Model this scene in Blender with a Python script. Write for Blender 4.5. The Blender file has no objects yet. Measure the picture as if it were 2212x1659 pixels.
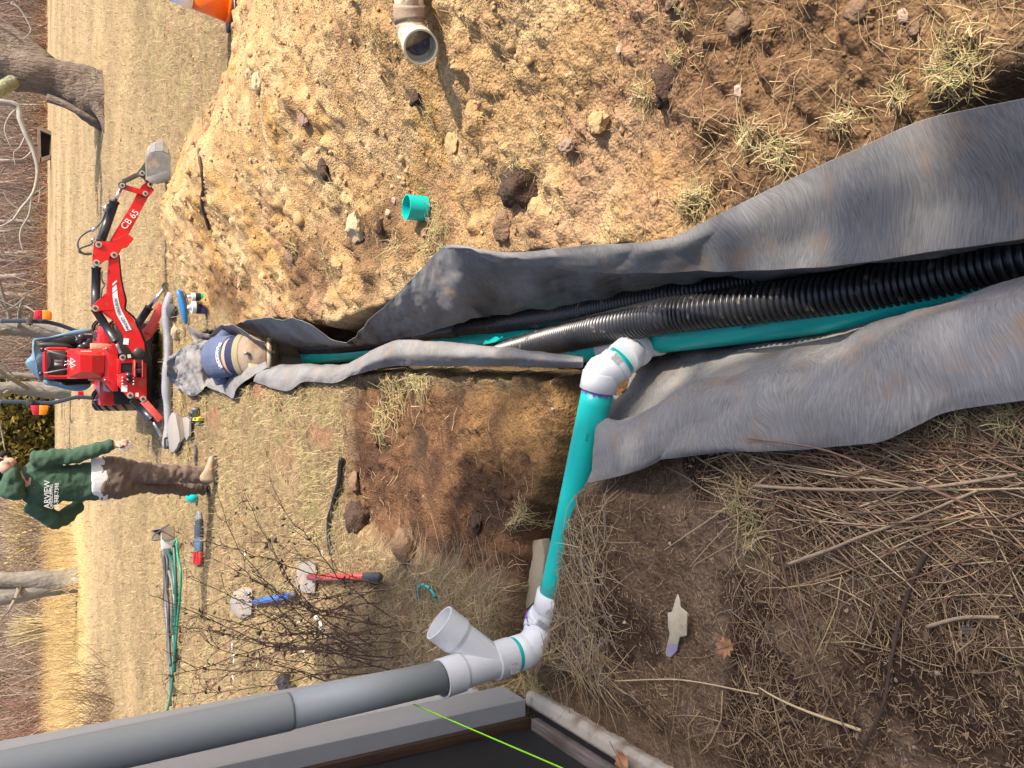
import bpy, bmesh, math, random
import numpy as np
from mathutils import Vector, Matrix, noise as mnoise
rad = math.radians
random.seed(7); RNG = np.random.default_rng(7)
S = bpy.context.scene; COL = S.collection

# ------------------------------------------------------------------ camera
PITCH = math.atan(1086/1850); CAMH = 1.65; FU = 1850.0
cp, sp = math.cos(PITCH), math.sin(PITCH)
cam = bpy.data.cameras.new('camera'); cam.lens = 36*FU/2212; cam.sensor_width = 36
cam.clip_start = 0.05; cam.clip_end = 600
camo = bpy.data.objects.new('camera', cam); COL.objects.link(camo)
fw = Vector((0, cp, -sp)); up = Vector((0, sp, cp)); rt = Vector((1, 0, 0))
# the photograph was taken with the phone turned: picture-left is world-up
camo.matrix_world = Matrix(((-up.x, rt.x, -fw.x, 0), (-up.y, rt.y, -fw.y, 0), (-up.z, rt.z, -fw.z, CAMH), (0, 0, 0, 1)))
S.camera = camo
# ------------------------------------------------------------------ light
SUN_EL = 49.0; SH = Vector((-0.93, 0.36, 0)).normalized()      # direction shadows fall on the ground
wd = bpy.data.worlds.new('World'); S.world = wd; wd.use_nodes = True
nt = wd.node_tree; bg = nt.nodes['Background']
sky = nt.nodes.new('ShaderNodeTexSky'); sky.sky_type = 'NISHITA'; sky.sun_disc = False
sky.sun_elevation = rad(SUN_EL)
tosun = -SH
sky.sun_rotation = math.atan2(tosun.x, tosun.y)
sky.air_density = 0.7; sky.dust_density = 3.5; sky.ozone_density = 1.0
nt.links.new(sky.outputs[0], bg.inputs[0]); bg.inputs[1].default_value = 0.135
sl = bpy.data.lights.new('sun', 'SUN'); sl.energy = 3.3; sl.angle = rad(0.6); sl.color = (1.0, 0.90, 0.77)
so = bpy.data.objects.new('sun', sl); COL.objects.link(so)
sdir = Vector((SH.x*math.cos(rad(SUN_EL)), SH.y*math.cos(rad(SUN_EL)), -math.sin(rad(SUN_EL))))
so.rotation_euler = sdir.to_track_quat('-Z', 'Y').to_euler(); so.location = (5, -3, 8)
S.view_settings.view_transform = 'Standard'; S.view_settings.look = 'None'
S.view_settings.exposure = 1.15; S.view_settings.gamma = 1.0
S.render.resolution_x = 1024; S.render.resolution_y = 768

# ------------------------------------------------------------------ pixel frame of the photo -> place
def ray(px, py):
    r = (829.5-py)/FU; u = (1106-px)/FU
    return (r, cp+u*sp, -sp+u*cp)
def W(px, py, z=0.0):
    a = ray(px, py); t = (z-CAMH)/a[2]
    return Vector((t*a[0], t*a[1], z))
def WY(px, py, Y):
    a = ray(px, py); t = Y/a[1]
    return Vector((t*a[0], Y, CAMH+t*a[2]))
CR = dict(A=(54.9, 630.9, .16535), B=(164.6, 466.3, .13227), C=(219.4, 274.3, .11574), D=(329.2, 603.5, .16535),
          E=(329.2, 822.9, .13227), F=(192, 932.6, .18188), G=(0, 960, .13227), H=(905.2, 1261.8, .19842),
          I=(1097.2, 493.7, .33069), J=(1645.8, 493.7, .3307), K=(493.7, 987.5, .40487), L=(1097.2, 1042.3, .37168),
          M=(1645.8, 987.5, .40469), O=(0, 0, .33069), Q=(493.7, 0, .36371), R=(493.7, 493.7, .33065),
          T=(1097.2, 0, .33069), U=(1645.8, 0, .3307), N=(0, 384, .16535), V=(0, 1152.1, .3459), X=(0, 932.6, .43793))
def c(k, x, y):
    a = CR[k]; return (a[0]+x*a[2], a[1]+y*a[2])

# ------------------------------------------------------------------ noise
def _h(ix, iy, s):
    n = (ix.astype(np.int64)*374761393 + iy.astype(np.int64)*668265263 + s*1442695041) & 0x7fffffff
    n = (n ^ (n >> 13))*1274126177 & 0x7fffffff
    return ((n ^ (n >> 16)) & 0xffffff)/16777215.0
def vnoise(x, y, s=0):
    ix = np.floor(x); iy = np.floor(y); fx = x-ix; fy = y-iy
    fx = fx*fx*(3-2*fx); fy = fy*fy*(3-2*fy)
    a = _h(ix, iy, s); b = _h(ix+1, iy, s); c_ = _h(ix, iy+1, s); d = _h(ix+1, iy+1, s)
    return (a*(1-fx)+b*fx)*(1-fy)+(c_*(1-fx)+d*fx)*fy*1.0
def fbm(x, y, s=0, o=4, g=.5):
    v = 0; a = 1; t = 0
    for i in range(o):
        v = v+a*vnoise(x*2**i+i*17.3, y*2**i-i*9.1, s+i); t += a; a *= g
    return v/t*2-1
def worley(x, y, s=0):
    ix = np.floor(x); iy = np.floor(y); m = np.full(x.shape, 9.0)
    for dx in (-1, 0, 1):
        for dy in (-1, 0, 1):
            cx = ix+dx; cy = iy+dy
            px = cx+_h(cx, cy, s); py = cy+_h(cx, cy, s+5); r = .6+.6*_h(cx, cy, s+9)
            m = np.minimum(m, np.hypot(px-x, py-y)/r)
    return m
def sstep(a, b, v):
    t = np.clip((v-a)/(b-a), 0, 1); return t*t*(3-2*t)
def polysd(poly, x, y):
    """signed distance, positive inside"""
    n = len(poly); ins = np.zeros(x.shape, bool); d = np.full(x.shape, 1e9)
    for i in range(n):
        ax, ay = poly[i][0], poly[i][1]; bx, by = poly[(i+1) % n][0], poly[(i+1) % n][1]
        ex, ey = bx-ax, by-ay; t = np.clip(((x-ax)*ex+(y-ay)*ey)/(ex*ex+ey*ey+1e-12), 0, 1)
        d = np.minimum(d, np.hypot(x-ax-t*ex, y-ay-t*ey))
        cnd = ((ay > y) != (by > y)) & (x < (bx-ax)*(y-ay)/((by-ay) if by != ay else 1e-9)+ax)
        ins ^= cnd
    return np.where(ins, d, -d)

# ------------------------------------------------------------------ materials
MATS = {}
def mat(name, col, rough=.6, col2=None, scale=8, bump=0, bscale=None, metal=0, detail=6, contrast=.5, spec=.5, mix2=None, aniso=None, coat=0, mode='OBJ', dist=0, bdist=.01):
    if name in MATS: return MATS[name]
    m = bpy.data.materials.new(name); m.use_nodes = True; n = m.node_tree; L = n.links.new
    b = n.nodes['Principled BSDF']; b.inputs['Roughness'].default_value = rough; b.inputs['Metallic'].default_value = metal
    b.inputs['Specular IOR Level'].default_value = spec
    if coat: b.inputs['Coat Weight'].default_value = coat; b.inputs['Coat Roughness'].default_value = .15
    b.inputs['Base Color'].default_value = (*col, 1)
    tc = n.nodes.new('ShaderNodeTexCoord'); out = tc.outputs['UV' if mode == 'UV' else 'Object']
    if aniso:
        mp = n.nodes.new('ShaderNodeMapping'); mp.inputs['Scale'].default_value = aniso; L(out, mp.inputs[0]); out = mp.outputs[0]
    if col2:
        nz = n.nodes.new('ShaderNodeTexNoise'); nz.inputs['Scale'].default_value = scale; nz.inputs['Detail'].default_value = detail
        nz.inputs['Distortion'].default_value = dist; nz.inputs['Roughness'].default_value = .62
        L(out, nz.inputs['Vector'])
        rp = n.nodes.new('ShaderNodeValToRGB'); h = .5-contrast*.45; rp.color_ramp.elements[0].position = h; rp.color_ramp.elements[1].position = 1-h
        rp.color_ramp.elements[0].color = (*col, 1); rp.color_ramp.elements[1].color = (*col2, 1)
        L(nz.outputs['Fac'], rp.inputs[0]); cout = rp.outputs[0]
        if mix2:
            nz2 = n.nodes.new('ShaderNodeTexNoise'); nz2.inputs['Scale'].default_value = mix2[1]; nz2.inputs['Detail'].default_value = 5
            L(tc.outputs['Object'], nz2.inputs['Vector'])
            r2 = n.nodes.new('ShaderNodeValToRGB'); r2.color_ramp.elements[0].position = mix2[2]; r2.color_ramp.elements[1].position = mix2[3]
            L(nz2.outputs['Fac'], r2.inputs[0])
            mx = n.nodes.new('ShaderNodeMix'); mx.data_type = 'RGBA'; L(r2.outputs[0], mx.inputs[0]); L(cout, mx.inputs[6]); mx.inputs[7].default_value = (*mix2[0], 1)
            cout = mx.outputs[2]
            if len(mix2) > 4:
                mr = n.nodes.new('ShaderNodeMapRange'); mr.inputs[3].default_value = rough; mr.inputs[4].default_value = mix2[4]
                L(r2.outputs[0], mr.inputs[0]); L(mr.outputs[0], b.inputs['Roughness'])
        L(cout, b.inputs['Base Color'])
    if bump:
        nb = n.nodes.new('ShaderNodeTexNoise'); nb.inputs['Scale'].default_value = bscale or scale*3; nb.inputs['Detail'].default_value = 7
        nb.inputs['Distortion'].default_value = dist
        L(out, nb.inputs['Vector']); bp = n.nodes.new('ShaderNodeBump'); bp.inputs['Strength'].default_value = bump; bp.inputs['Distance'].default_value = bdist
        L(nb.outputs['Fac'], bp.inputs['Height']); L(bp.outputs[0], b.inputs['Normal'])
    MATS[name] = m; return m
def vmat(name, rough=.9, bump=.6, bscale=120, nscale=30, lo=.62, hi=1.35, spec=.2, bdist=.01, voron=0, attr='Col'):
    """base colour from the object's own colour attribute, broken up with fine noise"""
    m = bpy.data.materials.new(name); m.use_nodes = True; n = m.node_tree; L = n.links.new
    b = n.nodes['Principled BSDF']; b.inputs['Roughness'].default_value = rough; b.inputs['Specular IOR Level'].default_value = spec
    at = n.nodes.new('ShaderNodeVertexColor'); at.layer_name = attr
    tc = n.nodes.new('ShaderNodeTexCoord')
    nz = n.nodes.new('ShaderNodeTexNoise'); nz.inputs['Scale'].default_value = nscale; nz.inputs['Detail'].default_value = 9; nz.inputs['Roughness'].default_value = .7
    L(tc.outputs['Object'], nz.inputs['Vector'])
    mr = n.nodes.new('ShaderNodeMapRange'); mr.inputs[1].default_value = .3; mr.inputs[2].default_value = .7; mr.inputs[3].default_value = lo; mr.inputs[4].default_value = hi
    L(nz.outputs['Fac'], mr.inputs[0])
    mx = n.nodes.new('ShaderNodeMix'); mx.data_type = 'RGBA'; mx.blend_type = 'MULTIPLY'; mx.inputs[0].default_value = 1
    L(at.outputs[0], mx.inputs[6]); L(mr.outputs[0], mx.inputs[7]); L(mx.outputs[2], b.inputs['Base Color'])
    if bump:
        nb = n.nodes.new('ShaderNodeTexNoise'); nb.inputs['Scale'].default_value = bscale; nb.inputs['Detail'].default_value = 8; nb.inputs['Roughness'].default_value = .65
        L(tc.outputs['Object'], nb.inputs['Vector']); h = nb.outputs['Fac']
        if voron:
            vo = n.nodes.new('ShaderNodeTexVoronoi'); vo.inputs['Scale'].default_value = voron; L(tc.outputs['Object'], vo.inputs['Vector'])
            ma = n.nodes.new('ShaderNodeMath'); ma.operation = 'SUBTRACT'; L(h, ma.inputs[0]); L(vo.outputs['Distance'], ma.inputs[1]); h = ma.outputs[0]
        bp = n.nodes.new('ShaderNodeBump'); bp.inputs['Strength'].default_value = bump; bp.inputs['Distance'].default_value = bdist
        L(h, bp.inputs['Height']); L(bp.outputs[0], b.inputs['Normal'])
    MATS[name] = m; return m

# ------------------------------------------------------------------ object helpers
def tag(o, label=None, cat=None, group=None, kind=None):
    if label: o['label'] = label
    if cat: o['category'] = cat
    if group: o['group'] = group
    if kind: o['kind'] = kind
    return o
def thing(name, loc, label, cat, group=None):
    o = bpy.data.objects.new(name, None); o.location = loc; o.empty_display_size = .1; COL.objects.link(o)
    return tag(o, label, cat, group)
def link_np(name, V, F, material, parent=None, smooth=True, cols=None, uv=None, origin=None, fs=None):
    """V (n,3), F (m,k) arrays or list of faces"""
    V = np.asarray(V, dtype=np.float32).reshape(-1, 3).copy()
    if parent is not None:
        p = parent.location
        if parent.parent: p = p+parent.parent.location
        off = np.array(p, dtype=np.float32)
    elif origin is not None: off = np.array(origin, dtype=np.float32)
    else: off = np.array([(V[:, 0].min()+V[:, 0].max())/2, (V[:, 1].min()+V[:, 1].max())/2, V[:, 2].min()], dtype=np.float32)
    V -= off
    me = bpy.data.meshes.new(name)
    if isinstance(F, np.ndarray):
        k = F.shape[1]; me.vertices.add(len(V)); me.vertices.foreach_set('co', V.ravel())
        me.loops.add(F.size); me.loops.foreach_set('vertex_index', F.ravel().astype(np.int32))
        me.polygons.add(len(F)); me.polygons.foreach_set('loop_start', np.arange(0, F.size, k, dtype=np.int32))
        me.polygons.foreach_set('loop_total', np.full(len(F), k, dtype=np.int32)); me.update(calc_edges=True)
    else:
        me.from_pydata([tuple(v) for v in V], [], F); me.update()
    if smooth: me.polygons.foreach_set('use_smooth', [True]*len(me.polygons))
    if cols is not None:
        a = me.color_attributes.new('Col', 'FLOAT_COLOR', 'POINT'); cc = np.ones((len(V), 4), np.float32); cc[:, :3] = cols
        a.data.foreach_set('color', cc.ravel())
    if uv is not None:
        u = me.uv_layers.new(name='UVMap'); li = np.zeros(len(me.loops), np.int32); me.loops.foreach_get('vertex_index', li)
        u.data.foreach_set('uv', np.asarray(uv, np.float32)[li].ravel())
    mats = material if isinstance(material, list) else [material]
    for mm in mats: me.materials.append(mm)
    o = bpy.data.objects.new(name, me); COL.objects.link(o)
    if parent is not None: o.parent = parent; o.location = (0, 0, 0)
    else: o.location = off.tolist()
    return o
class MB:
    def __init__(s): s.v = []; s.f = []
    def add(s, V, F):
        n = len(s.v); s.v += [tuple(a) for a in V]; s.f += [tuple(i+n for i in f) for f in F]; return s
    def box(s, a, b):
        x0, y0, z0 = a; x1, y1, z1 = b
        V = [(x0, y0, z0), (x1, y0, z0), (x1, y1, z0), (x0, y1, z0), (x0, y0, z1), (x1, y0, z1), (x1, y1, z1), (x0, y1, z1)]
        return s.add(V, [(0, 3, 2, 1), (4, 5, 6, 7), (0, 1, 5, 4), (1, 2, 6, 5), (2, 3, 7, 6), (3, 0, 4, 7)])
    def hexa(s, V): return s.add(V, [(0, 3, 2, 1), (4, 5, 6, 7), (0, 1, 5, 4), (1, 2, 6, 5), (2, 3, 7, 6), (3, 0, 4, 7)])
    def prism(s, pts, d):
        """pts: list of Vectors (planar-ish outline), d: extrusion Vector"""
        n = len(pts); V = [Vector(p) for p in pts]+[Vector(p)+Vector(d) for p in pts]
        return s.add(V, [tuple(range(n))[::-1], tuple(range(n, 2*n))]+[(i, (i+1) % n, n+(i+1) % n, n+i) for i in range(n)])
    def tube(s, path, r, seg=12, cap=True, flat=1.0):
        path = [Vector(p) for p in path]; n = len(path); rs = r if isinstance(r, (list, tuple, np.ndarray)) else [r]*n
        t0 = (path[1]-path[0]).normalized(); u = t0.orthogonal().normalized(); V = []
        for i, p in enumerate(path):
            t = (path[min(i+1, n-1)]-path[max(i-1, 0)]).normalized()
            u = (u-t*u.dot(t)); u = u.normalized() if u.length > 1e-6 else t.orthogonal().normalized(); w = t.cross(u)
            for k in range(seg):
                a = 2*math.pi*k/seg; V.append(p+(u*math.cos(a)+w*math.sin(a)*flat)*rs[i])
        F = [(i*seg+k, i*seg+(k+1) % seg, (i+1)*seg+(k+1) % seg, (i+1)*seg+k) for i in range(n-1) for k in range(seg)]
        if cap: F += [tuple(range(seg))[::-1], tuple((n-1)*seg+k for k in range(seg))]
        return s.add(V, F)
    def ell(s, c_, r, nu=12, nv=8, rot=None):
        V = []; R = rot or Matrix.Identity(3); c_ = Vector(c_)
        for j in range(nv+1):
            th = math.pi*j/nv
            for i in range(nu):
                ph = 2*math.pi*i/nu
                V.append(c_+R@Vector((r[0]*math.sin(th)*math.cos(ph), r[1]*math.sin(th)*math.sin(ph), r[2]*math.cos(th))))
        return s.add(V, [(j*nu+i, (j+1)*nu+i, (j+1)*nu+(i+1) % nu, j*nu+(i+1) % nu) for j in range(nv) for i in range(nu)])
    def puff(s, pts, d, rings=5, back=.5, jit=0):
        """closed outline bulged towards d (Vector) and a little backwards: a soft thing with an outline"""
        pts = [Vector(p) for p in pts]; n = len(pts); cen = sum(pts, Vector())/n; V = []; d = Vector(d)
        for sg, am in ((1, 1), (-1, -back)):
            for j in range(rings+1):
                t = j/rings; k = math.cos(t*math.pi/2); h = math.sin(t*math.pi/2)
                for p in pts:
                    q = cen+(p-cen)*(k if j < rings else .02)
                    q = q+d*h*am
                    if jit: q += Vector((random.uniform(-jit, jit), random.uniform(-jit, jit), random.uniform(-jit, jit)))*(1 if j else 0)
                    V.append(q)
        m = (rings+1)*n; F = []
        for b_, o_ in ((0, 0), (1, m)):
            for j in range(rings):
                for i in range(n):
                    q = (o_+j*n+i, o_+j*n+(i+1) % n, o_+(j+1)*n+(i+1) % n, o_+(j+1)*n+i); F.append(q if not b_ else q[::-1])
            top = tuple(o_+rings*n+i for i in range(n)); F.append(top if not b_ else top[::-1])
        for i in range(n): F.append((i, m+i, m+(i+1) % n, (i+1) % n))
        return s.add(V, F)
    def build(s, name, material, parent=None, smooth=False, bevel=0, sub=0, origin=None, kind=None, weld=False):
        o = link_np(name, np.array([tuple(v) for v in s.v]), s.f, material, parent, smooth, origin=origin)
        bm = bmesh.new(); bm.from_mesh(o.data)
        if weld: bmesh.ops.remove_doubles(bm, verts=bm.verts, dist=1e-5)
        bmesh.ops.recalc_face_normals(bm, faces=bm.faces); bm.to_mesh(o.data); bm.free()
        if bevel:
            md = o.modifiers.new('bevel', 'BEVEL'); md.width = bevel; md.segments = 2; md.limit_method = 'ANGLE'
            for p in o.data.polygons: p.use_smooth = True
        if sub: md = o.modifiers.new('sub', 'SUBSURF'); md.levels = sub; md.render_levels = sub
        if kind: o['kind'] = kind
        return o
def cr(pts, n):
    """Catmull-Rom through pts, n samples evenly along the chord"""
    P_ = np.array([tuple(p) for p in pts], float); d = np.r_[0, np.cumsum(np.linalg.norm(np.diff(P_, axis=0), axis=1))]
    t = np.linspace(0, d[-1], n); i = np.clip(np.searchsorted(d, t, 'right')-1, 0, len(P_)-2)
    u = ((t-d[i])/(d[i+1]-d[i]+1e-12))[:, None]
    p1 = P_[i]; p2 = P_[i+1]; p0 = P_[np.maximum(i-1, 0)]; p3 = P_[np.minimum(i+2, len(P_)-1)]
    m1 = (p2-p0)/2; m2 = (p3-p1)/2; h = u*u*(3-2*u)
    return (2*u**3-3*u**2+1)*p1+(u**3-2*u**2+u)*m1+(-2*u**3+3*u**2)*p2+(u**3-u**2)*m2
def Wp(l): return [W(*p) for p in l]
def text_mesh(txt, origin, xdir, ydir, size, material, parent, name='lettering', depth=.002, align='CENTER', shear=0):
    cu = bpy.data.curves.new('t', 'FONT'); cu.body = txt; cu.size = 1; cu.align_x = align; cu.align_y = 'CENTER'; cu.extrude = .01; cu.shear = shear
    ob = bpy.data.objects.new('t', cu); COL.objects.link(ob); bpy.context.view_layer.update()
    me = bpy.data.meshes.new_from_object(ob); bpy.data.objects.remove(ob)
    x = Vector(xdir).normalized(); y = Vector(ydir).normalized(); z = x.cross(y)
    off = Vector(parent.location)
    if parent.parent: off = off+Vector(parent.parent.location)
    for v in me.vertices:
        q = v.co; v.co = Vector(origin)+x*q.x*size+y*q.y*size+z*(q.z/.01*depth)-off
    me.materials.append(material); o = bpy.data.objects.new(name, me); o.parent = parent; COL.objects.link(o); return o


# ------------------------------------------------------------------ terrain
def poly(l, z=0): return [tuple(W(a, b, z))[:2] for a, b in l]
MOUND = [(.62, .2), (.60, 1.0), (.62, 1.9), (.66, 2.6), (.70, 3.6), (.62, 5.0), (.62, 6.4), (.62, 8.0), (.75, 9.3), (1.25, 10.5), (2.0, 10.7), (2.65, 10.2),
         (2.65, 9.0), (2.75, 7.8), (3.05, 6.6), (3.4, 5.5), (3.7, 4), (3.8, 1.5), (3.8, -.8), (.8, -.8)]
DITCH = poly([(1262, 790), (1300, 930), (1262, 1045), (1232, 1130), (1222, 1200), (1205, 1300), (1180, 1430), (1120, 1490), (1085, 1470), (1100, 1330), (1120, 1180), (1165, 1050), (1200, 900), (1200, 790)], -.02)
DUG = poly([(770, 805), (745, 880), (742, 1000), (735, 1110), (775, 1150), (800, 1190), (900, 1230), (1000, 1260), (1090, 1290), (1140, 1300), (1200, 1250), (1240, 1100), (1290, 930), (1262, 800), (1000, 798)])
SLOT = poly([(990, 1330), (1090, 1300), (1200, 1290), (1190, 1500), (1120, 1500), (1090, 1470), (1075, 1440)])
TRR = [.60, .60, .58, .50, .44, .39, .44, .52, .42, .35, .44, .5, .5]
def tr_l(y): return np.interp(y, [-1, .9, 1.3, 1.65, 2.0, 2.25, 2.42, 4, 6, 8, 9], [.0, .0, .0, -.04, -.13, -.14, .02, .07, .03, 0, 0])
def tr_r(y): return np.interp(y, [-1, .6, .85, 1.1, 1.4, 1.8, 2.5, 3.1, 3.9, 4.9, 6, 8, 9], TRR)
def fields(x, y):
    jx = x+.03*fbm(x*9, y*9, 3, 3); jy = y+.03*fbm(x*9, y*9, 8, 3)
    m = polysd(MOUND, x+.12*fbm(x*2.5, y*2.5, 11, 3), y+.12*fbm(x*2.5, y*2.5, 12, 3))
    dt = polysd(DITCH, jx, jy); dg = polysd(DUG, jx, jy)
    tr = np.minimum(jx-tr_l(y), tr_r(y)-jx); tr = np.minimum(tr, 9.0-y)
    return m, dt, dg, tr
def height(x, y, fine=True):
    m, dt, dg, tr = fields(x, y)
    z = .02*fbm(x*.5, y*.5, 1, 3)*sstep(3, 8, y)
    z = z+.006*fbm(x*5, y*5, 21, 3)
    z = z-.25*sstep(25, 60, y)*0
    mm = sstep(0, 1.25, m); fall = sstep(-.15, .25, m)
    z = z+mm*(.30+.09*fbm(x*1.1, y*1.1, 31, 3))*np.where(y > 0, 1, 1)+fall*.03
    soil = sstep(-.04, .1, np.maximum(m, np.minimum(x-tr_r(y), 7.6-y)))
    # left dug patch, ditch, trench
    dgw = sstep(-.03, .10, dg)
    z = z-dgw*(.05+.03*fbm(x*3, y*3, 41, 3))
    near_bank = sstep(2.9, 1.6, y)*sstep(.15, -.2, x)*sstep(-1.3, -.9, x)
    z = z-near_bank*.012-.05*sstep(1.75, 1.95, y)*sstep(2.5, 2.3, y)*sstep(-.38, -.28, x)*sstep(.1, 0, x)
    z = z-sstep(-.01, .035, dt)*.17
    lip = np.exp(-((dt+.05)/.045)**2)*sstep(2.75, 2.45, y)*sstep(.05, -.1, x)*sstep(-1.15, -1, x)
    z = z+lip*(.012+.022*fbm(x*14, y*14, 51, 3))
    tw = sstep(-.02, .06, tr); z = z*(1-tw)+tw*(-.52+.03*fbm(x*4, y*4, 61, 3))
    sill = sstep(-.95, -1.06, x)*sstep(2.95, 2.75, y); z = z*(1-sill)-.035*sill
    rough = (1-sill)*np.clip(soil+1.0*dgw+.5*sstep(.1, -.1, x)*sstep(2.9, 2.2, y)+.3*tw, 0, 1)
    wall = np.clip(tw*(1-tw)*4, 0, 1)
    if fine:
        wob = .5+.5*fbm(x*2, y*2, 77, 2)
        b1 = sstep(0, .5, .5-worley(x*4.6+.3*fbm(x*6,y*6,80,2), y*4.6, 2))*.060*sstep(.40, .75, wob)
        b2 = sstep(0, .5, .5-worley(x*8+.4*fbm(x*14,y*14,81,2), y*8+.4*fbm(x*14,y*14,82,2), 3))*.034*sstep(.3,.7,.5+.5*fbm(x*3.5,y*3.5,83,2))
        b3 = np.maximum(0, .62-worley(x*27, y*27, 4))*.025*sstep(.2,.55,.5+.5*fbm(x*6,y*6,84,2))
        b4 = np.maximum(0, .6-worley(x*62, y*62, 5))*.009
        z = z+rough*(b1*soil+b2+b3+b4+.034*fbm(x*4, y*4, 71, 6, .55))
        z = z+(1-rough)*.010*fbm(x*28, y*28, 72, 3)
        z = z+wall*.02*fbm(x*12, y*12, 73, 4)
    return z
def ground_cols(x, y, z):
    m, dt, dg, tr = fields(x, y)
    n1 = fbm(x*1.3, y*1.3, 101, 4); n2 = fbm(x*5, y*5, 102, 4); n3 = fbm(x*18, y*18, 103, 3); n4 = fbm(x*45, y*45, 104, 2)
    C = np.zeros((len(x), 3))
    lawn = np.array([.285, .198, .108]); lawn2 = np.array([.225, .18, .088]); far = np.array([.365, .265, .145]); yel = np.array([.52, .38, .17])
    g = sstep(-.2, .5, n2+.4*n3)[:, None]; C[:] = lawn*(1-g)+lawn2*g
    C = C*(1+.30*n2+.28*n3+.2*n4)[:, None]; ff = sstep(9, 22, y)[:, None]; C = C*(1-ff)+far*ff*(1+.12*n3[:, None]+.1*n2[:, None])
    st = (.5+.5*np.sin(y*1.15+fbm(x*.15, y*.15, 120, 2)*2))*sstep(13, 20, y); C *= (1-.14*st)[:, None]
    C *= (1+.26*fbm(x*.35, y*.6, 121, 4)+.22*fbm(x*2.2, y*1.6, 122, 4))[:, None]
    yl = (sstep(-1.5, -3.5, x+.03*y)*sstep(20, 26, y))[:, None]; C = C*(1-yl)+yel*yl
    tan = np.array([.40, .252, .118]); tan2 = np.array([.50, .345, .175]); ora = np.array([.42, .24, .075]); brn = np.array([.155, .086, .045]); drk = np.array([.07, .042, .027]); ros = np.array([.31, .18, .115])
    a = sstep(-.3, .4, n2)[:, None]; so = tan*(1-a)+tan2*a
    o = (sstep(.15, .45, fbm(x*2.1, y*2.1, 131, 3))*.65)[:, None]; so = so*(1-o)+ora*o
    r_ = (sstep(.3, .5, fbm(x*1.7+5, y*2.6, 132, 3))*.6)[:, None]; so = so*(1-r_)+ros*r_
    # brown damp patches: towards the trench and near the camera
    damp = sstep(.0, .5, n1+.4*n2+.75*sstep(1.15, .55, x)*sstep(.3, 1.0, x)+.38*sstep(2.2, .8, y)-.25)[:, None]*.85
    so = so*(1-damp)+brn*damp
    sm = sstep(-.06, .1, np.maximum(m, np.minimum(x-tr_r(y)+.02, 7.6-y))+.05*n3)[:, None]; C = C*(1-sm)+so*sm
    # near left ground: brown/grey litter soil
    ng = (sstep(.2, 0, x)*sstep(3.05, 2.55, y+.12*n2+.35*sstep(-.5, -1.1, x)*0))[:, None]
    lit = np.array([.155, .100, .060]); lit2 = np.array([.235, .160, .104]); b = sstep(.0, .5, n1+.3*n2)[:, None]; li = lit*(1-b)+lit2*b
    dk = sstep(.1, .5, n2+.3*n1)[:, None]; li = li*(1-dk)+drk*dk
    C = C*(1-ng)+li*ng
    rp = (sstep(0, .12, dg+.05*n3))[:, None]; bb = sstep(-.35, .25, n2)[:, None]
    red = np.array([.085, .045, .027])*(1-bb)+np.array([.165, .088, .045])*bb
    oz = (sstep(-.55, -.1, x)*sstep(3.6, 2.6, y))[:, None]; red = red*(1-oz*.8)+np.array([.33, .19, .075])*oz*.8
    dz = sstep(.15, .5, fbm(x*4, y*4, 140, 3)-.6*oz[:, 0])[:, None]; red = red*(1-dz)+drk*dz
    C = C*(1-rp)+red*rp
    # bare red streaks in the lawn at the left of the trench
    bs = (sstep(.18, .42, fbm(x*3.2, y*1.2, 150, 3))*sstep(-.75, -.2, x)*sstep(.3, .1, x)*sstep(4.3, 5, y)*sstep(9.3, 8, y))[:, None]
    C = C*(1-bs)+np.array([.27, .15, .085])*bs
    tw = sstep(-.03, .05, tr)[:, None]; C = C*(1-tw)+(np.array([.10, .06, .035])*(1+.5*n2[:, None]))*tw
    rb = (sstep(.12, .02, -tr)*sstep(.4, .5, x)*sstep(2, 1.2, y))[:, None]; C = C*(1-rb)+np.array([.10, .062, .036])*rb
    hill = (sstep(54, 60, y))[:, None]; C = C*(1-hill)+np.array([.165, .115, .075])*(1+.5*fbm(x*.9, y*.9, 160, 4)[:, None])*hill
    return np.clip(C*(1+.16*n3+.1*n4)[:, None], .01, .9)
ys = [-1.2]
while ys[-1] < 220:
    y_ = ys[-1]; ys.append(y_+(.0075+.0028*max(0, y_-1.2)+(.02 if y_ > 12 else 0)+(.5 if y_ > 60 else 0)+(.05 if y_ < .2 else 0)))
ys = np.array(ys); nc = 760
sx = np.linspace(-1, 1, nc); sx = .45*sx+.55*sx**3
wid = 5.5+.95*np.maximum(ys, 0)
X = sx[None, :]*wid[:, None]; X = np.where(np.abs(sx)[None, :]*1.0 > .999, X, X)+.0
Y = np.repeat(ys[:, None], nc, 1)
xf = X.ravel()+.25*sstep(6, 2, Y.ravel()); yf = Y.ravel()
Z = height(xf, yf)
Z = Z+sstep(58, 110, yf)*(7+2*fbm(xf*.03, yf*.03, 9, 2))
idx = np.arange(len(ys)*nc).reshape(len(ys), nc)
F = np.stack([idx[:-1, :-1], idx[:-1, 1:], idx[1:, 1:], idx[1:, :-1]], -1).reshape(-1, 4)
gm = vmat('soil_and_lawn', rough=.95, bump=.9, bscale=150, nscale=55, lo=.6, hi=1.42, spec=.12, bdist=.008, voron=90)
go = link_np('ground', np.stack([xf, yf, Z], 1), F, gm, smooth=True, cols=ground_cols(xf, yf, Z), origin=(0, 0, 0)); tag(go, kind='structure', label='dry lawn, spoil heap and open trench behind the house')
print('ground', len(xf))
def gz(x, y):
    return float(height(np.array([x], float), np.array([y], float))[0])
def G(px, py, dz=0.0):
    """point of the ground seen at this place of the photo"""
    z = 0.0
    for _ in range(12):
        p = W(px, py, z); z = z*.4+.6*gz(p.x, p.y)
    p = W(px, py, z); return Vector((p.x, p.y, z+dz))

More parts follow.
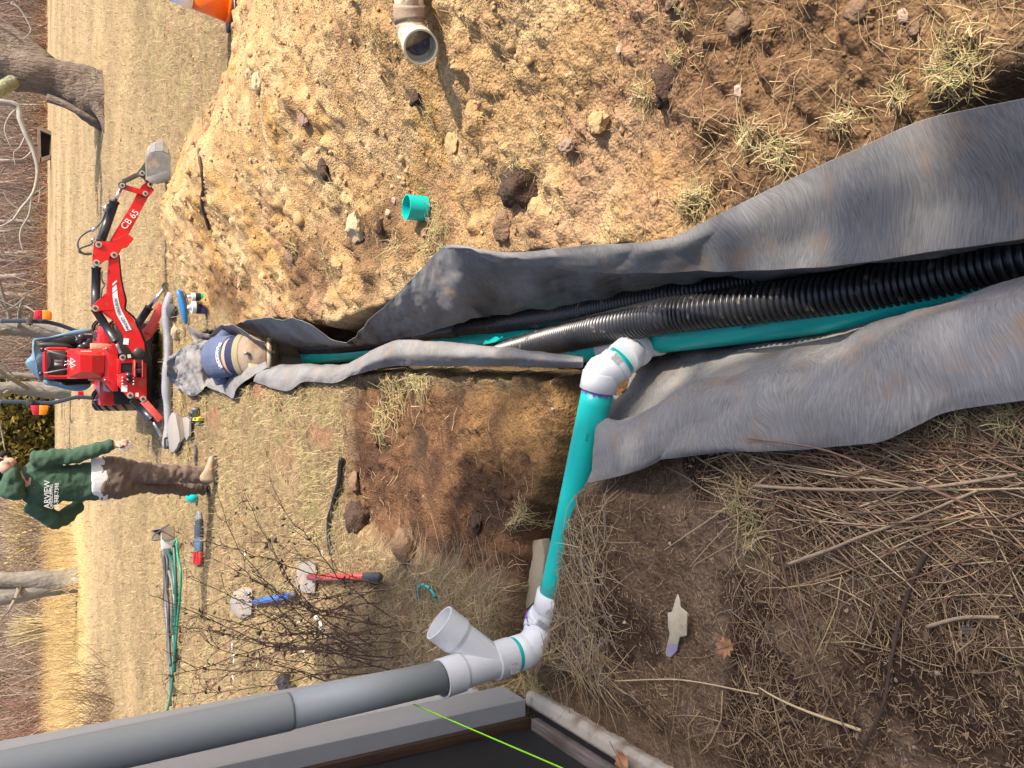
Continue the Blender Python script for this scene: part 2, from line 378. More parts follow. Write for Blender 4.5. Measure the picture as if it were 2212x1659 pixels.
# ------------------------------------------------------------------ sky dome is the world; pipes
PT = dict(col=(.0, .40, .345))
teal = mat('teal_pvc', (.012, .44, .39), .3, (.0, .50, .45), 6, contrast=.6, spec=.45, mix2=((.10, .30, .24), 9, .66, .78, .7))
white = mat('white_pvc', (.74, .75, .76), .28, (.66, .67, .68), 5, contrast=.7, spec=.5, mix2=((.52, .47, .40), 11, .68, .82, .6))
blackp = mat('black_hdpe', (.013, .014, .016), .34, (.024, .024, .027), 20, spec=.7, mix2=((.20, .155, .115), 26, .62, .74, .85))
purple = mat('purple_primer', (.20, .08, .42), .35)
ink = mat('black_ink', (.03, .03, .03), .6)
greypipe = mat('grey_painted_pvc', (.29, .32, .325), .42, (.33, .355, .36), 4, contrast=.7, mix2=((.17, .16, .14), 7, .70, .84, .7), bump=.06, bscale=30)
def corr(name, pts, r, parent=None, pitch=.0195, label=None, n0=0):
    L_ = sum((Vector(pts[i+1])-Vector(pts[i])).length for i in range(len(pts)-1))
    nr = max(3, int(L_/pitch)); k = 8; P_ = cr(pts, nr*k); prof = [1, 1.01, 1.01, 1, .84, .79, .79, .84]
    b = MB(); b.tube(P_, [r*prof[i % k] for i in range(nr*k)], 26)
    return b.build(name, blackp, parent, smooth=True)
A_pts = Wp([(2300, 535, -.34), (2150, 567, -.33), (1976, 606, -.32), (1800, 635, -.28), (1646, 655, -.23), (1494, 675, -.18), (1428, 684, -.16), (1295, 712, -.18), (1196, 734, -.24), (1130, 752, -.3), (1060, 768, -.36), (980, 775, -.4)])
t = thing('corrugated_pipe', A_pts[1], 'thick black corrugated drain pipe lying on top of the others in the near trench', 'drain pipe', 'black corrugated drain pipes in the trench')
corr('pipe_wall', A_pts, .0585, t)
B_pts = Wp([(2300, 490, -.45), (2100, 535, -.44), (1900, 560, -.40), (1750, 585, -.38), (1646, 603, -.37), (1450, 638, -.36), (1300, 665, -.36), (1200, 684, -.37), (1097, 698, -.38), (1040, 705, -.41), (1000, 710, -.42)])
t = thing('corrugated_pipe', B_pts[1], 'long black corrugated drain pipe along the right trench side under the folded grey fabric', 'drain pipe', 'black corrugated drain pipes in the trench')
corr('pipe_wall', B_pts, .055, t)
cpl = Wp([(1005, 709, -.42), (975, 713, -.42), (940, 719, -.42), (905, 726, -.42)])
b = MB(); b.tube(cr(cpl, 12), [.062, .064, .064, .058, .055, .055, .05, .05, .055, .058, .06, .056], 20); b.build('coupler', blackp, t, smooth=True)
C_pts = Wp([(915, 723, -.42), (860, 732, -.42), (791, 741, -.42), (725, 749, -.43), (659, 753, -.44), (593, 756, -.45)])
corr('pipe_wall', C_pts, .052, t)
# teal PVC run in the trench bottom
def straight(name, pts, r, m, parent, seg=32, n=24, wall=0):
    b = MB(); P_ = cr(pts, n); b.tube(P_, r, seg, cap=(wall == 0))
    if wall:
        q = [Vector(p) for p in P_]; b2 = MB(); b2.tube(q, r-wall, seg, cap=False); b.add(b2.v, [f[::-1] for f in b2.f])
        m_ = len(b.v)//2
        for base in (0, (n-1)*seg):
            for k in range(seg): b.f.append((base+k, base+(k+1) % seg, m_+base+(k+1) % seg, m_+base+k))
    return b.build(name, m, parent, smooth=True)
TA = Wp([(2150, 600, -.37), (1985, 637, -.36), (1811, 674, -.34), (1646, 700, -.31), (1411, 731, -.26)])
run = thing('drain_line', TA[1], 'teal plastic drain pipe with white fittings running down the trench', 'drain pipe')
straight('pipe', TA, .0535, teal, run)
TB = Wp([(1320, 748, -.25), (1259, 755, -.27), (1150, 737, -.36), (1050, 739, -.41), (900, 748, -.45), (791, 762, -.47), (692, 771, -.47), (615, 776, -.46)])
straight('pipe', TB, .0535, teal, run, n=40)
# tee in the run with its branch, short teal nipple, elbow
def hub(b, p, q, r, seg=32, lip=.004):
    p = Vector(p); q = Vector(q); b.tube([p, p.lerp(q, .02), q-(q-p)*.04, q], [r-.003, r, r, r-.002], seg)
tee = MB(); t0 = W(1425, 729, -.26); t1 = W(1310, 752, -.255); hub(tee, t0, t0.lerp(t1, .45), .061); hub(tee, t1, t1.lerp(t0, .45), .061)
tee.tube([t0.lerp(t1, .3), t0.lerp(t1, .7)], .056, 32); tc_ = t0.lerp(t1, .42)
br_a = W(*c('I', 840, 800), -.17); br_b = W(*c('I', 745, 855), -.125)
tee.tube([tc_, br_a], .056, 32); hub(tee, br_a.lerp(tc_, .45), br_b, .061)
tee.build('tee_fitting', white, run, smooth=True)
D_pts = Wp([(1291, 843, -.055), (1248, 1049, -.035), (1224, 1165, -.028), (1197, 1283, -.02)])
e_end = W(1288, 858, -.05); e_mid = W(1318, 800, -.085); e_st = br_b+(e_mid-br_b)*.30
b = MB(); b.tube([br_b, e_st.lerp(e_mid, .3)], .0535, 32); b.build('pipe', teal, run, smooth=True)
b = MB(); h1a = e_st; h1b = e_st.lerp(e_mid, .62); hub(b, h1a, h1b, .0625)
dn = (D_pts[1]-D_pts[0]).normalized(); h2b = D_pts[0]; h2a = D_pts[0]-dn*.062; hub(b, h2b, h2a, .0625)
b.tube(cr([h1a.lerp(h1b, .8), h1b, h1b.lerp(h2a, .5)+(e_mid-h1b.lerp(h2a, .5))*.35, h2a, h2a.lerp(h2b, .3)], 14), .0585, 32)

b.build('elbow_fitting', white, run, smooth=True)
b = MB()
for k in range(40):
    a = 2*math.pi*k/40
    x_, n_ = dn.orthogonal().normalized(), None
    n_ = dn.cross(x_); d_ = x_*math.cos(a)+n_*math.sin(a); a2 = 2*math.pi*(k+1)/40; d2 = x_*math.cos(a2)+n_*math.sin(a2)
    l0 = .006+.010*abs(math.sin(k*1.7))*(k % 3 > 0); l1 = .006+.010*abs(math.sin((k+1)*1.7))*((k+1) % 3 > 0)
    p0 = D_pts[0]+d_*.0541; p1 = D_pts[0]+d2*.0541; b.add([p0-dn*.01, p1-dn*.01, p1+dn*l1, p0+dn*l0], [(0, 1, 2, 3)])
b.build('primer_smear', purple, run)
straight('pipe', D_pts, .0535, teal, run, n=12)
# house-end fittings: hub, two elbows, wye, grey downspout
VX, VY = W(1112, 1413, .10)[:2]
def Pz(px, z): pass
base = W(*c('H', 1040, 765), .12); VX, VY = base.x, base.y
top = W(*c('H', 235, 1030), .42)
print('vertical base', base, 'top', top)
d1 = D_pts[-1]; dd = (D_pts[-1]-D_pts[-2]).normalized()
f1 = d1+dd*.065; j1 = W(*c('H', 1335, 415), -.005); j2 = W(*c('H', 1275, 670), .03)
b = MB(); hub(b, d1-dd*.005, f1, .0625); b.tube(cr([d1.lerp(f1, .8), f1, f1.lerp(j1, .6), j1], 12), .0588, 32); hub(b, j1, j1.lerp(f1, .48), .0618); b.build('elbow_fitting', white, run, smooth=True)
vdir = (top-base).normalized()
b = MB(); hub(b, j1, j1.lerp(j2, .30), .0622); hub(b, base-vdir*.002, base-vdir*.065, .0625)
b.tube(cr([j1.lerp(j2, .2), j1.lerp(j2, .7), j2.lerp(base, .35), base-vdir*.05], 14), .0595, 32)

b.build('elbow_fitting', white, run, smooth=True)
b = MB(); b.tube([base-vdir*.01, base+vdir*.016], .0600, 36); b.build('teal_band', teal, run, smooth=True)
b = MB(); pj = j1; dj = (j1-f1).normalized(); ox = dj.orthogonal().normalized(); oy = dj.cross(ox)
ring = [pj+(ox*math.cos(2*math.pi*k/48)+oy*math.sin(2*math.pi*k/48))*.0632+dj*(.004*math.sin(k*1.3)+.003*math.sin(k*2.9)) for k in range(49)]
b.tube(ring, [.0022+.0015*abs(math.sin(k*.9)) for k in range(49)], 6); b.build('primer_smear', purple, run, smooth=True)
def sticker(name, cen, u, v, w, h, parent):
    u = Vector(u).normalized(); v = Vector(v).normalized(); n = u.cross(v).normalized()
    b = MB(); cen = Vector(cen)
    for i in range(6):
        a0 = (i/6-.5)*w; a1 = ((i+1)/6-.5)*w; k = lambda a: -a*a/(2*.0635)
        b.add([cen+u*a0+v*(-h/2)+n*k(a0), cen+u*a1+v*(-h/2)+n*k(a1), cen+u*a1+v*(h/2)+n*k(a1), cen+u*a0+v*(h/2)+n*k(a0)], [(0, 1, 2, 3)])
    o = b.build(name, mat('sticker_paper', (.66, .66, .62), .5), parent)
    for j in range(5): text_mesh(random.choice(['ASTM D3034 SDR35', 'DRAIN WASTE VENT', 'SEWER FITTING 4 IN', 'ELBOW 45 GASKET']), cen+n*.0014+v*(h*(.36-.18*j)), u, v, h*.16, ink, parent, 'print', .0002)
wy = MB(); axis = vdir; wl = (top-base).length
hub(wy, base+axis*.014, base+axis*.085, .0645); wy.tube([base+axis*.083, base+axis*.092], .0655, 36)
tb_ = base+axis*(wl-.075)
wy.tube([base+axis*.08, tb_], .0585, 36)
# open-topped upper hub
WOL=1;  wy.tube([tb_-axis*.012, tb_], [.0585, .0645], 36)
bm_ = W(*c('H', 380, 545), .47); bs_ = base+axis*.10
# branch leaves at 45 degrees towards the trench side
bdir = None
bd = (Vector((.93, .36, 0)).normalized()+vdir).normalized()
def hollow(b, a, b_, ro, ri, seg=36):
    o1 = MB(); o1.tube([a, b_], ro, seg, False); o2 = MB(); o2.tube([a, b_], ri, seg, False); n0 = len(b.v); b.add(o1.v, o1.f); b.add(o2.v, [f[::-1] for f in o2.f]); m_ = len(o1.v)
    for base in (0, seg):
        for k in range(seg): b.f.append((n0+base+k, n0+base+(k+1) % seg, n0+m_+base+(k+1) % seg, n0+m_+base+k))
hollow(wy, tb_, top, .0645, .0590); WL = .235; m0 = bs_+bd*WL
wy.tube([bs_, m0-bd*.095], .0585, 36); wy.tube([m0-bd*.095, m0-bd*.075], [.0585, .0645], 36); hollow(wy, m0-bd*.078, m0, .0645, .0598); hollow(wy, m0-bd*.076, m0-bd*.058, .0598, .0545)
wyo = wy.build('wye_fitting', white, run, smooth=True); wyo.modifiers.new('e', 'EDGE_SPLIT').split_angle = rad(35)
for (a_, b2_, tx, ff_, rr_) in ((TA[3], TA[2], '08/26/24 21:40  PVC SEWER PIPE', .3, .0535), (D_pts[1], D_pts[0], 'PVC', .55, .0535), (TB[1], TB[0], '09/28/24 21 46 PVC SDR35', .4, .0535)):
    a_ = Vector(a_); b2_ = Vector(b2_); ax_ = (b2_-a_).normalized(); cen_ = a_.lerp(b2_, ff_); v_ = (Vector((0, 0, CAMH))-cen_).normalized(); nn_ = (v_-ax_*v_.dot(ax_)).normalized(); yy_ = nn_.cross(ax_)
    text_mesh(tx, cen_+nn_*(rr_+.0004), ax_, yy_, .016, mat('teal_print', (.01, .10, .09), .5), run, 'print', .0003)
def stk(cen, axis_, r__, w, h, roll=0):
    v_ = (Vector((0, 0, CAMH))-cen).normalized(); nn_ = (v_-axis_*v_.dot(axis_)).normalized(); side_ = nn_.cross(axis_); nn_ = (nn_*math.cos(roll)+side_*math.sin(roll)).normalized(); sticker('sticker', cen+nn_*(r__+.0006), side_ if side_.cross(axis_).dot(nn_) > 0 else -side_, axis_, w, h, run)
stk(base+axis*.05, axis, .0645, .055, .035, .5); stk(f1.lerp(j1, .45), (j1-f1).normalized(), .0605, .05, .03, .1); stk(h1b.lerp(h1a, .5), (h1b-h1a).normalized(), .0625, .05, .028, -.2)
dsp = thing('downspout', top, 'grey painted round downspout rising along the house wall into the white fitting', 'downspout')
far_t = WY(*c('X', 0, 1668), top.y-.02)   # where it leaves the picture
ptop = WY(-40, 1680, top.y); print('ds top', ptop)
pd = (ptop-top).normalized(); 
b = MB(); P0 = top-axis*.07; jn = top+pd*.52
b.tube([P0, top+pd*.5], .0535, 40); b.tube([top+pd*.5, top+pd*.51, top+pd*1.6, top+pd*3.2], [.0552, .0562, .0562, .0562], 40); b.build('pipe', greypipe, dsp, smooth=True)
b = MB()
for zz in (2.9,):
    q = top+pd*zz; b = MB(); b.tube([q, q+pd*.025], .059, 36); b.box((q.x-.2, q.y-.01, q.z), (q.x-.04, q.y+.01, q.z+.025)); b.build('bracket', mat('galvanised', (.45, .46, .47), .35, metal=.7), dsp)



# ------------------------------------------------------------------ filter fabric
def fabric_mat():
    m = bpy.data.materials.new('filter_fabric'); m.use_nodes = True; n = m.node_tree; L = n.links.new; b = n.nodes['Principled BSDF']
    b.inputs['Roughness'].default_value = .78; b.inputs['Specular IOR Level'].default_value = .2
    tc = n.nodes.new('ShaderNodeTexCoord')
    wn = n.nodes.new('ShaderNodeTexNoise'); wn.inputs['Scale'].default_value = 2.2; wn.inputs['Detail'].default_value = 2; L(tc.outputs['UV'], wn.inputs['Vector'])
    sc_ = n.nodes.new('ShaderNodeVectorMath'); sc_.operation = 'SCALE'; sc_.inputs['Scale'].default_value = .42; L(wn.outputs['Color'], sc_.inputs[0])
    ad = n.nodes.new('ShaderNodeVectorMath'); L(tc.outputs['UV'], ad.inputs[0]); L(sc_.outputs[0], ad.inputs[1])
    mp = n.nodes.new('ShaderNodeMapping'); mp.inputs['Scale'].default_value = (300, 32, 1); mp.inputs['Rotation'].default_value = (0, 0, rad(35)); L(ad.outputs[0], mp.inputs[0])
    nz = n.nodes.new('ShaderNodeTexNoise'); nz.inputs['Scale'].default_value = 1; nz.inputs['Detail'].default_value = 5; nz.inputs['Roughness'].default_value = .7; L(mp.outputs[0], nz.inputs['Vector'])
    rp = n.nodes.new('ShaderNodeValToRGB'); e = rp.color_ramp.elements; e[0].position = .27; e[0].color = (.120, .117, .114, 1); e[1].position = .74; e[1].color = (.300, .293, .286, 1); L(nz.outputs['Fac'], rp.inputs[0])
    b2 = n.nodes.new('ShaderNodeTexNoise'); b2.inputs['Scale'].default_value = 3.2; b2.inputs['Detail'].default_value = 3; L(tc.outputs['UV'], b2.inputs['Vector'])
    r3 = n.nodes.new('ShaderNodeValToRGB'); r3.color_ramp.elements[0].position = .35; r3.color_ramp.elements[0].color = (.82, .82, .80, 1); r3.color_ramp.elements[1].position = .65; r3.color_ramp.elements[1].color = (1.10, 1.10, 1.11, 1)
    L(b2.outputs['Fac'], r3.inputs[0])
    mu = n.nodes.new('ShaderNodeMix'); mu.data_type = 'RGBA'; mu.blend_type = 'MULTIPLY'; mu.inputs[0].default_value = 1; L(rp.outputs[0], mu.inputs[6]); L(r3.outputs[0], mu.inputs[7])
    d1_ = n.nodes.new('ShaderNodeTexNoise'); d1_.inputs['Scale'].default_value = 7.5; d1_.inputs['Detail'].default_value = 9; d1_.inputs['Roughness'].default_value = .72; L(tc.outputs['UV'], d1_.inputs['Vector'])
    r2 = n.nodes.new('ShaderNodeValToRGB'); r2.color_ramp.elements[0].position = .53; r2.color_ramp.elements[1].position = .69; L(d1_.outputs['Fac'], r2.inputs[0])
    sf = n.nodes.new('ShaderNodeMath'); sf.operation = 'MULTIPLY'; sf.inputs[1].default_value = .75; L(r2.outputs[0], sf.inputs[0])
    mx = n.nodes.new('ShaderNodeMix'); mx.data_type = 'RGBA'; L(sf.outputs[0], mx.inputs[0]); L(mu.outputs[2], mx.inputs[6]); mx.inputs[7].default_value = (.30, .20, .125, 1); L(mx.outputs[2], b.inputs['Base Color'])
    bp = n.nodes.new('ShaderNodeBump'); bp.inputs['Strength'].default_value = .18; bp.inputs['Distance'].default_value = .002; L(nz.outputs['Fac'], bp.inputs['Height']); L(bp.outputs[0], b.inputs['Normal'])
    return m
fab = fabric_mat()
def sheet(name, curves, nu, nv, amp=.008, freq=3, seed=0, m=None, parent=None, thick=.0025, uvoff=(0, 0), ridge=0):
    C_ = [cr([W(*p) for p in cv], nu) for cv in curves]; C_ = np.array(C_)          # k,nu,3
    P_ = np.stack([cr(C_[:, i], nv) for i in range(nu)], 0)                          # nu,nv,3
    du = np.gradient(P_, axis=0); dv = np.gradient(P_, axis=1); N_ = np.cross(du, dv); N_ /= np.linalg.norm(N_, axis=2, keepdims=True)+1e-9
    lu = np.cumsum(np.linalg.norm(np.diff(P_, axis=0, prepend=P_[:1]), axis=2), 0).mean(1); lv = np.cumsum(np.linalg.norm(np.diff(P_, axis=1, prepend=P_[:, :1]), axis=2), 1).mean(0)
    U_, V_ = np.meshgrid(lu, lv, indexing='ij')
    h = amp*fbm(U_*freq, V_*freq*1.4, seed, 4)
    if ridge: h = h+ridge*(1-np.abs(fbm(U_*freq*.8+V_*2.2, V_*freq*.6-U_*1.1, seed+50, 3))*3).clip(-.6, 1)
    P_ = P_+N_*h[..., None]
    idx = np.arange(nu*nv).reshape(nu, nv); F_ = np.stack([idx[:-1, :-1], idx[1:, :-1], idx[1:, 1:], idx[:-1, 1:]], -1).reshape(-1, 4)
    o = link_np(name, P_.reshape(-1, 3), F_, m or fab, parent, True, uv=np.stack([U_.ravel()+uvoff[0], V_.ravel()+uvoff[1]], 1))
    md = o.modifiers.new('thickness', 'SOLIDIFY'); md.thickness = thick; md.offset = 0
    return o
r1 = sheet('filter_fabric', [
    [(752, 739, -.10), (800, 690, -.01), (830, 664, .02), (895, 596, .06), (962, 533, .10), (1050, 556, .02), (1200, 572, -.02), (1380, 572, -.05), (1640, 560, -.07), (1850, 540, -.09), (2300, 470, -.12)],
    [(760, 741, -.16), (800, 710, -.09), (840, 690, -.05), (905, 640, .0), (975, 580, .04), (1060, 585, -.06), (1200, 598, -.10), (1380, 598, -.14), (1640, 588, -.17), (1850, 568, -.2), (2300, 500, -.22)],
    [(765, 743, -.2), (810, 728, -.16), (860, 705, -.12), (930, 672, -.07), (1000, 632, -.04), (1080, 630, -.17), (1200, 628, -.20), (1380, 612, -.24), (1640, 602, -.26), (1850, 580, -.29), (2300, 515, -.32)],
    [(770, 746, -.24), (820, 741, -.22), (880, 729, -.2), (950, 712, -.17), (1030, 688, -.18), (1090, 680, -.31), (1290, 650, -.33), (1450, 614, -.33), (1640, 590, -.34), (1850, 568, -.36), (2300, 520, -.40)]],
    300, 70, .016, 5, 3, ridge=.010)
tag(r1, 'inner layer of grey filter fabric sloping down the right trench wall to the black pipes', 'fabric')
r2 = sheet('filter_fabric', [
    [(958, 534, .12), (985, 529, .125), (1100, 545, .11), (1260, 532, .11), (1428, 517, .10), (1560, 458, .11), (1700, 390, .12), (1850, 322, .12), (1985, 262, .12), (2110, 232, .12), (2320, 190, .12)],
    [(968, 537, 0.120), (1000, 538, 0.120), (1110, 560, 0.105), (1270, 552, 0.095), (1430, 540, 0.095), (1600, 485, 0.100), (1730, 440, 0.100), (1870, 395, 0.095), (2000, 355, 0.090), (2110, 330, 0.085), (2320, 300, 0.080)],
    [(978, 538, 0.090), (1020, 548, 0.086), (1120, 572, 0.072), (1290, 576, 0.062), (1440, 570, 0.055), (1620, 545, 0.052), (1750, 515, 0.052), (1890, 480, 0.052), (2000, 455, 0.044), (2110, 430, 0.041), (2320, 410, 0.038)],
    [(985, 539, 0.069), (1040, 556, 0.061), (1140, 580, 0.046), (1300, 590, 0.034), (1450, 590, 0.028), (1640, 586, 0.025), (1760, 578, 0.022), (1890, 566, 0.019), (2020, 543, 0.016), (2110, 530, 0.013), (2320, 500, 0.010)]],
    320, 80, .009, 3.4, 5, uvoff=(3, 1), ridge=.010)
tag(r2, 'broad flap of grey filter fabric folded over the right trench edge', 'fabric')
r3 = sheet('filter_fabric', [
    [(512, 701, .07), (530, 692, .10), (560, 688, .10), (600, 689, .10), (640, 690, .09), (665, 699, .06), (690, 716, .0), (715, 733, -.06), (750, 741, -.1)],
    [(514, 706, .03), (535, 705, .02), (570, 706, .0), (605, 708, -.02), (640, 712, -.03), (668, 722, -.06), (692, 733, -.1), (715, 740, -.12), (755, 743, -.14)],
    [(518, 712, .0), (545, 722, -.06), (580, 728, -.1), (610, 731, -.13), (645, 734, -.15), (672, 738, -.16), (695, 742, -.17), (718, 744, -.18), (760, 745, -.18)],
    [(525, 720, -.05), (550, 736, -.16), (585, 746, -.22), (615, 748, -.26), (650, 748, -.28), (675, 747, -.28), (700, 747, -.26), (720, 747, -.25), (765, 747, -.24)]],
    110, 36, .014, 6, 9, uvoff=(1, 5))
tag(r3, 'strip of grey fabric hanging over the right trench edge before the bending man', 'fabric')
r4 = sheet('filter_fabric', [
    [(403, 699, .06), (425, 714, .05), (448, 722, .05), (458, 722, .08), (473, 705, .10), (500, 702, .12), (522, 710, .10), (545, 727, .06), (572, 741, .02)],
    [(412, 722, .02), (425, 724, .02), (445, 729, .02), (460, 728, .02), (478, 718, .02), (500, 716, .02), (524, 722, .02), (547, 735, -.02), (573, 745, -.05)],
    [(420, 742, .02), (430, 742, -.02), (448, 742, -.05), (465, 740, -.06), (482, 732, -.06), (500, 729, -.05), (525, 734, -.05), (550, 742, -.08), (574, 749, -.12)]],
    80, 30, .014, 7, 13, uvoff=(6, 2))
tag(r4, 'crumpled grey filter fabric on the right bank beside the bending man', 'fabric')
s5 = sheet('filter_fabric', [
    [(361, 812, .16), (375, 828, .06), (395, 846, .05), (418, 855, .05), (445, 841, .04), (478, 816, .03)],
    [(360, 801, .2), (378, 808, .10), (400, 818, .08), (420, 820, .08), (437, 815, .05), (455, 808, -.06), (480, 800, -.1)],
    [(359, 788, .2), (378, 785, .12), (400, 783, .10), (422, 782, .09), (438, 782, .04), (455, 781, -.08), (480, 780, -.14)],
    [(366, 776, .18), (384, 768, .11), (404, 758, .10), (425, 754, .08), (440, 753, .05), (455, 752, .0), (480, 752, -.06)],
    [(380, 766, .12), (398, 752, .08), (415, 743, .08), (432, 738, .06), (452, 735, .05), (480, 738, .02)]],
    110, 100, .02, 5, 17, ridge=.022, uvoff=(2, 8))
tag(s5, 'wide grey fabric draping from the roll into the trench beyond the bending man', 'fabric')
l4 = sheet('filter_fabric', [
    [(448, 822, .03), (475, 812, .02), (505, 806, .02), (530, 797, .01), (553, 788, .0), (575, 781, -.03)],
    [(448, 829, .05), (480, 828, .05), (506, 826, .05), (528, 814, .04), (553, 797, .03), (576, 787, .0)],
    [(448, 836, .06), (486, 852, .05), (503, 861, .045), (512, 838, .05), (548, 812, .05), (578, 793, .02)]],
    80, 26, .012, 7, 23, uvoff=(4, 4))
tag(l4, 'ragged pointed end of grey filter fabric on the left bank beside the bending man', 'fabric')
l1 = sheet('filter_fabric', [
    [(575, 795, -.08), (609, 789, -.1), (652, 786, -.13), (700, 788, -.14), (758, 789, -.13), (778, 774, -.1), (808, 756, -.06), (851, 741, -.04), (924, 742, -.04), (1040, 750, -.06), (1152, 760, -.08), (1262, 773, -.11)],
    [(562, 800, .02), (609, 795, .0), (652, 791, .0), (700, 793, .0), (758, 785, .02), (785, 768, .05), (815, 752, .06), (852, 738, .06), (924, 738, .06), (1040, 748, .04), (1152, 758, .02), (1260, 771, -.02)],
    [(552, 812, .05), (612, 818, .05), (655, 808, .05), (705, 810, .05), (760, 800, .06), (790, 786, .08), (820, 774, .09), (855, 765, .09), (924, 765, .09), (1040, 770, .07), (1152, 776, .05), (1260, 782, .01)],
    [(548, 824, .04), (616, 845, .045), (657, 825, .045), (719, 828, .045), (758, 812, .05), (795, 802, .05), (824, 795, .04), (860, 791, .04), (924, 790, .04), (1040, 792, .02), (1152, 793, .0), (1260, 792, -.03)]],
    240, 50, .010, 6, 29, uvoff=(0, 11))
tag(l1, 'rolled over grey filter fabric along the left trench edge leading to the white elbow', 'fabric')
l2 = sheet('filter_fabric', [
    [(1296, 905, -.10), (1325, 912, -.08), (1362, 902, -.06), (1395, 884, -.05), (1461, 851, -.05), (1527, 820, -.06), (1593, 800, -.07), (1646, 783, -.08), (1768, 750, -.09), (1844, 714, -.09), (1943, 671, -.10), (2026, 644, -.10), (2188, 594, -.10), (2320, 560, -.10)],
    [(1285, 948, .0), (1320, 940, .02), (1362, 925, .02), (1400, 908, .03), (1465, 876, .035), (1535, 850, .035), (1600, 832, .03), (1660, 817, .03), (1780, 785, .02), (1860, 752, .01), (1960, 712, .0), (2045, 682, .0), (2190, 640, .0), (2320, 610, .0)],
    [(1275, 990, .03), (1325, 975, .055), (1375, 960, .06), (1430, 940, .065), (1500, 920, .065), (1570, 900, .065), (1650, 880, .06), (1720, 865, .06), (1820, 840, .055), (1900, 815, .05), (1985, 785, .05), (2060, 760, .05), (2190, 730, .05), (2320, 710, .05)],
    [(1268, 1020, .045), (1320, 1010, .06), (1380, 998, .07), (1446, 972, .075), (1520, 965, .075), (1600, 958, .07), (1680, 950, .07), (1760, 935, .07), (1840, 915, .07), (1930, 895, .07), (2000, 868, .07), (2070, 840, .07), (2190, 815, .07), (2320, 800, .07)],
    [(1262, 1041, .055), (1336, 1029, .06), (1400, 1008, .065), (1446, 990, .065), (1540, 980, .065), (1646, 974, .065), (1730, 972, .065), (1800, 966, .065), (1860, 960, .065), (1912, 952, .065), (1985, 918, .065), (2050, 890, .065), (2212, 866, .065), (2320, 850, .065)]],
    340, 120, .013, 3.0, 37, ridge=.015, uvoff=(7, 0))
tag(l2, 'large grey filter fabric sheet spread over the near left bank with orange dirt stains', 'fabric')
l3 = sheet('filter_fabric', [
    [(1288, 862, -.16), (1325, 830, -.24), (1385, 790, -.30), (1450, 765, -.36), (1550, 745, -.38), (1646, 732, -.39), (1780, 705, -.40), (1900, 680, -.42), (2050, 640, -.42)],
    [(1290, 880, -.15), (1328, 865, -.20), (1390, 832, -.24), (1455, 805, -.26), (1550, 775, -.28), (1646, 755, -.29), (1780, 726, -.3), (1900, 692, -.3), (2050, 650, -.3)],
    [(1293, 905, -.13), (1332, 905, -.14), (1392, 875, -.14), (1458, 845, -.14), (1550, 806, -.14), (1646, 778, -.14), (1780, 744, -.14), (1900, 702, -.14), (2050, 655, -.14)],
    [(1293, 925, -.12), (1332, 935, -.10), (1394, 905, -.09), (1460, 872, -.09), (1552, 830, -.1), (1648, 798, -.1), (1782, 755, -.11), (1902, 712, -.12), (2050, 662, -.12)]],
    160, 50, .010, 5, 43, ridge=.008, uvoff=(9, 3))
tag(l3, 'shaded grey filter fabric tucked under the teal pipe behind the white elbow', 'fabric')
# roll of fabric lying across the end of the trench, with its black handle
ra = W(362, 633, .05); rb_ = W(362, 966, .05)
roll = thing('fabric_roll', (ra+rb_)/2-Vector((0, 0, .09)), 'long grey roll of fabric lying across the far trench end before the tractor', 'fabric roll')
n_ = 60; pth = [ra.lerp(rb_, i/(n_-1))+Vector((0, .012*math.sin(i*.2), .008*math.sin(i*.23)+(-.05*max(0, (6-i)/6)))) for i in range(n_)]
b = MB(); b.tube(pth, [.052+.007*math.sin(i*.23)+.003*math.sin(i*.71) for i in range(n_)], 24)
o = b.build('roll', mat('fabric_roll_grey', (.20, .205, .225), .55, (.27, .275, .30), 14, bump=.3, bscale=60, aniso=(8, 1, 1)), roll, smooth=True)
h0, h1, h2, h3 = [WY(*c('E', x, y), rb_.y-.09) for x, y in ((300, 930), (205, 935), (205, 1095), (290, 1095))]
b = MB(); b.tube(cr([h0, h0.lerp(h1, .7), h1, h1.lerp(h2, .15), h1.lerp(h2, .85), h2, h2.lerp(h3, .3), h3], 24), .011, 8); b.build('handle', blackp, roll, smooth=True)
r2m = W(*c('D', 250, 330), .03); b = MB(); b.tube([W(*c('D', 170, 170), .05), W(*c('D', 290, 400), .02), W(*c('D', 290, 500), .02)], [.03, .07, .06], 10)
# ------------------------------------------------------------------ house: glazed door frame at lower left
HX = -1.205
A3 = W(*c('K', 1480, 1210), 0); B3 = W(*c('K', 1600, 1290), 0); C3 = W(*c('K', 1595, 1366), 0)
print('door', A3, B3, C3, P_ if False else '')
grey = mat('grey_painted_metal', (.36, .365, .36), .45, (.39, .395, .39), 6, bump=.08, bscale=90, mix2=((.27, .26, .24), 30, .66, .8, .7))
wood = mat('weathered_wood', (.13, .105, .095), .8, (.24, .20, .18), 5, aniso=(30, 2, 2), bump=.6, bscale=4, mix2=((.07, .05, .04), 3, .45, .65))
brown = mat('stained_wood', (.035, .022, .016), .6, (.10, .05, .028), 4, aniso=(20, 20, 1.5), bump=.4, bscale=4)
glass = mat('dark_screen', (.012, .013, .014), .55, (.02, .021, .022), 3, mix2=((.06, .062, .065), 2.2, .60, .75, .75), bump=.2, bscale=300)
cream = mat('cream_sill', (.48, .44, .37), .6, (.38, .33, .26), 9, bump=.2, bscale=40, mix2=((.20, .15, .11), 9, .50, .66))
wall = thing('house_wall', (-1.6, 2.2, 0), 'grey framed dark glazed door at the corner of the house beside the downspout', 'house')
y0 = B3.y; y1 = A3.y; xf = B3.x; xs = C3.x; print('post', xf, xs, y0, y1)
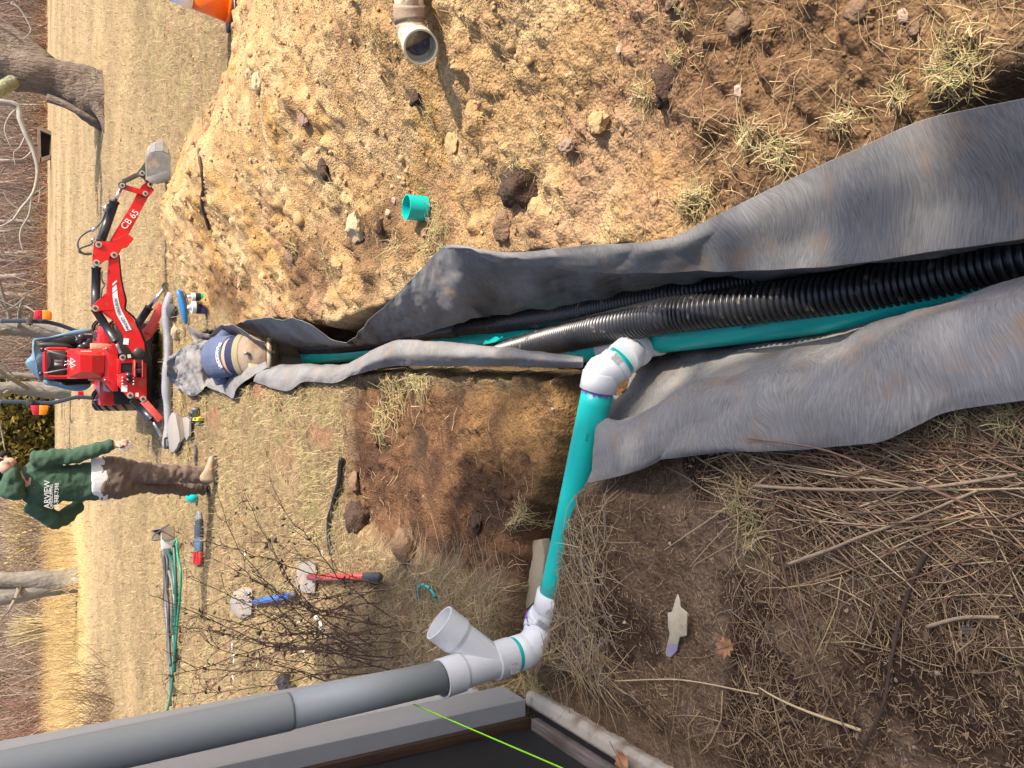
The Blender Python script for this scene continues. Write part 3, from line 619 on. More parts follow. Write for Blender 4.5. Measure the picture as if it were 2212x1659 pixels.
def vb(name, a, b2, m, par, bev=.003):
    o = MB(); o.box(a, b2); return o.build(name, m, par, bevel=bev)
zb = .012
vb('door_post', (xs-.12, y0, zb), (xf, y1, 3.0), grey, wall)
dpost = wall
vb('door_jamb', (xs-.12, y0-.026, zb-.004), (xs-.004, y0-.002, 3.0), brown, wall)
# dark glazing set behind, running towards the camera
scr = vb('screen', (xs-.09, -.6, .03), (xs-.03, y0-.05, 2.6), glass, wall, .001)
vb('bottom_rail', (xs-.10, -.6, -.02), (xs+.004, y0-.052, .022), wood, wall, .004)
vb('sill_gap', (xs+.006, -.6, -.05), (xs+.028, y0-.004, -.004), mat('gap_black', (.015, .015, .015), .6), wall, .002)  # black strip standing in for the dark gap between rail and sill
b = MB(); sp_ = [(xs+.03, -.06), (xs+.03, .004), (xs+.042, .012), (xs+.072, .006), (xs+.085, -.012), (xs+.085, -.06)]
b.prism([Vector((x, y0+.008, z)) for x, z in sp_], (0, -3.4, 0)); b.build('sill', cream, wall, bevel=.004)
vb('siding', (-3.2, y1, -.2), (xs-.02, y1+.6, 3.0), mat('house_siding', (.45, .45, .43), .7), wall)
vb('header', (xs-.2, -.6, 2.6), (xf, y0, 3.0), grey, wall)
vb('foundation', (-3.2, y1+.001, -.25), (xs+.03, y1+.55, .01), mat('foundation_stone', (.20, .17, .14), .9, (.12, .10, .08), 8, bump=.8), wall)
# neon mason's line
sl0 = WY(*c('K', 985, 1318), top.y+.02); sl1 = WY(1225, 1664, 1.75)
b = MB(); ln = [sl0.lerp(sl1, i/20) for i in range(21)]; ln.append(sl1+(sl1-sl0)*.6); b.tube(ln, .0022, 6)
o = b.build('string_line', mat('neon_line', (.30, .78, .01), .5), None, smooth=True); tag(o, 'taut neon green mason line running across the dark door glass', 'string line')


# ------------------------------------------------------------------ compact tractor with backhoe
red = mat('red_paint', (.58, .008, .010), .30, (.64, .012, .014), 3, spec=.5, coat=.25, mix2=((.34, .10, .06), 9, .60, .78, .75))
redd = mat('red_paint_dusty', (.55, .045, .035), .5, (.60, .10, .08), 9, mix2=((.40, .26, .16), 9, .62, .75, .8))
blk = mat('black_paint', (.016, .018, .024), .32, (.024, .027, .034), 8, mix2=((.20, .15, .11), 12, .68, .8, .8))
dkm = mat('dark_steel', (.05, .045, .04), .5, (.10, .085, .07), 12, metal=.3, mix2=((.25, .17, .11), 10, .55, .7, .8))
chrome = mat('chrome_rod', (.62, .64, .68), .12, metal=1)
pin = mat('zinc_pin', (.45, .42, .34), .4, (.55, .52, .44), 20, metal=.4)
grm = mat('dark_greasy_steel', (.045, .04, .035), .45)
rubber = mat('tyre_rubber', (.025, .025, .027), .8, (.04, .04, .042), 20, bump=.3)
mud = mat('dry_mud_tread', (.30, .19, .12), .95, (.36, .24, .15), 14, bump=.5)
slate = mat('slate_grey_bar', (.045, .065, .085), .42, (.055, .078, .10), 6)
decal = mat('decal_white', (.78, .78, .76), .4)
dtx = mat('decal_teal_ink', (.02, .10, .11), .5)
TY = 11.1
tr = thing('backhoe_tractor', (0.35, 11.7, 0), 'red compact tractor seen from behind with backhoe arm swung out over the soil heap', 'tractor')
def A(x, y, Y=TY): return WY(*c('A', x, y), Y)
def Bq(x, y, Y=TY): return WY(*c('B', x, y), Y)
def Cq(x, y, Y=TY): return WY(*c('C', x, y), Y)
def plate(b, pts, th): return b.prism(pts, (0, th, 0))
def Al(l, Y=TY, f=A): return [f(x, y, Y) for x, y in l]
# rear frame plate built round its openings
b = MB()
for l in ([(1195, 870), (1262, 870), (1250, 930), (1248, 1062), (1262, 1075), (1195, 1075)], [(1262, 870), (1405, 880), (1408, 925), (1250, 930)], [(1405, 880), (1582, 930), (1582, 960), (1408, 925)],
          [(1530, 958), (1582, 960), (1582, 1112), (1530, 1112)], [(1402, 925), (1424, 925), (1424, 1112), (1402, 1112)], [(1195, 1075), (1402, 1062), (1402, 1112), (1584, 1112), (1586, 1325), (1590, 1420), (1500, 1405), (1335, 1372), (1200, 1215)],
          [(1195, 1060), (1260, 1062), (1340, 1050), (1402, 1062), (1195, 1076)]): plate(b, Al(l), .035)
b.build('rear_frame', red, tr, bevel=.004)
b = MB(); b.box((A(1250, 1110).x, TY+.05, A(1560, 900).z), (A(1250, 880).x, TY+.3, A(1250, 900).z)); b.build('gearbox', grm, tr, bevel=.01)
b = MB(); b.tube([A(1480, 930, TY-.03), A(1480, 1000, TY-.03)], .045, 16); b.tube([A(1480, 1000, TY-.03), A(1475, 1060, TY-.03)], [.06, .055], 16); b.build('swing_pin', grm, tr, smooth=True)
b = MB()
for x in (1425, 1525): plate(b, Al([(x, 885), (x+14, 885), (x+14, 1110), (x, 1110)], TY-.10), .1)
b.build('pivot_lug', redd, tr, bevel=.003)
b = MB(); b.tube([A(1352, 1090, TY), A(1352, 1090, TY-.06)], .035, 16); b.tube([A(1352, 1155, TY), A(1352, 1150, TY-.05)], .03, 14); b.build('knob', blk, tr, smooth=True)
b = MB()
for x, y in ((1270, 1120), (1270, 1160), (1270, 1200), (1410, 1120), (1415, 1165), (1415, 1205), (1350, 1075)): b.tube([A(x, y, TY), A(x, y, TY-.05)], .012, 10)
b.build('bolts', pin, tr, smooth=True, kind='stuff')
# console tower with facetted relief
b = MB(); V = [A(545, 738, TY+.12), A(545, 1122, TY+.12), A(715, 820, TY-.02), A(715, 1040, TY-.02), A(870, 828, TY-.02), A(870, 1042, TY-.02), A(940, 750, TY+.10), A(940, 1120, TY+.10), A(1040, 750, TY+.10), A(1035, 1128, TY+.10), A(1035, 830, TY+.02), A(1030, 1040, TY+.02)]
b.add(V, [(0, 1, 3, 2), (2, 3, 5, 4), (0, 2, 4, 6), (1, 7, 5, 3), (4, 5, 11, 10), (4, 10, 8, 6), (5, 7, 9, 11)])
b.hexa([A(1040, 750, TY+.1), A(1035, 1128, TY+.1), A(1035, 1128, TY+.4), A(1040, 750, TY+.4), A(545, 738, TY+.12), A(545, 1122, TY+.12), A(560, 1122, TY+.4), A(560, 738, TY+.4)])
b.build('console', red, tr)
b = MB(); plate(b, Al([(1005, 752), (1135, 668), (1210, 678), (1212, 1295), (1140, 1300), (990, 1130), (1035, 1100), (1035, 800)], TY+.03), .22); b.build('lower_cover', red, tr, bevel=.006)
b = MB()
for q in ((1055, 738), (1040, 1147)): b.ell(A(*q, TY+.02), (.012, .012, .012), 10, 6)
b.build('cover_bolt', pin, tr, smooth=True, kind='stuff')
# emblem: three triangles
for tri in ([(553, 885), (553, 962), (600, 925)], [(590, 857), (655, 905), (592, 930)], [(592, 925), (655, 955), (590, 990)]):
    b = MB(); n_ = (A(715, 820, TY-.02)-A(545, 738, TY+.12)); 
    pts = []
    for x, y in tri:
        f_ = (x-545)/170; pts.append(A(x, y, TY+.12-.14*f_-.006))
    cen = sum(pts, Vector())/3
    for i in range(3):
        p, q = pts[i], pts[(i+1) % 3]; b.add([p, q, q.lerp(cen, .26), p.lerp(cen, .26)], [(0, 1, 2, 3)])
    b.build('emblem', decal, tr)
b = MB(); hp = Al([(548, 745), (300, 741), (262, 768), (255, 800), (250, 930), (258, 1060), (285, 1098), (330, 1108), (550, 1110)], TY+.16); b.tube(cr(hp, 50), .020, 10); b.build('seat_hoop', red, tr, smooth=True)
seatm = mat('seat_vinyl', (.035, .037, .04), .5, (.05, .052, .055), 8, bump=.2)
b = MB(); plate(b, Al([(275, 765), (550, 765), (550, 1095), (275, 1095)], TY+.45), .12); b.build('seat_back', seatm, tr, bevel=.03)
b = MB(); b.puff([A(x, y, TY+.5) for x, y in ((145, 690), (200, 655), (300, 642), (450, 650), (570, 680), (640, 730), (560, 745), (300, 740), (200, 720))], (0, -.06, 0)); b.build('seat_bolster', seatm, tr, smooth=True)
grip = mat('grey_grip', (.22, .22, .20), .6)
for y in (905, 945):
    b = MB(); b.tube([A(378, y, TY+.15), A(484, y, TY+.14)], .018, 10); g_ = b.build('lever', grip, tr, smooth=True)
    b = MB(); b.tube([A(484, y, TY+.14), A(560, y+4, TY+.1)], .006, 8); b.build('rod', chrome, g_, smooth=True)
b = MB(); b.tube([A(235, 750, TY+.1), A(400, 800, TY+.1), A(545, 835, TY+.1)], .008, 8); b.build('stay_rod', grip, tr, smooth=True)
b = MB(); b.tube([A(200, 1070, TY+.1), A(400, 1030, TY+.1), A(545, 1005, TY+.1)], .008, 8); b.build('stay_rod', grip, tr, smooth=True)
for q in ((222, 752), (203, 1070)): b = MB(); b.ell(A(*q, TY+.09), (.03, .03, .026), 14, 8); b.build('lever_knob', blk, tr, smooth=True)
b = MB()
for q, r_ in (((740, 590), .045), ((690, 630), .03), ((800, 690), .05), ((740, 720), .045), ((720, 640), .03), ((830, 640), .035)): b.ell(A(*q, TY+.3), (r_, r_, r_*1.2), 10, 7)
b.tube([A(740, 590, TY+.3), A(800, 615, TY+.3), A(870, 620, TY+.3)], .012, 8); b.tube([A(700, 640, TY+.3), A(735, 690, TY+.3), A(780, 760, TY+.3)], .010, 8)
b.tube([A(640, 560, TY+.35), A(700, 640, TY+.33), A(740, 700, TY+.3)], .008, 8)
b.build('joystick', blk, tr, smooth=True)
for l in ([(850, 668), (1110, 676), (1035, 745), (850, 745)], [(838, 1130), (990, 1130), (995, 1158), (840, 1158)]): b = MB(); plate(b, Al(l, TY+.2), .25); b.build('foot_board', mat('tan_foot_board', (.50, .40, .24), .7, (.38, .29, .17), 10), tr, bevel=.004)
b = MB(); plate(b, Al([(1000, 1160), (1120, 1240), (1110, 1310), (1030, 1290), (1030, 1180)], TY+.15), .2); b.build('hitch_block', mat('cast_grey', (.32, .30, .27), .6), tr, bevel=.01)
# fenders, wheels
def boxP(b, l, Y0, Y1, rz=0): 
    p = [A(*q, Y0) for q in l]; return b.prism(p, (0, Y1-Y0, 0))
fx0, fx1 = A(900, 668, TY+.35).x, A(900, 436, TY+.35).x
gx0, gx1 = A(900, 1484, TY+.35).x, A(900, 1162, TY+.35).x
zf = A(1000, 500, TY+.35).z
def fender(x0, x1):
    b = MB(); zt = zf+.02
    pr = [(TY+.35, zt-.20), (TY+.35, zt-.03), (TY+.38, zt), (TY+.95, zt+.02), (TY+1.12, zt-.10), (TY+1.2, zt-.35), (TY+1.16, zt-.35), (TY+1.08, zt-.13), (TY+.93, zt-.02), (TY+.40, zt-.04)]
    b.prism([Vector((x0, y, z)) for y, z in pr], (x1-x0, 0, 0)); b.box((x0, TY+.4, zt-.22), (x0+.03, TY+1.1, zt-.03)); return b.build('fender', red, tr, bevel=.012)
fender(fx0, fx1); fender(gx0, gx1)
def wheel(cx, cy, r=.37, w=.27):
    b = MB(); n = 40; prof = [(-w/2, r*.62), (-w/2, r*.86), (-w*.38, r*.95), (0, r*.97), (w*.38, r*.95), (w/2, r*.86), (w/2, r*.62)]
    V = []; 
    for i in range(n):
        a = 2*math.pi*i/n
        for x, rr in prof: V.append((cx+x, cy+rr*math.cos(a), r+rr*math.sin(a)))
    k = len(prof); b.add(V, [(i*k+j, ((i+1) % n)*k+j, ((i+1) % n)*k+j+1, i*k+j+1) for i in range(n) for j in range(k-1)])
    t_ = b.build('tyre', mud, tr, smooth=True)
    b = MB()
    for i in range(20):
        for sgn in (-1, 1):
            a0 = 2*math.pi*(i+(.5 if sgn > 0 else 0))/20
            pts = []
            for j in range(5):
                f_ = j/4; a = a0+.26*f_; x = sgn*w*.5*(.06+.94*f_); rr = r*(.985-.11*max(0, f_-.6)/.4)
                for da, dr in ((-.035, 0), (.035, 0), (.028, .028), (-.028, .028)):
                    pts.append((cx+x, cy+(rr+dr)*math.cos(a+da), r+(rr+dr)*math.sin(a+da)))
            b.add(pts, [(j*4+k2, j*4+(k2+1) % 4, (j+1)*4+(k2+1) % 4, (j+1)*4+k2) for j in range(4) for k2 in range(4)]+[(0, 1, 2, 3), (16, 17, 18, 19)])
    b.build('lugs', rubber, t_, kind='stuff')
    b = MB(); b.tube([(cx-w*.35, cy, r), (cx+w*.35, cy, r)], r*.62, 24); b.build('rim', mat('cream_rim', (.55, .52, .44), .5), t_, smooth=False)
gw = (A(1300, 1310, TY+.75).x+A(1300, 1560, TY+.75).x)/2; print('wheel', gw, fx0, fx1, gx0, gx1, zf)
wheel(gw+.03, TY+.80); wheel((fx0+fx1)/2+.06, TY+.80)
b = MB(); b.box((-.25, TY+.3, .12), (.75, TY+2.2, .55)); b.box((gw, TY+.7, .3), (fx1, TY+.9, .45)); b.build('chassis', mat('underbody_black', (.012, .012, .012), .7), tr, bevel=.02)
b = MB(); b.box((.0, TY+1.3, .5), (.62, TY+2.6, .92)); b.build('hood', red, tr, bevel=.05)
# roll bars with lamps
for pts, nm in (([(-330, 380), (0, 378), (130, 385), (300, 396), (450, 432), (560, 470), (660, 502), (900, 520)], 0), ([(-330, 1430), (0, 1436), (80, 1440), (300, 1450), (430, 1432), (560, 1398), (700, 1372), (900, 1388)], 1)):
    b = MB(); P_ = cr([A(x, y, TY+1.0) for x, y in pts], 40); b.tube(P_, .034, 4); rb2 = b.build('roll_bar', slate, tr, bevel=.008)
    b = MB(); q = A(60, 378 if not nm else 1440, TY+.96); b.box((q.x-.045, q.y-.03, q.z-.03), (q.x+.045, q.y+.06, q.z+.04)); b.tube([q+Vector((-.06, 0, 0)), q+Vector((.07, 0, 0))], .014, 8); b.build('bar_hinge', dkm, rb2, bevel=.004)
lr = mat('lamp_red', (.50, .006, .02), .18, (.62, .03, .05), 40, coat=.6); la = mat('lamp_amber', (.85, .20, .005), .18, (.95, .33, .02), 40, coat=.6); lh = mat('lamp_housing', (.30, .02, .02), .5)
for (r_, a_) in (([(112, 355), (118, 240), (220, 236), (218, 358)], [(218, 358), (220, 236), (325, 245), (346, 270), (345, 365)]), ([(65, 1482), (180, 1482), (176, 1606), (95, 1604)], [(180, 1482), (304, 1484), (300, 1540), (268, 1604), (176, 1606)])):
    lb = MB(); lb.prism([A(x, y, TY+.90) for x, y in (r_[0], r_[1] if r_[0][1] < 1000 else r_[3], a_[3 if r_[0][1] < 1000 else 3], a_[-1] if r_[0][1] < 1000 else a_[1])], (0, .05, 0)); lamp = lb.build('tail_lamp', lh, tr, bevel=.006)
    b = MB(); plate(b, Al(r_, TY+.87), .04); b.build('red_lens', lr, lamp, bevel=.006)
    b = MB(); plate(b, Al(a_, TY+.87), .04); b.build('amber_lens', la, lamp, bevel=.006)
b = MB(); plate(b, Al([(690, 1300), (760, 1295), (770, 1370), (690, 1420)], TY+1.3), .1); b.build('loader_frame', red, tr)
# boom
BY = TY-.16
def pout(fl): return [f(x, y, BY) for f, x, y in fl]
boom = [(Bq, 538, 640), (Bq, 600, 560), (Bq, 690, 612), (Bq, 705, 800), (Bq, 722, 1000), (Bq, 756, 1180), (Bq, 800, 1380), (A, 1290, 230), (A, 1400, 330), (A, 1485, 500), (A, 1556, 670), (A, 1560, 780), (A, 1490, 850), (A, 1400, 790), (A, 1330, 700), (A, 1285, 560), (A, 1165, 372), (A, 1090, 320), (A, 985, 240), (A, 905, 262), (Bq, 248, 1480), (Bq, 500, 1245), (Bq, 512, 1000), (Bq, 530, 740)]
pts = pout(boom)
def tri_prism(name, pts, th, m, par, bev=.005):
    bm = bmesh.new(); off = par.location.copy()
    if par.parent: off += par.parent.location
    vs = [bm.verts.new(Vector(p)-off) for p in pts]; f_ = bm.faces.new(vs); bmesh.ops.triangulate(bm, faces=[f_])
    ex = bmesh.ops.extrude_face_region(bm, geom=list(bm.faces)); 
    for v in [g for g in ex['geom'] if isinstance(g, bmesh.types.BMVert)]: v.co += Vector((0, th, 0))
    bmesh.ops.recalc_face_normals(bm, faces=bm.faces); bmesh.ops.dissolve_limit(bm, angle_limit=.01, verts=bm.verts, edges=bm.edges)
    me = bpy.data.meshes.new(name); bm.to_mesh(me); bm.free(); me.materials.append(m); o = bpy.data.objects.new(name, me); o.parent = par; COL.objects.link(o)
    if bev: md = o.modifiers.new('bevel', 'BEVEL'); md.width = bev; md.segments = 2; md.limit_method = 'ANGLE'
    return o
bo = tri_prism('boom', pts, .12, red, tr)
b = MB(); bl = [(Bq, 694, 640), (Bq, 712, 800), (Bq, 732, 1000), (Bq, 765, 1180), (Bq, 815, 1390), (A, 1305, 230), (A, 1418, 330), (A, 1503, 500), (A, 1572, 670), (A, 1600, 760), (A, 1640, 880)]
b.tube(cr([f(x, y, BY+.06) for f, x, y in bl], 30), .012, 6); b.build('hydraulic_line', blk, bo, smooth=True)
# white decal with lettering following the boom
stL = [(Bq, 592, 1275), (Bq, 606, 1400), (Bq, 640, 1540), (A, 1195, 300), (A, 1245, 390), (A, 1312, 512)]
stR = [(Bq, 672, 1212), (Bq, 684, 1330), (Bq, 716, 1480), (A, 1258, 240), (A, 1315, 350), (A, 1388, 492)]
qL = cr([f(x, y, BY-.004) for f, x, y in stL], 24); qR = cr([f(x, y, BY-.004) for f, x, y in stR], 24)
b = MB()
for i in range(23): b.add([qL[i], qR[i], qR[i+1], qL[i+1]], [(0, 1, 2, 3)])
b.build('decal_stripe', decal, bo)
b = MB(); plate(b, Al([(595, 1262), (590, 1180), (655, 1120), (670, 1195)], BY-.004, Bq), .003); plate(b, Al([(594, 1142), (590, 1110), (662, 1045), (668, 1075)], BY-.004, Bq), .003); b.build('decal_bars', decal, bo)
txt = 'MASSEY FERGUSON'
for i, ch in enumerate(txt):
    if ch == ' ': continue
    f_ = 22-(i+.6)*21.0/len(txt)*.86; k = int(f_); g_ = f_-k
    mid = lambda kk: (Vector(qL[kk])+Vector(qR[kk]))/2
    p = mid(k).lerp(mid(min(k+1, 23)), g_); tdir = (mid(max(k-1, 0))-mid(min(k+1, 23))).normalized(); ydir = Vector((0, -1, 0)).cross(tdir)*-1
    if ydir.z < 0: ydir = -ydir
    text_mesh(ch, p+Vector((0, -.003, 0)), tdir, ydir, .046, dtx, bo, 'letter', .001)
# dipper arm
DY = BY-.0
arm = [(Bq, 560, 378), (Cq, 560, 1440), (Cq, 640, 1285), (Cq, 745, 1090), (Cq, 842, 1020), (Cq, 985, 1170), (Cq, 870, 1310), (Cq, 690, 1640), (Bq, 1010, 20), (Bq, 872, 272), (Bq, 840, 330), (Bq, 640, 480)]
dip = tri_prism('dipper', [f(x, y, DY+.02) for f, x, y in arm], .09, red, tr)
elb = [(300, 415), (560, 422), (700, 352), (822, 292), (895, 325), (935, 372), (925, 402), (835, 510), (745, 540), (705, 610), (640, 690), (545, 655), (530, 712), (455, 742), (388, 795), (330, 812), (266, 792), (262, 700), (275, 560)]
tri_prism('elbow_plate', [Bq(x, y, DY-.02) for x, y in elb], .015, red, dip); tri_prism('elbow_plate', [Bq(x, y, DY+.13) for x, y in elb], .015, red, dip)
pA = Cq(560, 1620, DY); 
text_mesh('CB 65', Vector((Bq(880, 60, DY+.015).x, DY+.012, Bq(880, 20, DY).z)), Bq(1005, -75, DY)-Bq(840, 130, DY), Vector((-(Bq(1005, -75, DY)-Bq(840, 130, DY)).z, 0, (Bq(1005, -75, DY)-Bq(840, 130, DY)).x)), .105, decal, dip, 'lettering', .001)
def cyl(name, a, b_, e, r, rr, Y, par):
    t_ = MB(); t_.tube([a, a.lerp(b_, .04), a.lerp(b_, .041), a.lerp(b_, .95), a.lerp(b_, .951), b_], [r*1.08, r*1.08, r, r, r*1.12, r*1.12], 12); o = t_.build(name, blk, par, smooth=False)
    for p in o.data.polygons: p.use_smooth = True
    t_ = MB(); t_.tube([b_.lerp(a, .02), e], rr, 12); t_.build('piston_rod', chrome, o, smooth=True); return o
YC = DY+.06
cyl('dipper_cylinder', Bq(400, 425, YC), WY(*c('N', 1500, 305), YC), WY(*c('N', 1590, 118), YC), .052, .024, YC, tr)
cyl('boom_cylinder', Bq(318, 1490, YC), Bq(328, 840, YC), Bq(328, 770, YC), .050, .026, YC, tr)
cyl('lift_cylinder', A(905, 215, YC), A(1180, 645, YC-.02), A(1245, 800, YC-.02), .046, .022, YC, tr)
def pins(l, f, Y, r=.034):
    for x, y in l:
        b = MB(); p = f(x, y, Y); b.tube([p, p+Vector((0, -.014, 0))], r, 16); o = b.build('pin_boss', pin, tr, smooth=False)
        b = MB(); b.tube([p+Vector((0, -.014, 0)), p+Vector((0, -.02, 0))], r*.5, 12); b.build('pin', grm, o)
pins([(365, 470), (330, 765), (618, 640), (310, 1510)], Bq, DY-.022, .036); pins([(1270, 855), (1368, 1350), (1535, 1395)], A, TY-.005, .036)
b = MB(); b.ell(A(1480, 790, BY-.01), (.06, .03, .06), 12, 8); b.build('greasy_pivot', grm, tr, smooth=True)
# bucket linkage and bucket
def bar(b, p, q, w, th):
    d = (q-p).normalized(); n = Vector((-d.z, 0, d.x))*w/2; b.prism([p+n, q+n, q-n, p-n], (0, th, 0))
b = MB()
for dy in (-.03, .10): bar(b, Cq(400, 1020, DY+dy), Cq(740, 860, DY+dy), .055, .016); b.tube([Cq(385, 1085, DY+dy), Cq(385, 1085, DY+dy+.016)], .045, 14); b.tube([Cq(760, 860, DY+dy), Cq(760, 860, DY+dy+.016)], .05, 14)
b.build('bucket_link', dkm, tr, bevel=.002)
b = MB()
for dy in (-.012, .085): bar(b, Cq(390, 1110, DY+dy), Cq(830, 1240, DY+dy), .065, .014)
b.build('bucket_lever', red, tr, bevel=.002)
pins([(385, 1095), (755, 865), (905, 1080), (815, 1245)], Cq, DY-.03, .030)
buck = mat('worn_bucket_steel', (.19, .19, .185), .5, (.27, .27, .26), 14, metal=.35, mix2=((.46, .32, .20), 6, .5, .68, .9), bump=.2)
off = Vector((.19, .30, -.05)); side = [(835, 990), (828, 640), (850, 560), (900, 500), (1000, 462), (1140, 462), (1235, 505), (1312, 600), (1352, 780), (1388, 940), (1240, 1020), (1060, 1062), (960, 1055), (880, 1015)]
bk = tri_prism('bucket', [Cq(x, y, DY-.08) for x, y in side], .012, buck, tr, .004)
b = MB(); P1 = [Cq(x, y, DY-.07) for x, y in side[:10]]
for i in range(len(P1)-1): 
    p, q = P1[i], P1[i+1]; nn = (q-p).cross(off).normalized()*.008; b.prism([p, q, q+off, p+off], nn)
b.build('bucket_shell', buck, bk)
b = MB(); b.prism([Cq(x, y, DY-.07)+off for x, y in side], (0, .012, 0)); b.build('bucket_side', buck, bk)
b = MB(); b.prism([Cq(x, y, DY-.094) for x, y in ((838, 940), (1345, 782), (1385, 940), (1060, 1062), (960, 1055), (865, 1008))], (0, .012, 0)); b.build('wear_plate', buck, bk, bevel=.003)
b = MB(); b.prism([Cq(x, y, DY+.02) for x, y in ((700, 800), (810, 650), (830, 990), (960, 1100), (900, 1130), (800, 950), (690, 880))], (0, .08, 0)); b.build('bucket_ears', dkm, bk, bevel=.004)
# hoses
hose = mat('hydraulic_hose', (.045, .06, .055), .5)
for l, f in (([(1375, 440), (1330, 560), (1240, 660), (1120, 720), (1040, 790), (1015, 880), (1050, 960), (1110, 990), (1200, 985)], 'N'), ([(1215, 830), (1180, 875), (1090, 905), (1035, 935), (1040, 975), (1120, 1000), (1200, 995)], 'N')):
    b = MB(); b.tube(cr([WY(*c(f, x, y), DY-.02) for x, y in l], 40), .010, 8); b.build('hose', hose, tr, smooth=True)
b = MB(); b.tube([WY(*c('N', 1398, 340), DY-.01), WY(*c('N', 1360, 440), DY-.02)], .018, 8); b.tube([WY(*c('N', 1255, 640), DY-.03), WY(*c('N', 1195, 700), DY-.03)], .022, 8); b.tube([WY(*c('N', 1225, 780), DY-.02), WY(*c('N', 1200, 840), DY-.02)], .016, 8); b.build('hose_fitting', chrome, tr, smooth=True, kind='stuff')
b = MB(); b.tube(cr(Al([(420, 905), (415, 1020), (440, 1090), (480, 1115)], DY, Bq), 16), .009, 8); b.tube(cr(Al([(470, 1130), (425, 1190), (415, 1260), (400, 1330)], DY, Bq), 16), .009, 8); b.build('hose', hose, tr, smooth=True)
b = MB(); b.tube(cr(Al([(1160, 410), (1140, 450), (1160, 500), (1190, 545)], DY+.1), 16), .010, 8); b.build('hose', hose, tr, smooth=True)
# stabiliser legs
cyl('stabiliser_cylinder', A(1455, 440, TY+.1), A(1620, 195, TY), Bq(1440, 1180, TY-.1), .046, .022, TY, tr)
b = MB(); plate(b, Al([(1490, 560), (1520, 500), (1590, 440), (1700, 370), (1760, 420), (1700, 520), (1640, 600), (1590, 640), (1510, 630)], TY+.05), .06); bar(b, A(1600, 540, TY+.02), WY(*c('D', 130, 330), TY-.05), .10, .05); b.build('stabiliser_leg', redd, tr, bevel=.005)
b = MB(); p = Bq(1465, 1145, TY-.12); b.tube([p, p+Vector((0, .06, 0))], .045, 14); b.build('stabiliser_foot', dkm, tr)
cyl('stabiliser_cylinder', A(1400, 1400, TY+.05), A(1650, 1655, TY), WY(*c('E', 150, 905), TY-.05), .050, .020, TY, tr)
b = MB(); bar(b, A(1540, 1420, TY-.01), WY(*c('E', 140, 640), TY-.06), .085, .05); b.build('stabiliser_leg', redd, tr, bevel=.005)
for f, l in ((A, [(1285, 600), (1355, 607), (1345, 690), (1275, 682)]), (A, [(1332, 815), (1372, 812), (1382, 858), (1335, 865)]), (A, [(1255, 1218), (1332, 1216), (1330, 1305), (1250, 1300)]), (A, [(1437, 1316), (1480, 1316), (1478, 1370), (1435, 1366)])):
    b = MB(); plate(b, Al(l, (BY if l[0][1] < 700 else TY)-.004, f), .003); b.build('warning_label', decal, tr)
b = MB(); V = [A(x, y, TY+.05+.02) for x, y in ((722, 768), (862, 768), (860, 825), (722, 822))]; b.prism([v+Vector((0, -.012, 0)) for v in V], (0, .004, 0)); b.build('warning_label', decal, tr)
# coat thrown over the seat
coat = mat('blue_grey_canvas', (.10, .19, .27), .85, (.135, .235, .32), 6, bump=.3, bscale=40); gap_fill = mat('inner_black', (.008, .008, .009), .95)
ct = thing('jacket', A(300, 950, TY+.5), 'slate blue hooded work jacket thrown over the tractor seat', 'jacket')
b = MB(); b.puff([A(x, y, TY+.38) for x, y in ((0, 920), (20, 880), (60, 850), (98, 800), (92, 700), (94, 612), (130, 612), (150, 700), (200, 745), (262, 790), (310, 820), (340, 890), (335, 950), (290, 1020), (245, 1070), (235, 1140), (220, 1190), (170, 1130), (110, 1080), (40, 1000), (5, 950))], (0, -.14, .03), 7, jit=.006); b.build('hood', coat, ct, smooth=True, sub=1)
b = MB(); b.puff([A(x, y, TY+.5) for x, y in ((92, 605), (140, 606), (260, 600), (400, 560), (560, 520), (700, 480), (880, 470), (890, 540), (720, 545), (600, 560), (420, 600), (330, 640), (250, 640), (180, 640), (110, 640))], (0, -.07, 0), 6, jit=.004); b.build('front_edge', coat, ct, smooth=True, sub=1)
b = MB(); b.puff([A(x, y, TY+.5) for x, y in ((225, 1140), (270, 1150), (330, 1175), (400, 1160), (450, 1190), (540, 1240), (640, 1280), (740, 1270), (840, 1230), (870, 1180), (860, 1240), (760, 1300), (640, 1298), (500, 1270), (380, 1225), (270, 1220), (235, 1190))], (0, -.09, 0), 6, jit=.004); b.build('sleeve', coat, ct, smooth=True, sub=1)
b = MB(); b.puff([A(x, y, TY+.62) for x, y in ((200, 650), (420, 610), (600, 560), (720, 545), (880, 560), (870, 700), (640, 740), (400, 760), (240, 740))], (0, -.05, 0), 4); b.build('gap_fill', gap_fill, ct, smooth=True); b = MB(); b.puff([A(x, y, TY+.62) for x, y in ((240, 1110), (420, 1130), (600, 1130), (860, 1130), (850, 1200), (740, 1262), (640, 1272), (520, 1225), (420, 1160), (300, 1180))], (0, -.05, 0), 4); b.build('gap_fill', gap_fill, ct, smooth=True)  # black pieces filling the open gaps inside the jacket


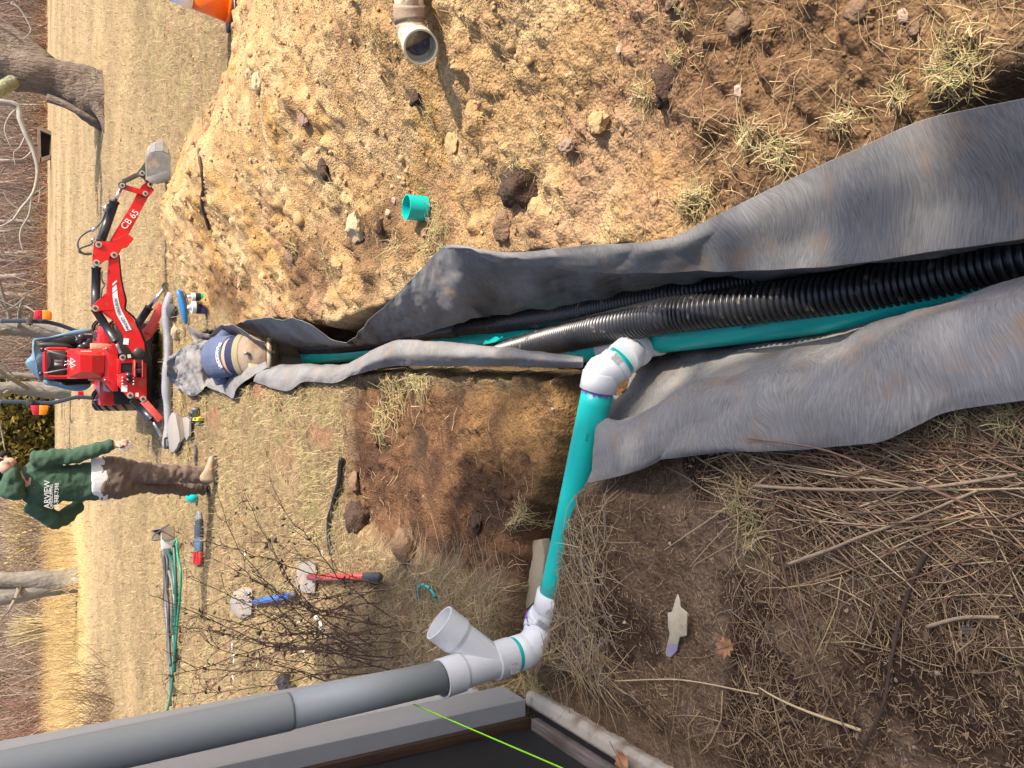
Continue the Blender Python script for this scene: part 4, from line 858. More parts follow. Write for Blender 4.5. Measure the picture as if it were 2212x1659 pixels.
# ------------------------------------------------------------------ people
def remesh(b, name, material, parent, vox=.014, smooth=6, disp=None, seg_mats=None):
    """several overlapping lofts grown into one continuous skin"""
    off = Vector(parent.location) if parent else Vector()
    me = bpy.data.meshes.new(name); me.from_pydata([tuple(Vector(v)-off) for v in b.v], [], b.f); me.update()
    bm = bmesh.new(); bm.from_mesh(me); bmesh.ops.recalc_face_normals(bm, faces=bm.faces); bm.to_mesh(me); bm.free()
    o = bpy.data.objects.new(name, me); COL.objects.link(o)
    r = o.modifiers.new('r', 'REMESH'); r.mode = 'VOXEL'; r.voxel_size = vox
    s_ = o.modifiers.new('s', 'SMOOTH'); s_.iterations = smooth; s_.factor = .5
    dg_ = bpy.context.evaluated_depsgraph_get(); m2 = bpy.data.meshes.new_from_object(o.evaluated_get(dg_)); bpy.data.objects.remove(o)
    m2.name = name; V = np.zeros(len(m2.vertices)*3, np.float32); m2.vertices.foreach_get('co', V); V = V.reshape(-1, 3)
    if disp:
        N_ = np.zeros(len(m2.vertices)*3, np.float32); m2.vertex_normals.foreach_get('vector', N_); N_ = N_.reshape(-1, 3)
        V = V+N_*disp(V[:, 0], V[:, 1], V[:, 2])[:, None]; m2.vertices.foreach_set('co', V.astype(np.float32).ravel()); m2.update()
    m2.materials.clear(); m2.materials.append(material)
    m2.polygons.foreach_set('use_smooth', [True]*len(m2.polygons))
    o = bpy.data.objects.new(name, m2); COL.objects.link(o)
    if parent: o.parent = parent
    return o
def loft(b, secs, seg=20):
    """secs: (centre Vector, rx, ry, yaw) horizontal ellipses bottom->top"""
    V = []
    for cc, rx, ry, yw in secs:
        for k in range(seg):
            a = 2*math.pi*k/seg; x = rx*math.cos(a); y = ry*math.sin(a); V.append((cc[0]+x*math.cos(yw)-y*math.sin(yw), cc[1]+x*math.sin(yw)+y*math.cos(yw), cc[2]))
    n = len(secs); return b.add(V, [(i*seg+k, i*seg+(k+1) % seg, (i+1)*seg+(k+1) % seg, (i+1)*seg+k) for i in range(n-1) for k in range(seg)]+[tuple(range(seg))[::-1], tuple((n-1)*seg+k for k in range(seg))])
skin = mat('skin', (.50, .27, .20), .5, (.56, .32, .24), 14, spec=.4)
hood = mat('green_sweatshirt', (.045, .085, .055), .92, (.060, .108, .072), 5, bump=.25, bscale=120, spec=.15)
trs = mat('brown_work_trousers', (.125, .092, .072), .9, (.165, .12, .095), 7, bump=.2, bscale=90, spec=.15, mix2=((.24, .165, .10), 3.0, .60, .75))
whc = mat('white_undershirt', (.66, .65, .62), .9, spec=.1); boot = mat('tan_boot', (.26, .18, .11), .8, (.36, .27, .18), 14, bump=.3); sole = mat('dark_sole', (.03, .03, .03), .8)
YM = 8.30; yaw = rad(-38)
feet = W(468, 1022, 0)
man = thing('person', (feet.x, feet.y, 0), 'person standing with back turned in green hooded sweatshirt and brown trousers, holding a clear bag', 'person')
def Fm(x, y, Y=YM): return WY(*c('F', x, y), Y)
def Gm(x, y, Y=YM): return WY(*c('G', x, y), Y)
def sec(f, x, y0, y1, k=.62, Y=YM, yw=0, dy=0):
    p = f(x, y0, Y); q = f(x, y1, Y); cc = (p+q)/2; return (Vector((cc.x, cc.y+dy, cc.z)), abs(p.x-q.x)/2, abs(p.x-q.x)/2*k, yw)
hipL = [sec(F_, x, a, b2, k, Y) for F_, x, a, b2, k, Y in ((Fm, 1455, 430, 610, .9, 8.24), (Fm, 1300, 428, 612, .9, 8.24), (Fm, 1150, 412, 606, .9, 8.25), (Fm, 950, 398, 606, .9, 8.26), (Fm, 750, 372, 606, .9, 8.27), (Fm, 600, 350, 592, .85, 8.27), (Fm, 470, 335, 600, .8, 8.28), (Fm, 330, 318, 600, .75, 8.28), (Fm, 215, 300, 600, .7, 8.28))]
legL = [sec(Fm, x, a, b2, k, Y) for x, a, b2, k, Y in ((1385, 615, 738, .95, 8.50), (1250, 608, 746, .95, 8.48), (1100, 600, 750, .95, 8.46), (900, 592, 742, .95, 8.42), (720, 585, 715, .95, 8.38), (600, 560, 726, .9, 8.34), (480, 530, 750, .85, 8.31), (380, 520, 780, .8, 8.3), (215, 520, 795, .7, 8.3))]
hips = [sec(Fm, x, a, b2, k, 8.28) for x, a, b2, k in ((500, 345, 735, .5), (430, 325, 765, .58), (330, 312, 795, .62), (230, 300, 805, .6), (120, 295, 800, .56), (60, 296, 800, .54))]
def wr(x, y, z):
    return .018*fbm(x*9+z*2, z*16+y*6, 5, 4)+.013*(1-2*np.abs(fbm(x*14, z*24+x*10, 15, 3)))
# the body itself, one continuous figure under the clothes
b = MB(); shrink = lambda S_, f_=.86: [(a, r1_*f_, r2_*f_, w) for a, r1_, r2_, w in S_]
loft(b, shrink(hipL)); loft(b, shrink(legL)); loft(b, shrink(hips))
torso = [sec(Gm, x, a, b2, k, 8.28) for x, a, b2, k in ((1640, 285, 890, .53), (1560, 290, 900, .52), (1400, 300, 915, .55), (1200, 340, 925, .56), (1000, 330, 950, .55), (800, 300, 985, .52), (620, 270, 1010, .50), (480, 280, 990, .46), (380, 360, 900, .42))]
loft(b, shrink(torso, .88))
nk = Gm(300, 560, 8.22); hd = Gm(-60, 430, 8.24)
b.tube([Gm(420, 640, 8.28), Gm(250, 540, 8.25), Gm(120, 470, 8.24)], [.075, .062, .062], 16)
b.ell(hd, (.078, .10, .115), 20, 14, Matrix.Rotation(rad(-55), 3, 'Z')); b.ell(Gm(90, 380, 8.20), (.062, .075, .065), 16, 10)
jw = Gm(160, 300, 8.24); b.ell(jw, (.045, .05, .05), 14, 8)           # jaw and cheek turned to the right
b.ell(Gm(60, 205, 8.28), (.022, .02, .03), 10, 6)                      # nose side
b.ell(Gm(85, 300, 8.145), (.022, .012, .034), 12, 8)                   # ear
sh_r = Gm(560, 250, 8.26); el_r = Gm(1250, 170, 8.20); wr_r = Fm(300, 150, 8.12)
sh_l = Gm(520, 1010, 8.30); el_l = Gm(960, 1230, 8.36); wr_l = Gm(1300, 985, 8.16+.35)
b.tube(cr([sh_r, el_r, wr_r], 16), list(np.linspace(.055, .030, 16)), 14); b.tube(cr([sh_l, el_l, wr_l], 14), list(np.linspace(.055, .032, 14)), 14)
palm = Fm(365, 150, 8.12); b.tube([wr_r, palm, Fm(410, 150, 8.11)], [.030, .042, .036], 12, flat=.6)
for i, (x0, y0, x1, y1, x2, y2) in enumerate(((390, 108, 440, 100, 468, 118), (410, 125, 458, 118, 462, 142), (408, 148, 448, 150, 438, 176), (395, 168, 430, 178, 415, 198))):
    b.tube(cr([Fm(x0, y0, 8.10), Fm(x1, y1, 8.08), Fm(x2, y2, 8.10)], 6), [.011, .0105, .0105, .010, .0095, .009], 8)
b.tube(cr([Fm(345, 160, 8.09), Fm(375, 185, 8.06), Fm(410, 190, 8.06)], 6), [.013, .012, .012, .011, .011, .010], 8)
hl = wr_l+Vector((.05, .03, -.02)); b.ell(hl, (.04, .05, .035), 12, 8)
remesh(b, 'body', skin, man, .009, 3)
b = MB(); loft(b, hipL); loft(b, legL); loft(b, hips[:5]); remesh(b, 'trousers', trs, man, .013, 4, wr)
b = MB(); loft(b, [(a, r1_*1.03, r2_*1.03, w) for a, r1_, r2_, w in [sec(Fm, x, a, b2, .58, 8.28) for x, a, b2 in ((225, 296, 812), (130, 292, 808), (60, 296, 800), (20, 300, 800))]]); remesh(b, 'undershirt', whc, man, .012, 3, lambda x, y, z: .006*fbm(x*20, z*9, 5, 3))
b = MB(); loft(b, [(a, r1_, r2_, w) for a, r1_, r2_, w in torso])
b.tube(cr([sh_r+Vector((-.02, 0, .01)), sh_r.lerp(el_r, .5), el_r, wr_r.lerp(el_r, .12)], 18), list(np.linspace(.082, .048, 18)), 16); b.tube([wr_r.lerp(el_r, .17), wr_r.lerp(el_r, .0)], [.050, .044], 14)
b.tube(cr([sh_l+Vector((.03, 0, .01)), sh_l.lerp(el_l, .5), el_l, wr_l], 18), list(np.linspace(.085, .058, 18)), 16)
hdp = [Gm(x, y, Y) for x, y, Y in ((120, 820, 8.18), (250, 640, 8.14), (330, 760, 8.13), (130, 620, 8.16), (90, 760, 8.2))]
b.ell(Gm(235, 720, 8.16), (.095, .085, .085), 18, 12); b.ell(Gm(190, 560, 8.17), (.085, .09, .065), 18, 12); b.ell(Gm(110, 690, 8.2), (.09, .10, .06), 18, 12); b.ell(Gm(330, 800, 8.15), (.05, .05, .04), 14, 8); b.ell(Gm(210, 450, 8.25), (.07, .09, .045), 14, 8)
hd_ = remesh(b, 'sweatshirt', hood, man, .012, 4, lambda x, y, z: .015*fbm(x*8+z*4, z*9-x*5, 35, 4)+.012*(1-2*np.abs(fbm(x*12+z*3, z*16, 45, 2))))
bp_ = lambda x, y: Gm(x, y, 8.105)
xd = Gm(800, 650, 8.1)-Gm(800, 950, 8.1); text_mesh('ARVIEW', Gm(775, 815, 8.105), xd, Vector((-xd.z, 0, xd.x)), .064, decal, man, 'print', .002)
text_mesh('LANDSCAPING', Gm(842, 850, 8.105), xd, Vector((-xd.z, 0, xd.x)), .030, decal, man, 'print', .002); text_mesh('84-948-7348', Gm(930, 845, 8.105), xd, Vector((-xd.z, 0, xd.x)), .043, decal, man, 'print', .002)
b = MB()
for xx in (808, 880): b.prism([Gm(xx-18+18, 968, 8.105), Gm(xx+20, 690, 8.105), Gm(xx+26, 690, 8.105), Gm(xx+6, 968, 8.105)], (0, .002, 0))
b.build('print_rule', decal, man, kind='stuff')
b = MB(); b.ell(Gm(-70, 420, 8.24), (.090, .112, .10), 20, 12, Matrix.Rotation(rad(-55), 3, 'Z')); b.build('hair', mat('dark_hair', (.012, .009, .008), .8, bump=.6, bscale=80), man, smooth=True)
b = MB(); b.tube(cr([Gm(0, 210, 8.28), Gm(60, 160, 8.30), Gm(95, 150, 8.36)], 8), [.03]*4+[.028, .024, .02, .01], 10); b.build('cap_brim', mat('black_cloth', (.01, .01, .012), .9), man, smooth=True)
def bootm(heel, toe, par, s=1):
    b = MB(); d = (toe-heel).normalized(); side_ = Vector((-d.y, d.x, 0))
    L_ = (toe-heel).length
    for f_, w, h in ((0, .036, .10), (.25, .04, .13), (.45, .042, .10), (.7, .048, .07), (.9, .045, .055), (1, .025, .035)): pass
    V = []; pr = ((-.02, .034, .10), (.08, .040, .15), (.25, .042, .155), (.42, .043, .11), (.65, .050, .075), (.85, .048, .062), (.97, .034, .048), (1.02, .012, .03))
    seg = 12
    for f_, w, h in pr:
        cc = heel+d*L_*f_
        for k in range(seg):
            a = 2*math.pi*k/seg; V.append(cc+side_*w*math.cos(a)+Vector((0, 0, .012+h/2+h/2*math.sin(a))))
    n = len(pr); b.add(V, [(i*seg+k, i*seg+(k+1) % seg, (i+1)*seg+(k+1) % seg, (i+1)*seg+k) for i in range(n-1) for k in range(seg)]+[tuple(range(seg))[::-1], tuple((n-1)*seg+k for k in range(seg))])
    o = b.build('boot', boot, par, smooth=True, sub=1); b = MB(); q = [heel-d*.02+side_*.036, heel+d*L_*.6+side_*.046, toe+side_*.03, toe+d*.01, toe-side_*.03, heel+d*L_*.6-side_*.046, heel-d*.02-side_*.036]
    b.prism([Vector((p.x, p.y, -.005)) for p in q], (0, 0, .03)); b.build('sole', sole, o, bevel=.004) if False else b.build('sole', sole, par, bevel=.004)
    b = MB(); cc = heel+d*L_*.45; b.tube([cc+side_*.046+Vector((0, 0, .05)), cc+Vector((0, 0, .135)), cc-side_*.046+Vector((0, 0, .05))], .006, 6); b.build('lace', mat('orange_lace', (.75, .22, .05), .7), par)
bootm(W(468, 1040, 0)+Vector((0, -.02, 0)), W(466, 986, 0)+Vector((.0, .02, 0)), man); bootm(Vector((W(452, 1060, 0).x, 8.50, 0)), Vector((W(452, 1060, 0).x+.12, 8.74, 0)), man)
bagm = bpy.data.materials.new('clear_plastic'); bagm.use_nodes = True; bb_ = bagm.node_tree.nodes['Principled BSDF']; bb_.inputs['Base Color'].default_value = (.8, .82, .82, 1); bb_.inputs['Roughness'].default_value = .15; bb_.inputs['Alpha'].default_value = .38
b = MB(); b.puff([Fm(x, y, 8.10) for x, y in ((350, 195), (385, 230), (430, 245), (470, 215), (515, 165), (495, 115), (470, 110), (465, 140), (440, 185), (400, 190))], (0, -.02, 0), 4, jit=.006)
o = b.build('plastic_bag', bagm, None, smooth=True); tag(o, 'small clear plastic bag hanging from the standing man\'s hand', 'plastic bag')
b = MB(); b.tube([Fm(370, 190, 8.055), Fm(420, 165, 8.055)], .009, 8); o = b.build('marker', blackp, None, smooth=True); tag(o, 'short black marker gripped in the standing man\'s fingers', 'marker')

# bending man in the trench
navy = mat('faded_navy_tee', (.085, .105, .175), .9, (.11, .135, .215), 7, bump=.2, bscale=80, spec=.15); und = mat('navy_waistband', (.012, .02, .065), .8); khk = mat('khaki_trousers', (.27, .20, .14), .9, (.32, .25, .18), 8, mix2=((.22, .12, .06), 7, .55, .7))
beltm = mat('tan_web_belt', (.27, .225, .12), .75); glove = mat('yellow_glove', (.48, .36, .13), .85, (.55, .45, .22), 10)
m2_ = thing('person', (WY(545, 762, 7.1).x, 7.1, -.5), 'person bent over in the trench in faded navy shirt and khaki trousers', 'person')
pp = [(596, 760, 6.98, .10), (582, 762, 6.98, .135), (568, 764, 7.00, .148), (555, 765, 7.04, .150), (540, 766, 7.10, .150), (525, 767, 7.17, .148), (512, 768, 7.23, .147), (500, 769, 7.30, .150), (485, 770, 7.40, .158), (470, 772, 7.55, .152), (464, 773, 7.68, .12)]
cen = [WY(a, b2, Y) for a, b2, Y, r in pp]; rs = [q[3] for q in pp]
def fpx(px):
    P_ = cr(cen, 200); v = [1106-FU*(q[1]*sp+(q[2]-CAMH)*cp)/(q[1]*cp-(q[2]-CAMH)*sp) for q in P_]; return int(np.argmin(np.abs(np.array(v)-px)))/199
def along(f0, f1, k, extra=0):
    f0, f1 = (fpx(f0) if f0 > 1 else f0), (fpx(f1) if f1 > 1 else f1)
    if f0 > f1: f0, f1 = f1, f0
    P_ = cr(cen, 240); R_ = np.interp(np.linspace(0, 1, 240), np.linspace(0, 1, len(rs)), rs); i0, i1 = int(f0*239), int(f1*239)
    return P_[i0:i1+1], [r*k+extra for r in R_[i0:i1+1]]
def ovt(b, P_, R_, seg=28, wide=1.12, deep=.8):
    P_ = [Vector(p) for p in P_]; V = []
    for i, p in enumerate(P_):
        t = (P_[min(i+1, len(P_)-1)]-P_[max(i-1, 0)]).normalized(); w = Vector((1, 0, 0)); w = (w-t*w.dot(t)).normalized(); u = t.cross(w)
        for k in range(seg):
            a = 2*math.pi*k/seg; V.append(p+w*R_[i]*wide*math.cos(a)+u*R_[i]*deep*math.sin(a))
    n = len(P_); b.add(V, [(i*seg+k, i*seg+(k+1) % seg, (i+1)*seg+(k+1) % seg, (i+1)*seg+k) for i in range(n-1) for k in range(seg)]+[tuple(range(seg))[::-1], tuple((n-1)*seg+k for k in range(seg))])
b = MB(); P_, R_ = along(0, 1, .93); ovt(b, P_, R_)
for s_, kx in ((-1, -.09), (1, .09)):
    h = cen[1]; b.tube(cr([h+Vector((kx, .05, .0)), Vector((h.x+kx, 7.02, -.42)), Vector((h.x+kx, 7.1, -.52))], 10), list(np.linspace(.09, .06, 10)), 12)
    sh = cen[-2]+Vector((kx*1.5, 0, .0)); el = sh+Vector((s_*(.04), .22, -.30)); b.tube(cr([sh, el, el+Vector((-s_*.05, .12, -.25))], 12), list(np.linspace(.055, .032, 12)), 12); b.ell(el+Vector((-s_*.05, .13, -.30)), (.04, .05, .05), 10, 8)
b.ell(cen[-1]+Vector((0, .22, -.14)), (.08, .10, .11), 16, 12)
lh = WY(*c('D', 810, 1180), 7.5); b.tube(cr([cen[-2]+Vector((-.16, 0, -.02)), lh+Vector((0, .0, -.01)), lh+Vector((-.01, .02, .03))], 10), [.05, .05, .048, .046, .044, .042, .04, .038, .034, .028], 12)
remesh(b, 'body', skin, m2_, .010, 3)
b = MB(); P_, R_ = along(503, 1., 1.04); ovt(b, P_, R_); b.tube(cr([cen[-2]+Vector((-.10, 0, 0)), cen[-2]+Vector((-.20, .05, -.06))], 6), .075, 14); b.tube(cr([cen[-2]+Vector((.10, 0, 0)), cen[-2]+Vector((.2, .1, -.12))], 6), .075, 14)
remesh(b, 'shirt', navy, m2_, .011, 3, lambda x, y, z: .007*fbm(x*10, z*14+y*6, 61, 3))
b = MB(); P_, R_ = along(509, 527, .985); ovt(b, P_, R_); b.build('waistband', und, m2_, smooth=True)
b = MB(); P_, R_ = along(0, 526, 1.03); ovt(b, P_, R_)
for kx in (-.09, .09): h = cen[1]; b.tube(cr([h+Vector((kx, .05, .0)), Vector((h.x+kx, 7.02, -.42)), Vector((h.x+kx, 7.1, -.52))], 10), list(np.linspace(.11, .085, 10)), 14)
remesh(b, 'trousers', khk, m2_, .011, 3, lambda x, y, z: .008*fbm(x*12, z*14+y*8, 63, 3))
b = MB(); P_, R_ = along(526, 537, 1.08, .002); ovt(b, P_, R_); bl_ = b.build('belt', beltm, m2_, smooth=True)
tp = WY(*c('D', 1225, 960), 7.0); b = MB(); b.ell(WY(*c('D', 1222, 960), 6.93), (.012, .01, .014), 10, 8); b.build('rivet', pin, m2_, smooth=True)
b = MB(); b.prism([WY(*c('D', x, y), 6.93) for x, y in ((1195, 940), (1200, 985), (1275, 990), (1270, 950))], (0, .02, 0)); b.build('patch', khk, m2_, bevel=.004)
for k in range(4):
    b = MB(); q = [WY(*c('D', 1270+k*28, 1110+k*5), 6.90), WY(*c('D', 1290+k*26, 1150+k*3), 6.88), WY(*c('D', 1260+k*30, 1180+k*2), 6.90)]
    b.tube(cr(q, 8), [.012, .014, .015, .015, .015, .014, .012, .01], 8); b.build('glove_finger', glove, m2_, smooth=True)
bpy.context.view_layer.update()
def hit(ob, px, py):
    o_ = Vector((0, 0, CAMH))-Vector(m2_.location); d_ = Vector(ray(px, py)).normalized(); ok_, l_, n_, _ = ob.ray_cast(o_, d_); return (l_+Vector(m2_.location), n_) if ok_ else (None, None)
def wrap_text(ob, tx, pts, size):
    P_ = cr([Vector((a, b2, 0)) for a, b2 in pts], len(tx)+1)
    for k, ch in enumerate(tx):
        if ch == ' ': continue
        p, n_ = hit(ob, P_[k][0], P_[k][1]); q, _ = hit(ob, P_[k+1][0], P_[k+1][1])
        if p is None or q is None or (q-p).length > .2: continue
        x_ = (q-p).normalized(); n_ = (n_-x_*n_.dot(x_)).normalized(); text_mesh(ch, p+n_*.003, x_, n_.cross(x_), size, decal, m2_, 'letter', .0008)
shirt_ = [o for o in m2_.children if o.name.startswith('shirt')][0]; band_ = [o for o in m2_.children if o.name.startswith('waistband')][0]
wrap_text(shirt_, 'LANDSCAPING', [c('D', x, y) for x, y in ((900, 1140), (862, 1060), (850, 980), (862, 900), (900, 835))], .060)
wrap_text(band_, 'Calvin Klein', [c('D', x, y) for x, y in ((1108, 1110), (1100, 1060), (1105, 1010))], .026); wrap_text(band_, 'Calvin Klein', [c('D', x, y) for x, y in ((1112, 960), (1122, 910), (1135, 860))], .026)
# old white pipe lying across the trench by his knees
b = MB(); q0 = WY(*c('D', 1532, 842), 6.75); q1 = WY(*c('D', 1535, 1150), 6.75); b.tube([q0+Vector((.05, 0, 0)), q1-Vector((.05, 0, 0))], .023, 16); o = b.build('crossing_pipe', mat('dirty_cream_pipe', (.50, .45, .36), .5, (.30, .20, .12), 14, mix2=((.30, .15, .06), 16, .55, .62)), None, smooth=True); tag(o, 'thin muddy cream pipe crossing the trench at the bending man\'s legs', 'pipe')
b = MB(); b.tube([WY(*c('D', 1485, 850), 6.82)+Vector((.05, 0, 0)), WY(*c('D', 1480, 1160), 6.82)-Vector((.05, 0, 0))], .018, 12); o = b.build('tree_root', mat('root_brown', (.14, .075, .04), .8, (.22, .13, .08), 18), None, smooth=True); tag(o, 'brown root crossing the trench just behind the muddy cream pipe', 'root')


# ------------------------------------------------------------------ smaller things on the ground
def lump(b, p, r, sc=(1, 1, .7), seed=0, sub=2, jag=.25):
    bm = bmesh.new(); bmesh.ops.create_icosphere(bm, subdivisions=sub, radius=1); rr = random.Random(seed); R = Matrix.Rotation(rr.uniform(0, 6.3), 3, 'Z')@Matrix.Rotation(rr.uniform(-.4, .4), 3, 'X')
    pl = [(Vector((rr.uniform(-1, 1), rr.uniform(-1, 1), rr.uniform(-1, 1))).normalized(), rr.uniform(.62, .9)) for _ in range(9)]
    V = []
    for v in bm.verts:
        q = v.co.copy()
        for n_, d_ in pl:
            k = q.dot(n_)
            if k > d_: q -= n_*(k-d_)
        q *= 1+jag*mnoise.noise(q*2.3+Vector((seed*3.1, 0, 0)))+.4*jag*mnoise.noise(q*6+Vector((seed, 5, 0)))
        V.append(Vector(p)+R@Vector((q.x*sc[0]*r, q.y*sc[1]*r, q.z*sc[2]*r)))
    F_ = [tuple(v.index for v in f.verts) for f in bm.faces]; bm.free(); return b.add(V, F_)
def u2m(p, u): # units of the photo to metres at a point
    return u/FU*(p.y*cp-(p.z-CAMH)*sp)
stone = mat('tan_stone', (.36, .25, .15), .92, (.48, .36, .24), 9, bump=.5, bscale=40); yst = mat('ochre_stone', (.38, .25, .10), .92, (.48, .34, .17), 10, bump=.6, bscale=50); pst = mat('pinkish_stone', (.42, .28, .20), .85, (.50, .37, .28), 8, bump=.3); gst = mat('brown_flat_stone', (.24, .165, .11), .85, (.31, .22, .15), 8, bump=.4)
ros_ = mat('reddish_clod', (.25, .14, .105), .95, (.33, .21, .17), 12, bump=.7, bscale=60); turf = mat('dark_turf_root', (.05, .03, .02), 1, (.13, .075, .045), 16, bump=1, bscale=90, bdist=.02); clod = mat('brown_clod', (.16, .095, .055), 1, (.28, .18, .105), 10, bump=.9, bscale=60, bdist=.02); pale = mat('pale_clod', (.46, .33, .18), 1, (.55, .42, .26), 9, bump=.6, bscale=50)
RK = [('T', 600, 800, 92, yst, 'rock', 'rock', 'largest rock, ochre and rough, beside the dark clod halfway down the heap slope'), ('T', 395, 952, 62, gst, 'rock', 'rock', 'smooth flat brown stone just left of the big ochre rock'),
      ('T', 728, 330, 34, pst, 'rock', 'rock', 'pinkish angular stone at the top rim of the dark straw covered clod'), ('T', 1508, 605, 46, pst, 'rock', 'rock', 'pale square stone in the dark rooty hollow near the heap top edge'),
      ('T', 1510, 155, 95, clod, 'soil_clod', 'clod', 'knobbly brown clod among pebbles near the right top of the picture'), ('T', 1075, 15, 75, clod, 'soil_clod', 'clod', 'brown clod cut by the top edge of the picture above the pebbles'),
      ('U', 922, 105, 52, pst, 'rock', 'rock', 'pinkish white lumpy stone sitting on the brown clod near the picture corner'), ('U', 1000, 200, 60, clod, 'soil_clod', 'clod', 'rounded brown clod under the pinkish white stone near the picture corner'), ('U', 640, 60, 100, clod, 'soil_clod', 'clod', 'long tan clod with pebbles in its shadow at the top edge'),
      ('Q', 185, 490, 68, pale, 'soil_clod', 'clod', 'broad pale yellow clod near the far end of the heap beside the cone'), ('Q', 122, 440, 36, pale, 'soil_clod', 'clod', 'small pale clod beside the broad pale yellow one'), ('Q', 280, 668, 42, yst, 'rock', 'rock', 'long ochre stone with a deep shadow on the far heap slope'),
      ('Q', 462, 705, 62, ros_, 'soil_clod', 'clod', 'purplish brown crumbling clod on the far heap slope'), ('Q', 530, 895, 36, stone, 'rock', 'rock', 'round tan stone touching the blackish turf clump'), ('Q', 580, 1000, 68, turf, 'turf_clump', 'turf clump', 'blackish root clump tipped over on the middle of the heap'),
      ('Q', 1122, 575, 62, turf, 'turf_clump', 'turf clump', 'round dark brown root ball just below the old pipe mouth'), ('Q', 1345, 865, 78, yst, 'rock', 'rock', 'angular ochre clod between the root ball and the teal ring'), ('Q', 1745, 1080, 150, turf, 'turf_clump', 'turf clump', 'widest dark turf clump, grass side up, right of the teal ring'),
      ('Q', 1640, 1345, 95, clod, 'soil_clod', 'clod', 'wet brown clod by the fabric edge below the widest turf clump'), ('Q', 770, 1345, 95, pale, 'soil_clod', 'clod', 'tan clod with a dark top left of the teal ring'), ('Q', 905, 1350, 55, turf, 'turf_clump', 'turf clump', 'crumbly black clump against the tan clod left of the teal ring'),
      ('Q', 950, 1268, 32, stone, 'rock', 'rock', 'small round tan stone between the black clump and the teal ring'), ('Q', 985, 1190, 24, pst, 'rock', 'rock', 'small pale pink stone above the teal ring opening'), ('Q', 390, 1520, 75, clod, 'soil_clod', 'clod', 'reddish brown wet clod low on the heap near the trench'), ('T', 1060, 560, 150, turf, 'turf_clump', 'turf clump', 'large straw covered dark clod beside the biggest ochre rock'), ('K', 700, 320, 95, turf, 'turf_clump', 'turf clump', 'dark crumbly soil clump at the end of the black edging strip'), ('K', 960, 500, 120, clod, 'soil_clod', 'clod', 'brown hump of dug soil between the edging strip and the ditch'), ('K', 1330, 350, 60, turf, 'turf_clump', 'turf clump', 'small dark clump by the pale grass tuft at the ditch end'), ('K', 680, 130, 60, clod, 'soil_clod', 'clod', 'pebbly tan clod on the lawn side of the dug soil'), ('T', 60, 1180, 110, turf, 'turf_clump', 'turf clump', 'dark clump left of the pebbly slope above the grey flap')]
for i, (cc, x, y, r, m, nm, cat_, lab) in enumerate(RK):
    px, py = c(cc, x, y); p = G(px, py); rr = u2m(p, r*CR[cc][2])
    big = nm != 'rock'; flat_ = .5 if big else .62
    b = MB(); lump(b, p+Vector((0, 0, rr*(.12 if r > 90 else .16))), rr, (1, 1, (.62 if r > 90 else flat_)), 11+i*7, 3 if r > 40 else 2, .5 if m is turf else .28)
    o = b.build(nm, m, None, smooth=(m is turf or m is clod)); tag(o, lab, cat_)
def gtube(name, pts, r, m, label=None, cat=None, lift=None, par=None, seg=8, n=None, z=None):
    P_ = []
    for a, b2 in pts: P_.append(G(a, b2))
    Q = cr(P_, n or max(8, len(P_)*6)); rr = r if isinstance(r, (int, float)) else None
    out = []
    for i, q in enumerate(Q): out.append((q[0], q[1], gz(q[0], q[1])+(lift if lift is not None else (rr or .004))))
    o3 = np.array(out); o3[:, 2] = np.convolve(np.pad(o3[:, 2], 2, 'edge'), np.ones(5)/5, 'valid')
    b = MB(); b.tube(o3, r if rr else list(np.interp(np.linspace(0, 1, len(Q)), np.linspace(0, 1, len(r)), r)), seg)
    o = b.build(name, m, par, smooth=True)
    if label: tag(o, label, cat)
    return o
stk = mat('dark_twig', (.055, .032, .022), .8, (.12, .075, .05), 30); stalk = mat('dry_stalk', (.34, .24, .15), .8, (.45, .34, .22), 25); rstem = mat('reddish_stem', (.15, .075, .05), .8, (.22, .13, .09), 25); pstalk = mat('pale_straw', (.58, .44, .24), .8)
gtube('twig', [c('O', 1345, 980), c('O', 1332, 1100), c('O', 1325, 1220), c('O', 1330, 1330), c('O', 1380, 1500)], .013, stk, 'long dark bent twig lying on the pale far part of the heap', 'twig', .012)
gtube('stalk', [c('M', 915, 480), c('M', 830, 640), c('M', 775, 800), c('M', 720, 1030), c('M', 665, 1290), c('M', 600, 1460), c('M', 500, 1650)], [.0065, .005, .0045, .004, .004, .003], stk, 'thickest dark stalk with a pale root end, lying up the bare soil', 'stalk', .012)
gtube('stalk', [c('M', 0, 1225), c('M', 230, 1340), c('M', 540, 1455)], [.002, .0035, .0042], pstalk, 'pale yellow straight stalk on the bare soil near the door sill side', 'stalk', .01)
gtube('stalk', [c('M', 175, 567), c('M', 420, 480), c('M', 600, 405), c('M', 860, 310), c('M', 1180, 175)], [.005, .004, .003, .003], stalk, 'tan jointed stalk crossing the brown litter under the grey sheet', 'stalk', .02)
gtube('stalk', [c('J', 60, 1365), c('J', 400, 1405), c('J', 650, 1460), c('J', 900, 1560), c('J', 1150, 1640), c('J', 1500, 1780)], [.0015, .002, .0025, .003], rstem, 'thin reddish stem whose tip rests on the grey sheet', 'stalk', .085)
gtube('stalk', [c('M', 900, 902), c('M', 1080, 855), c('M', 1285, 850)], [.0045, .0035], stalk, 'short split tan stalk near the right side of the bare soil', 'stalk', .012)
gtube('stalk', [c('M', 60, 10), c('M', 130, 550), c('M', 210, 880), c('M', 330, 1130), c('M', 440, 1380), c('M', 540, 1620)], [.003, .0025, .002, .0018], rstem, 'long purple brown stem curving down the middle of the bare soil', 'stalk', .014)
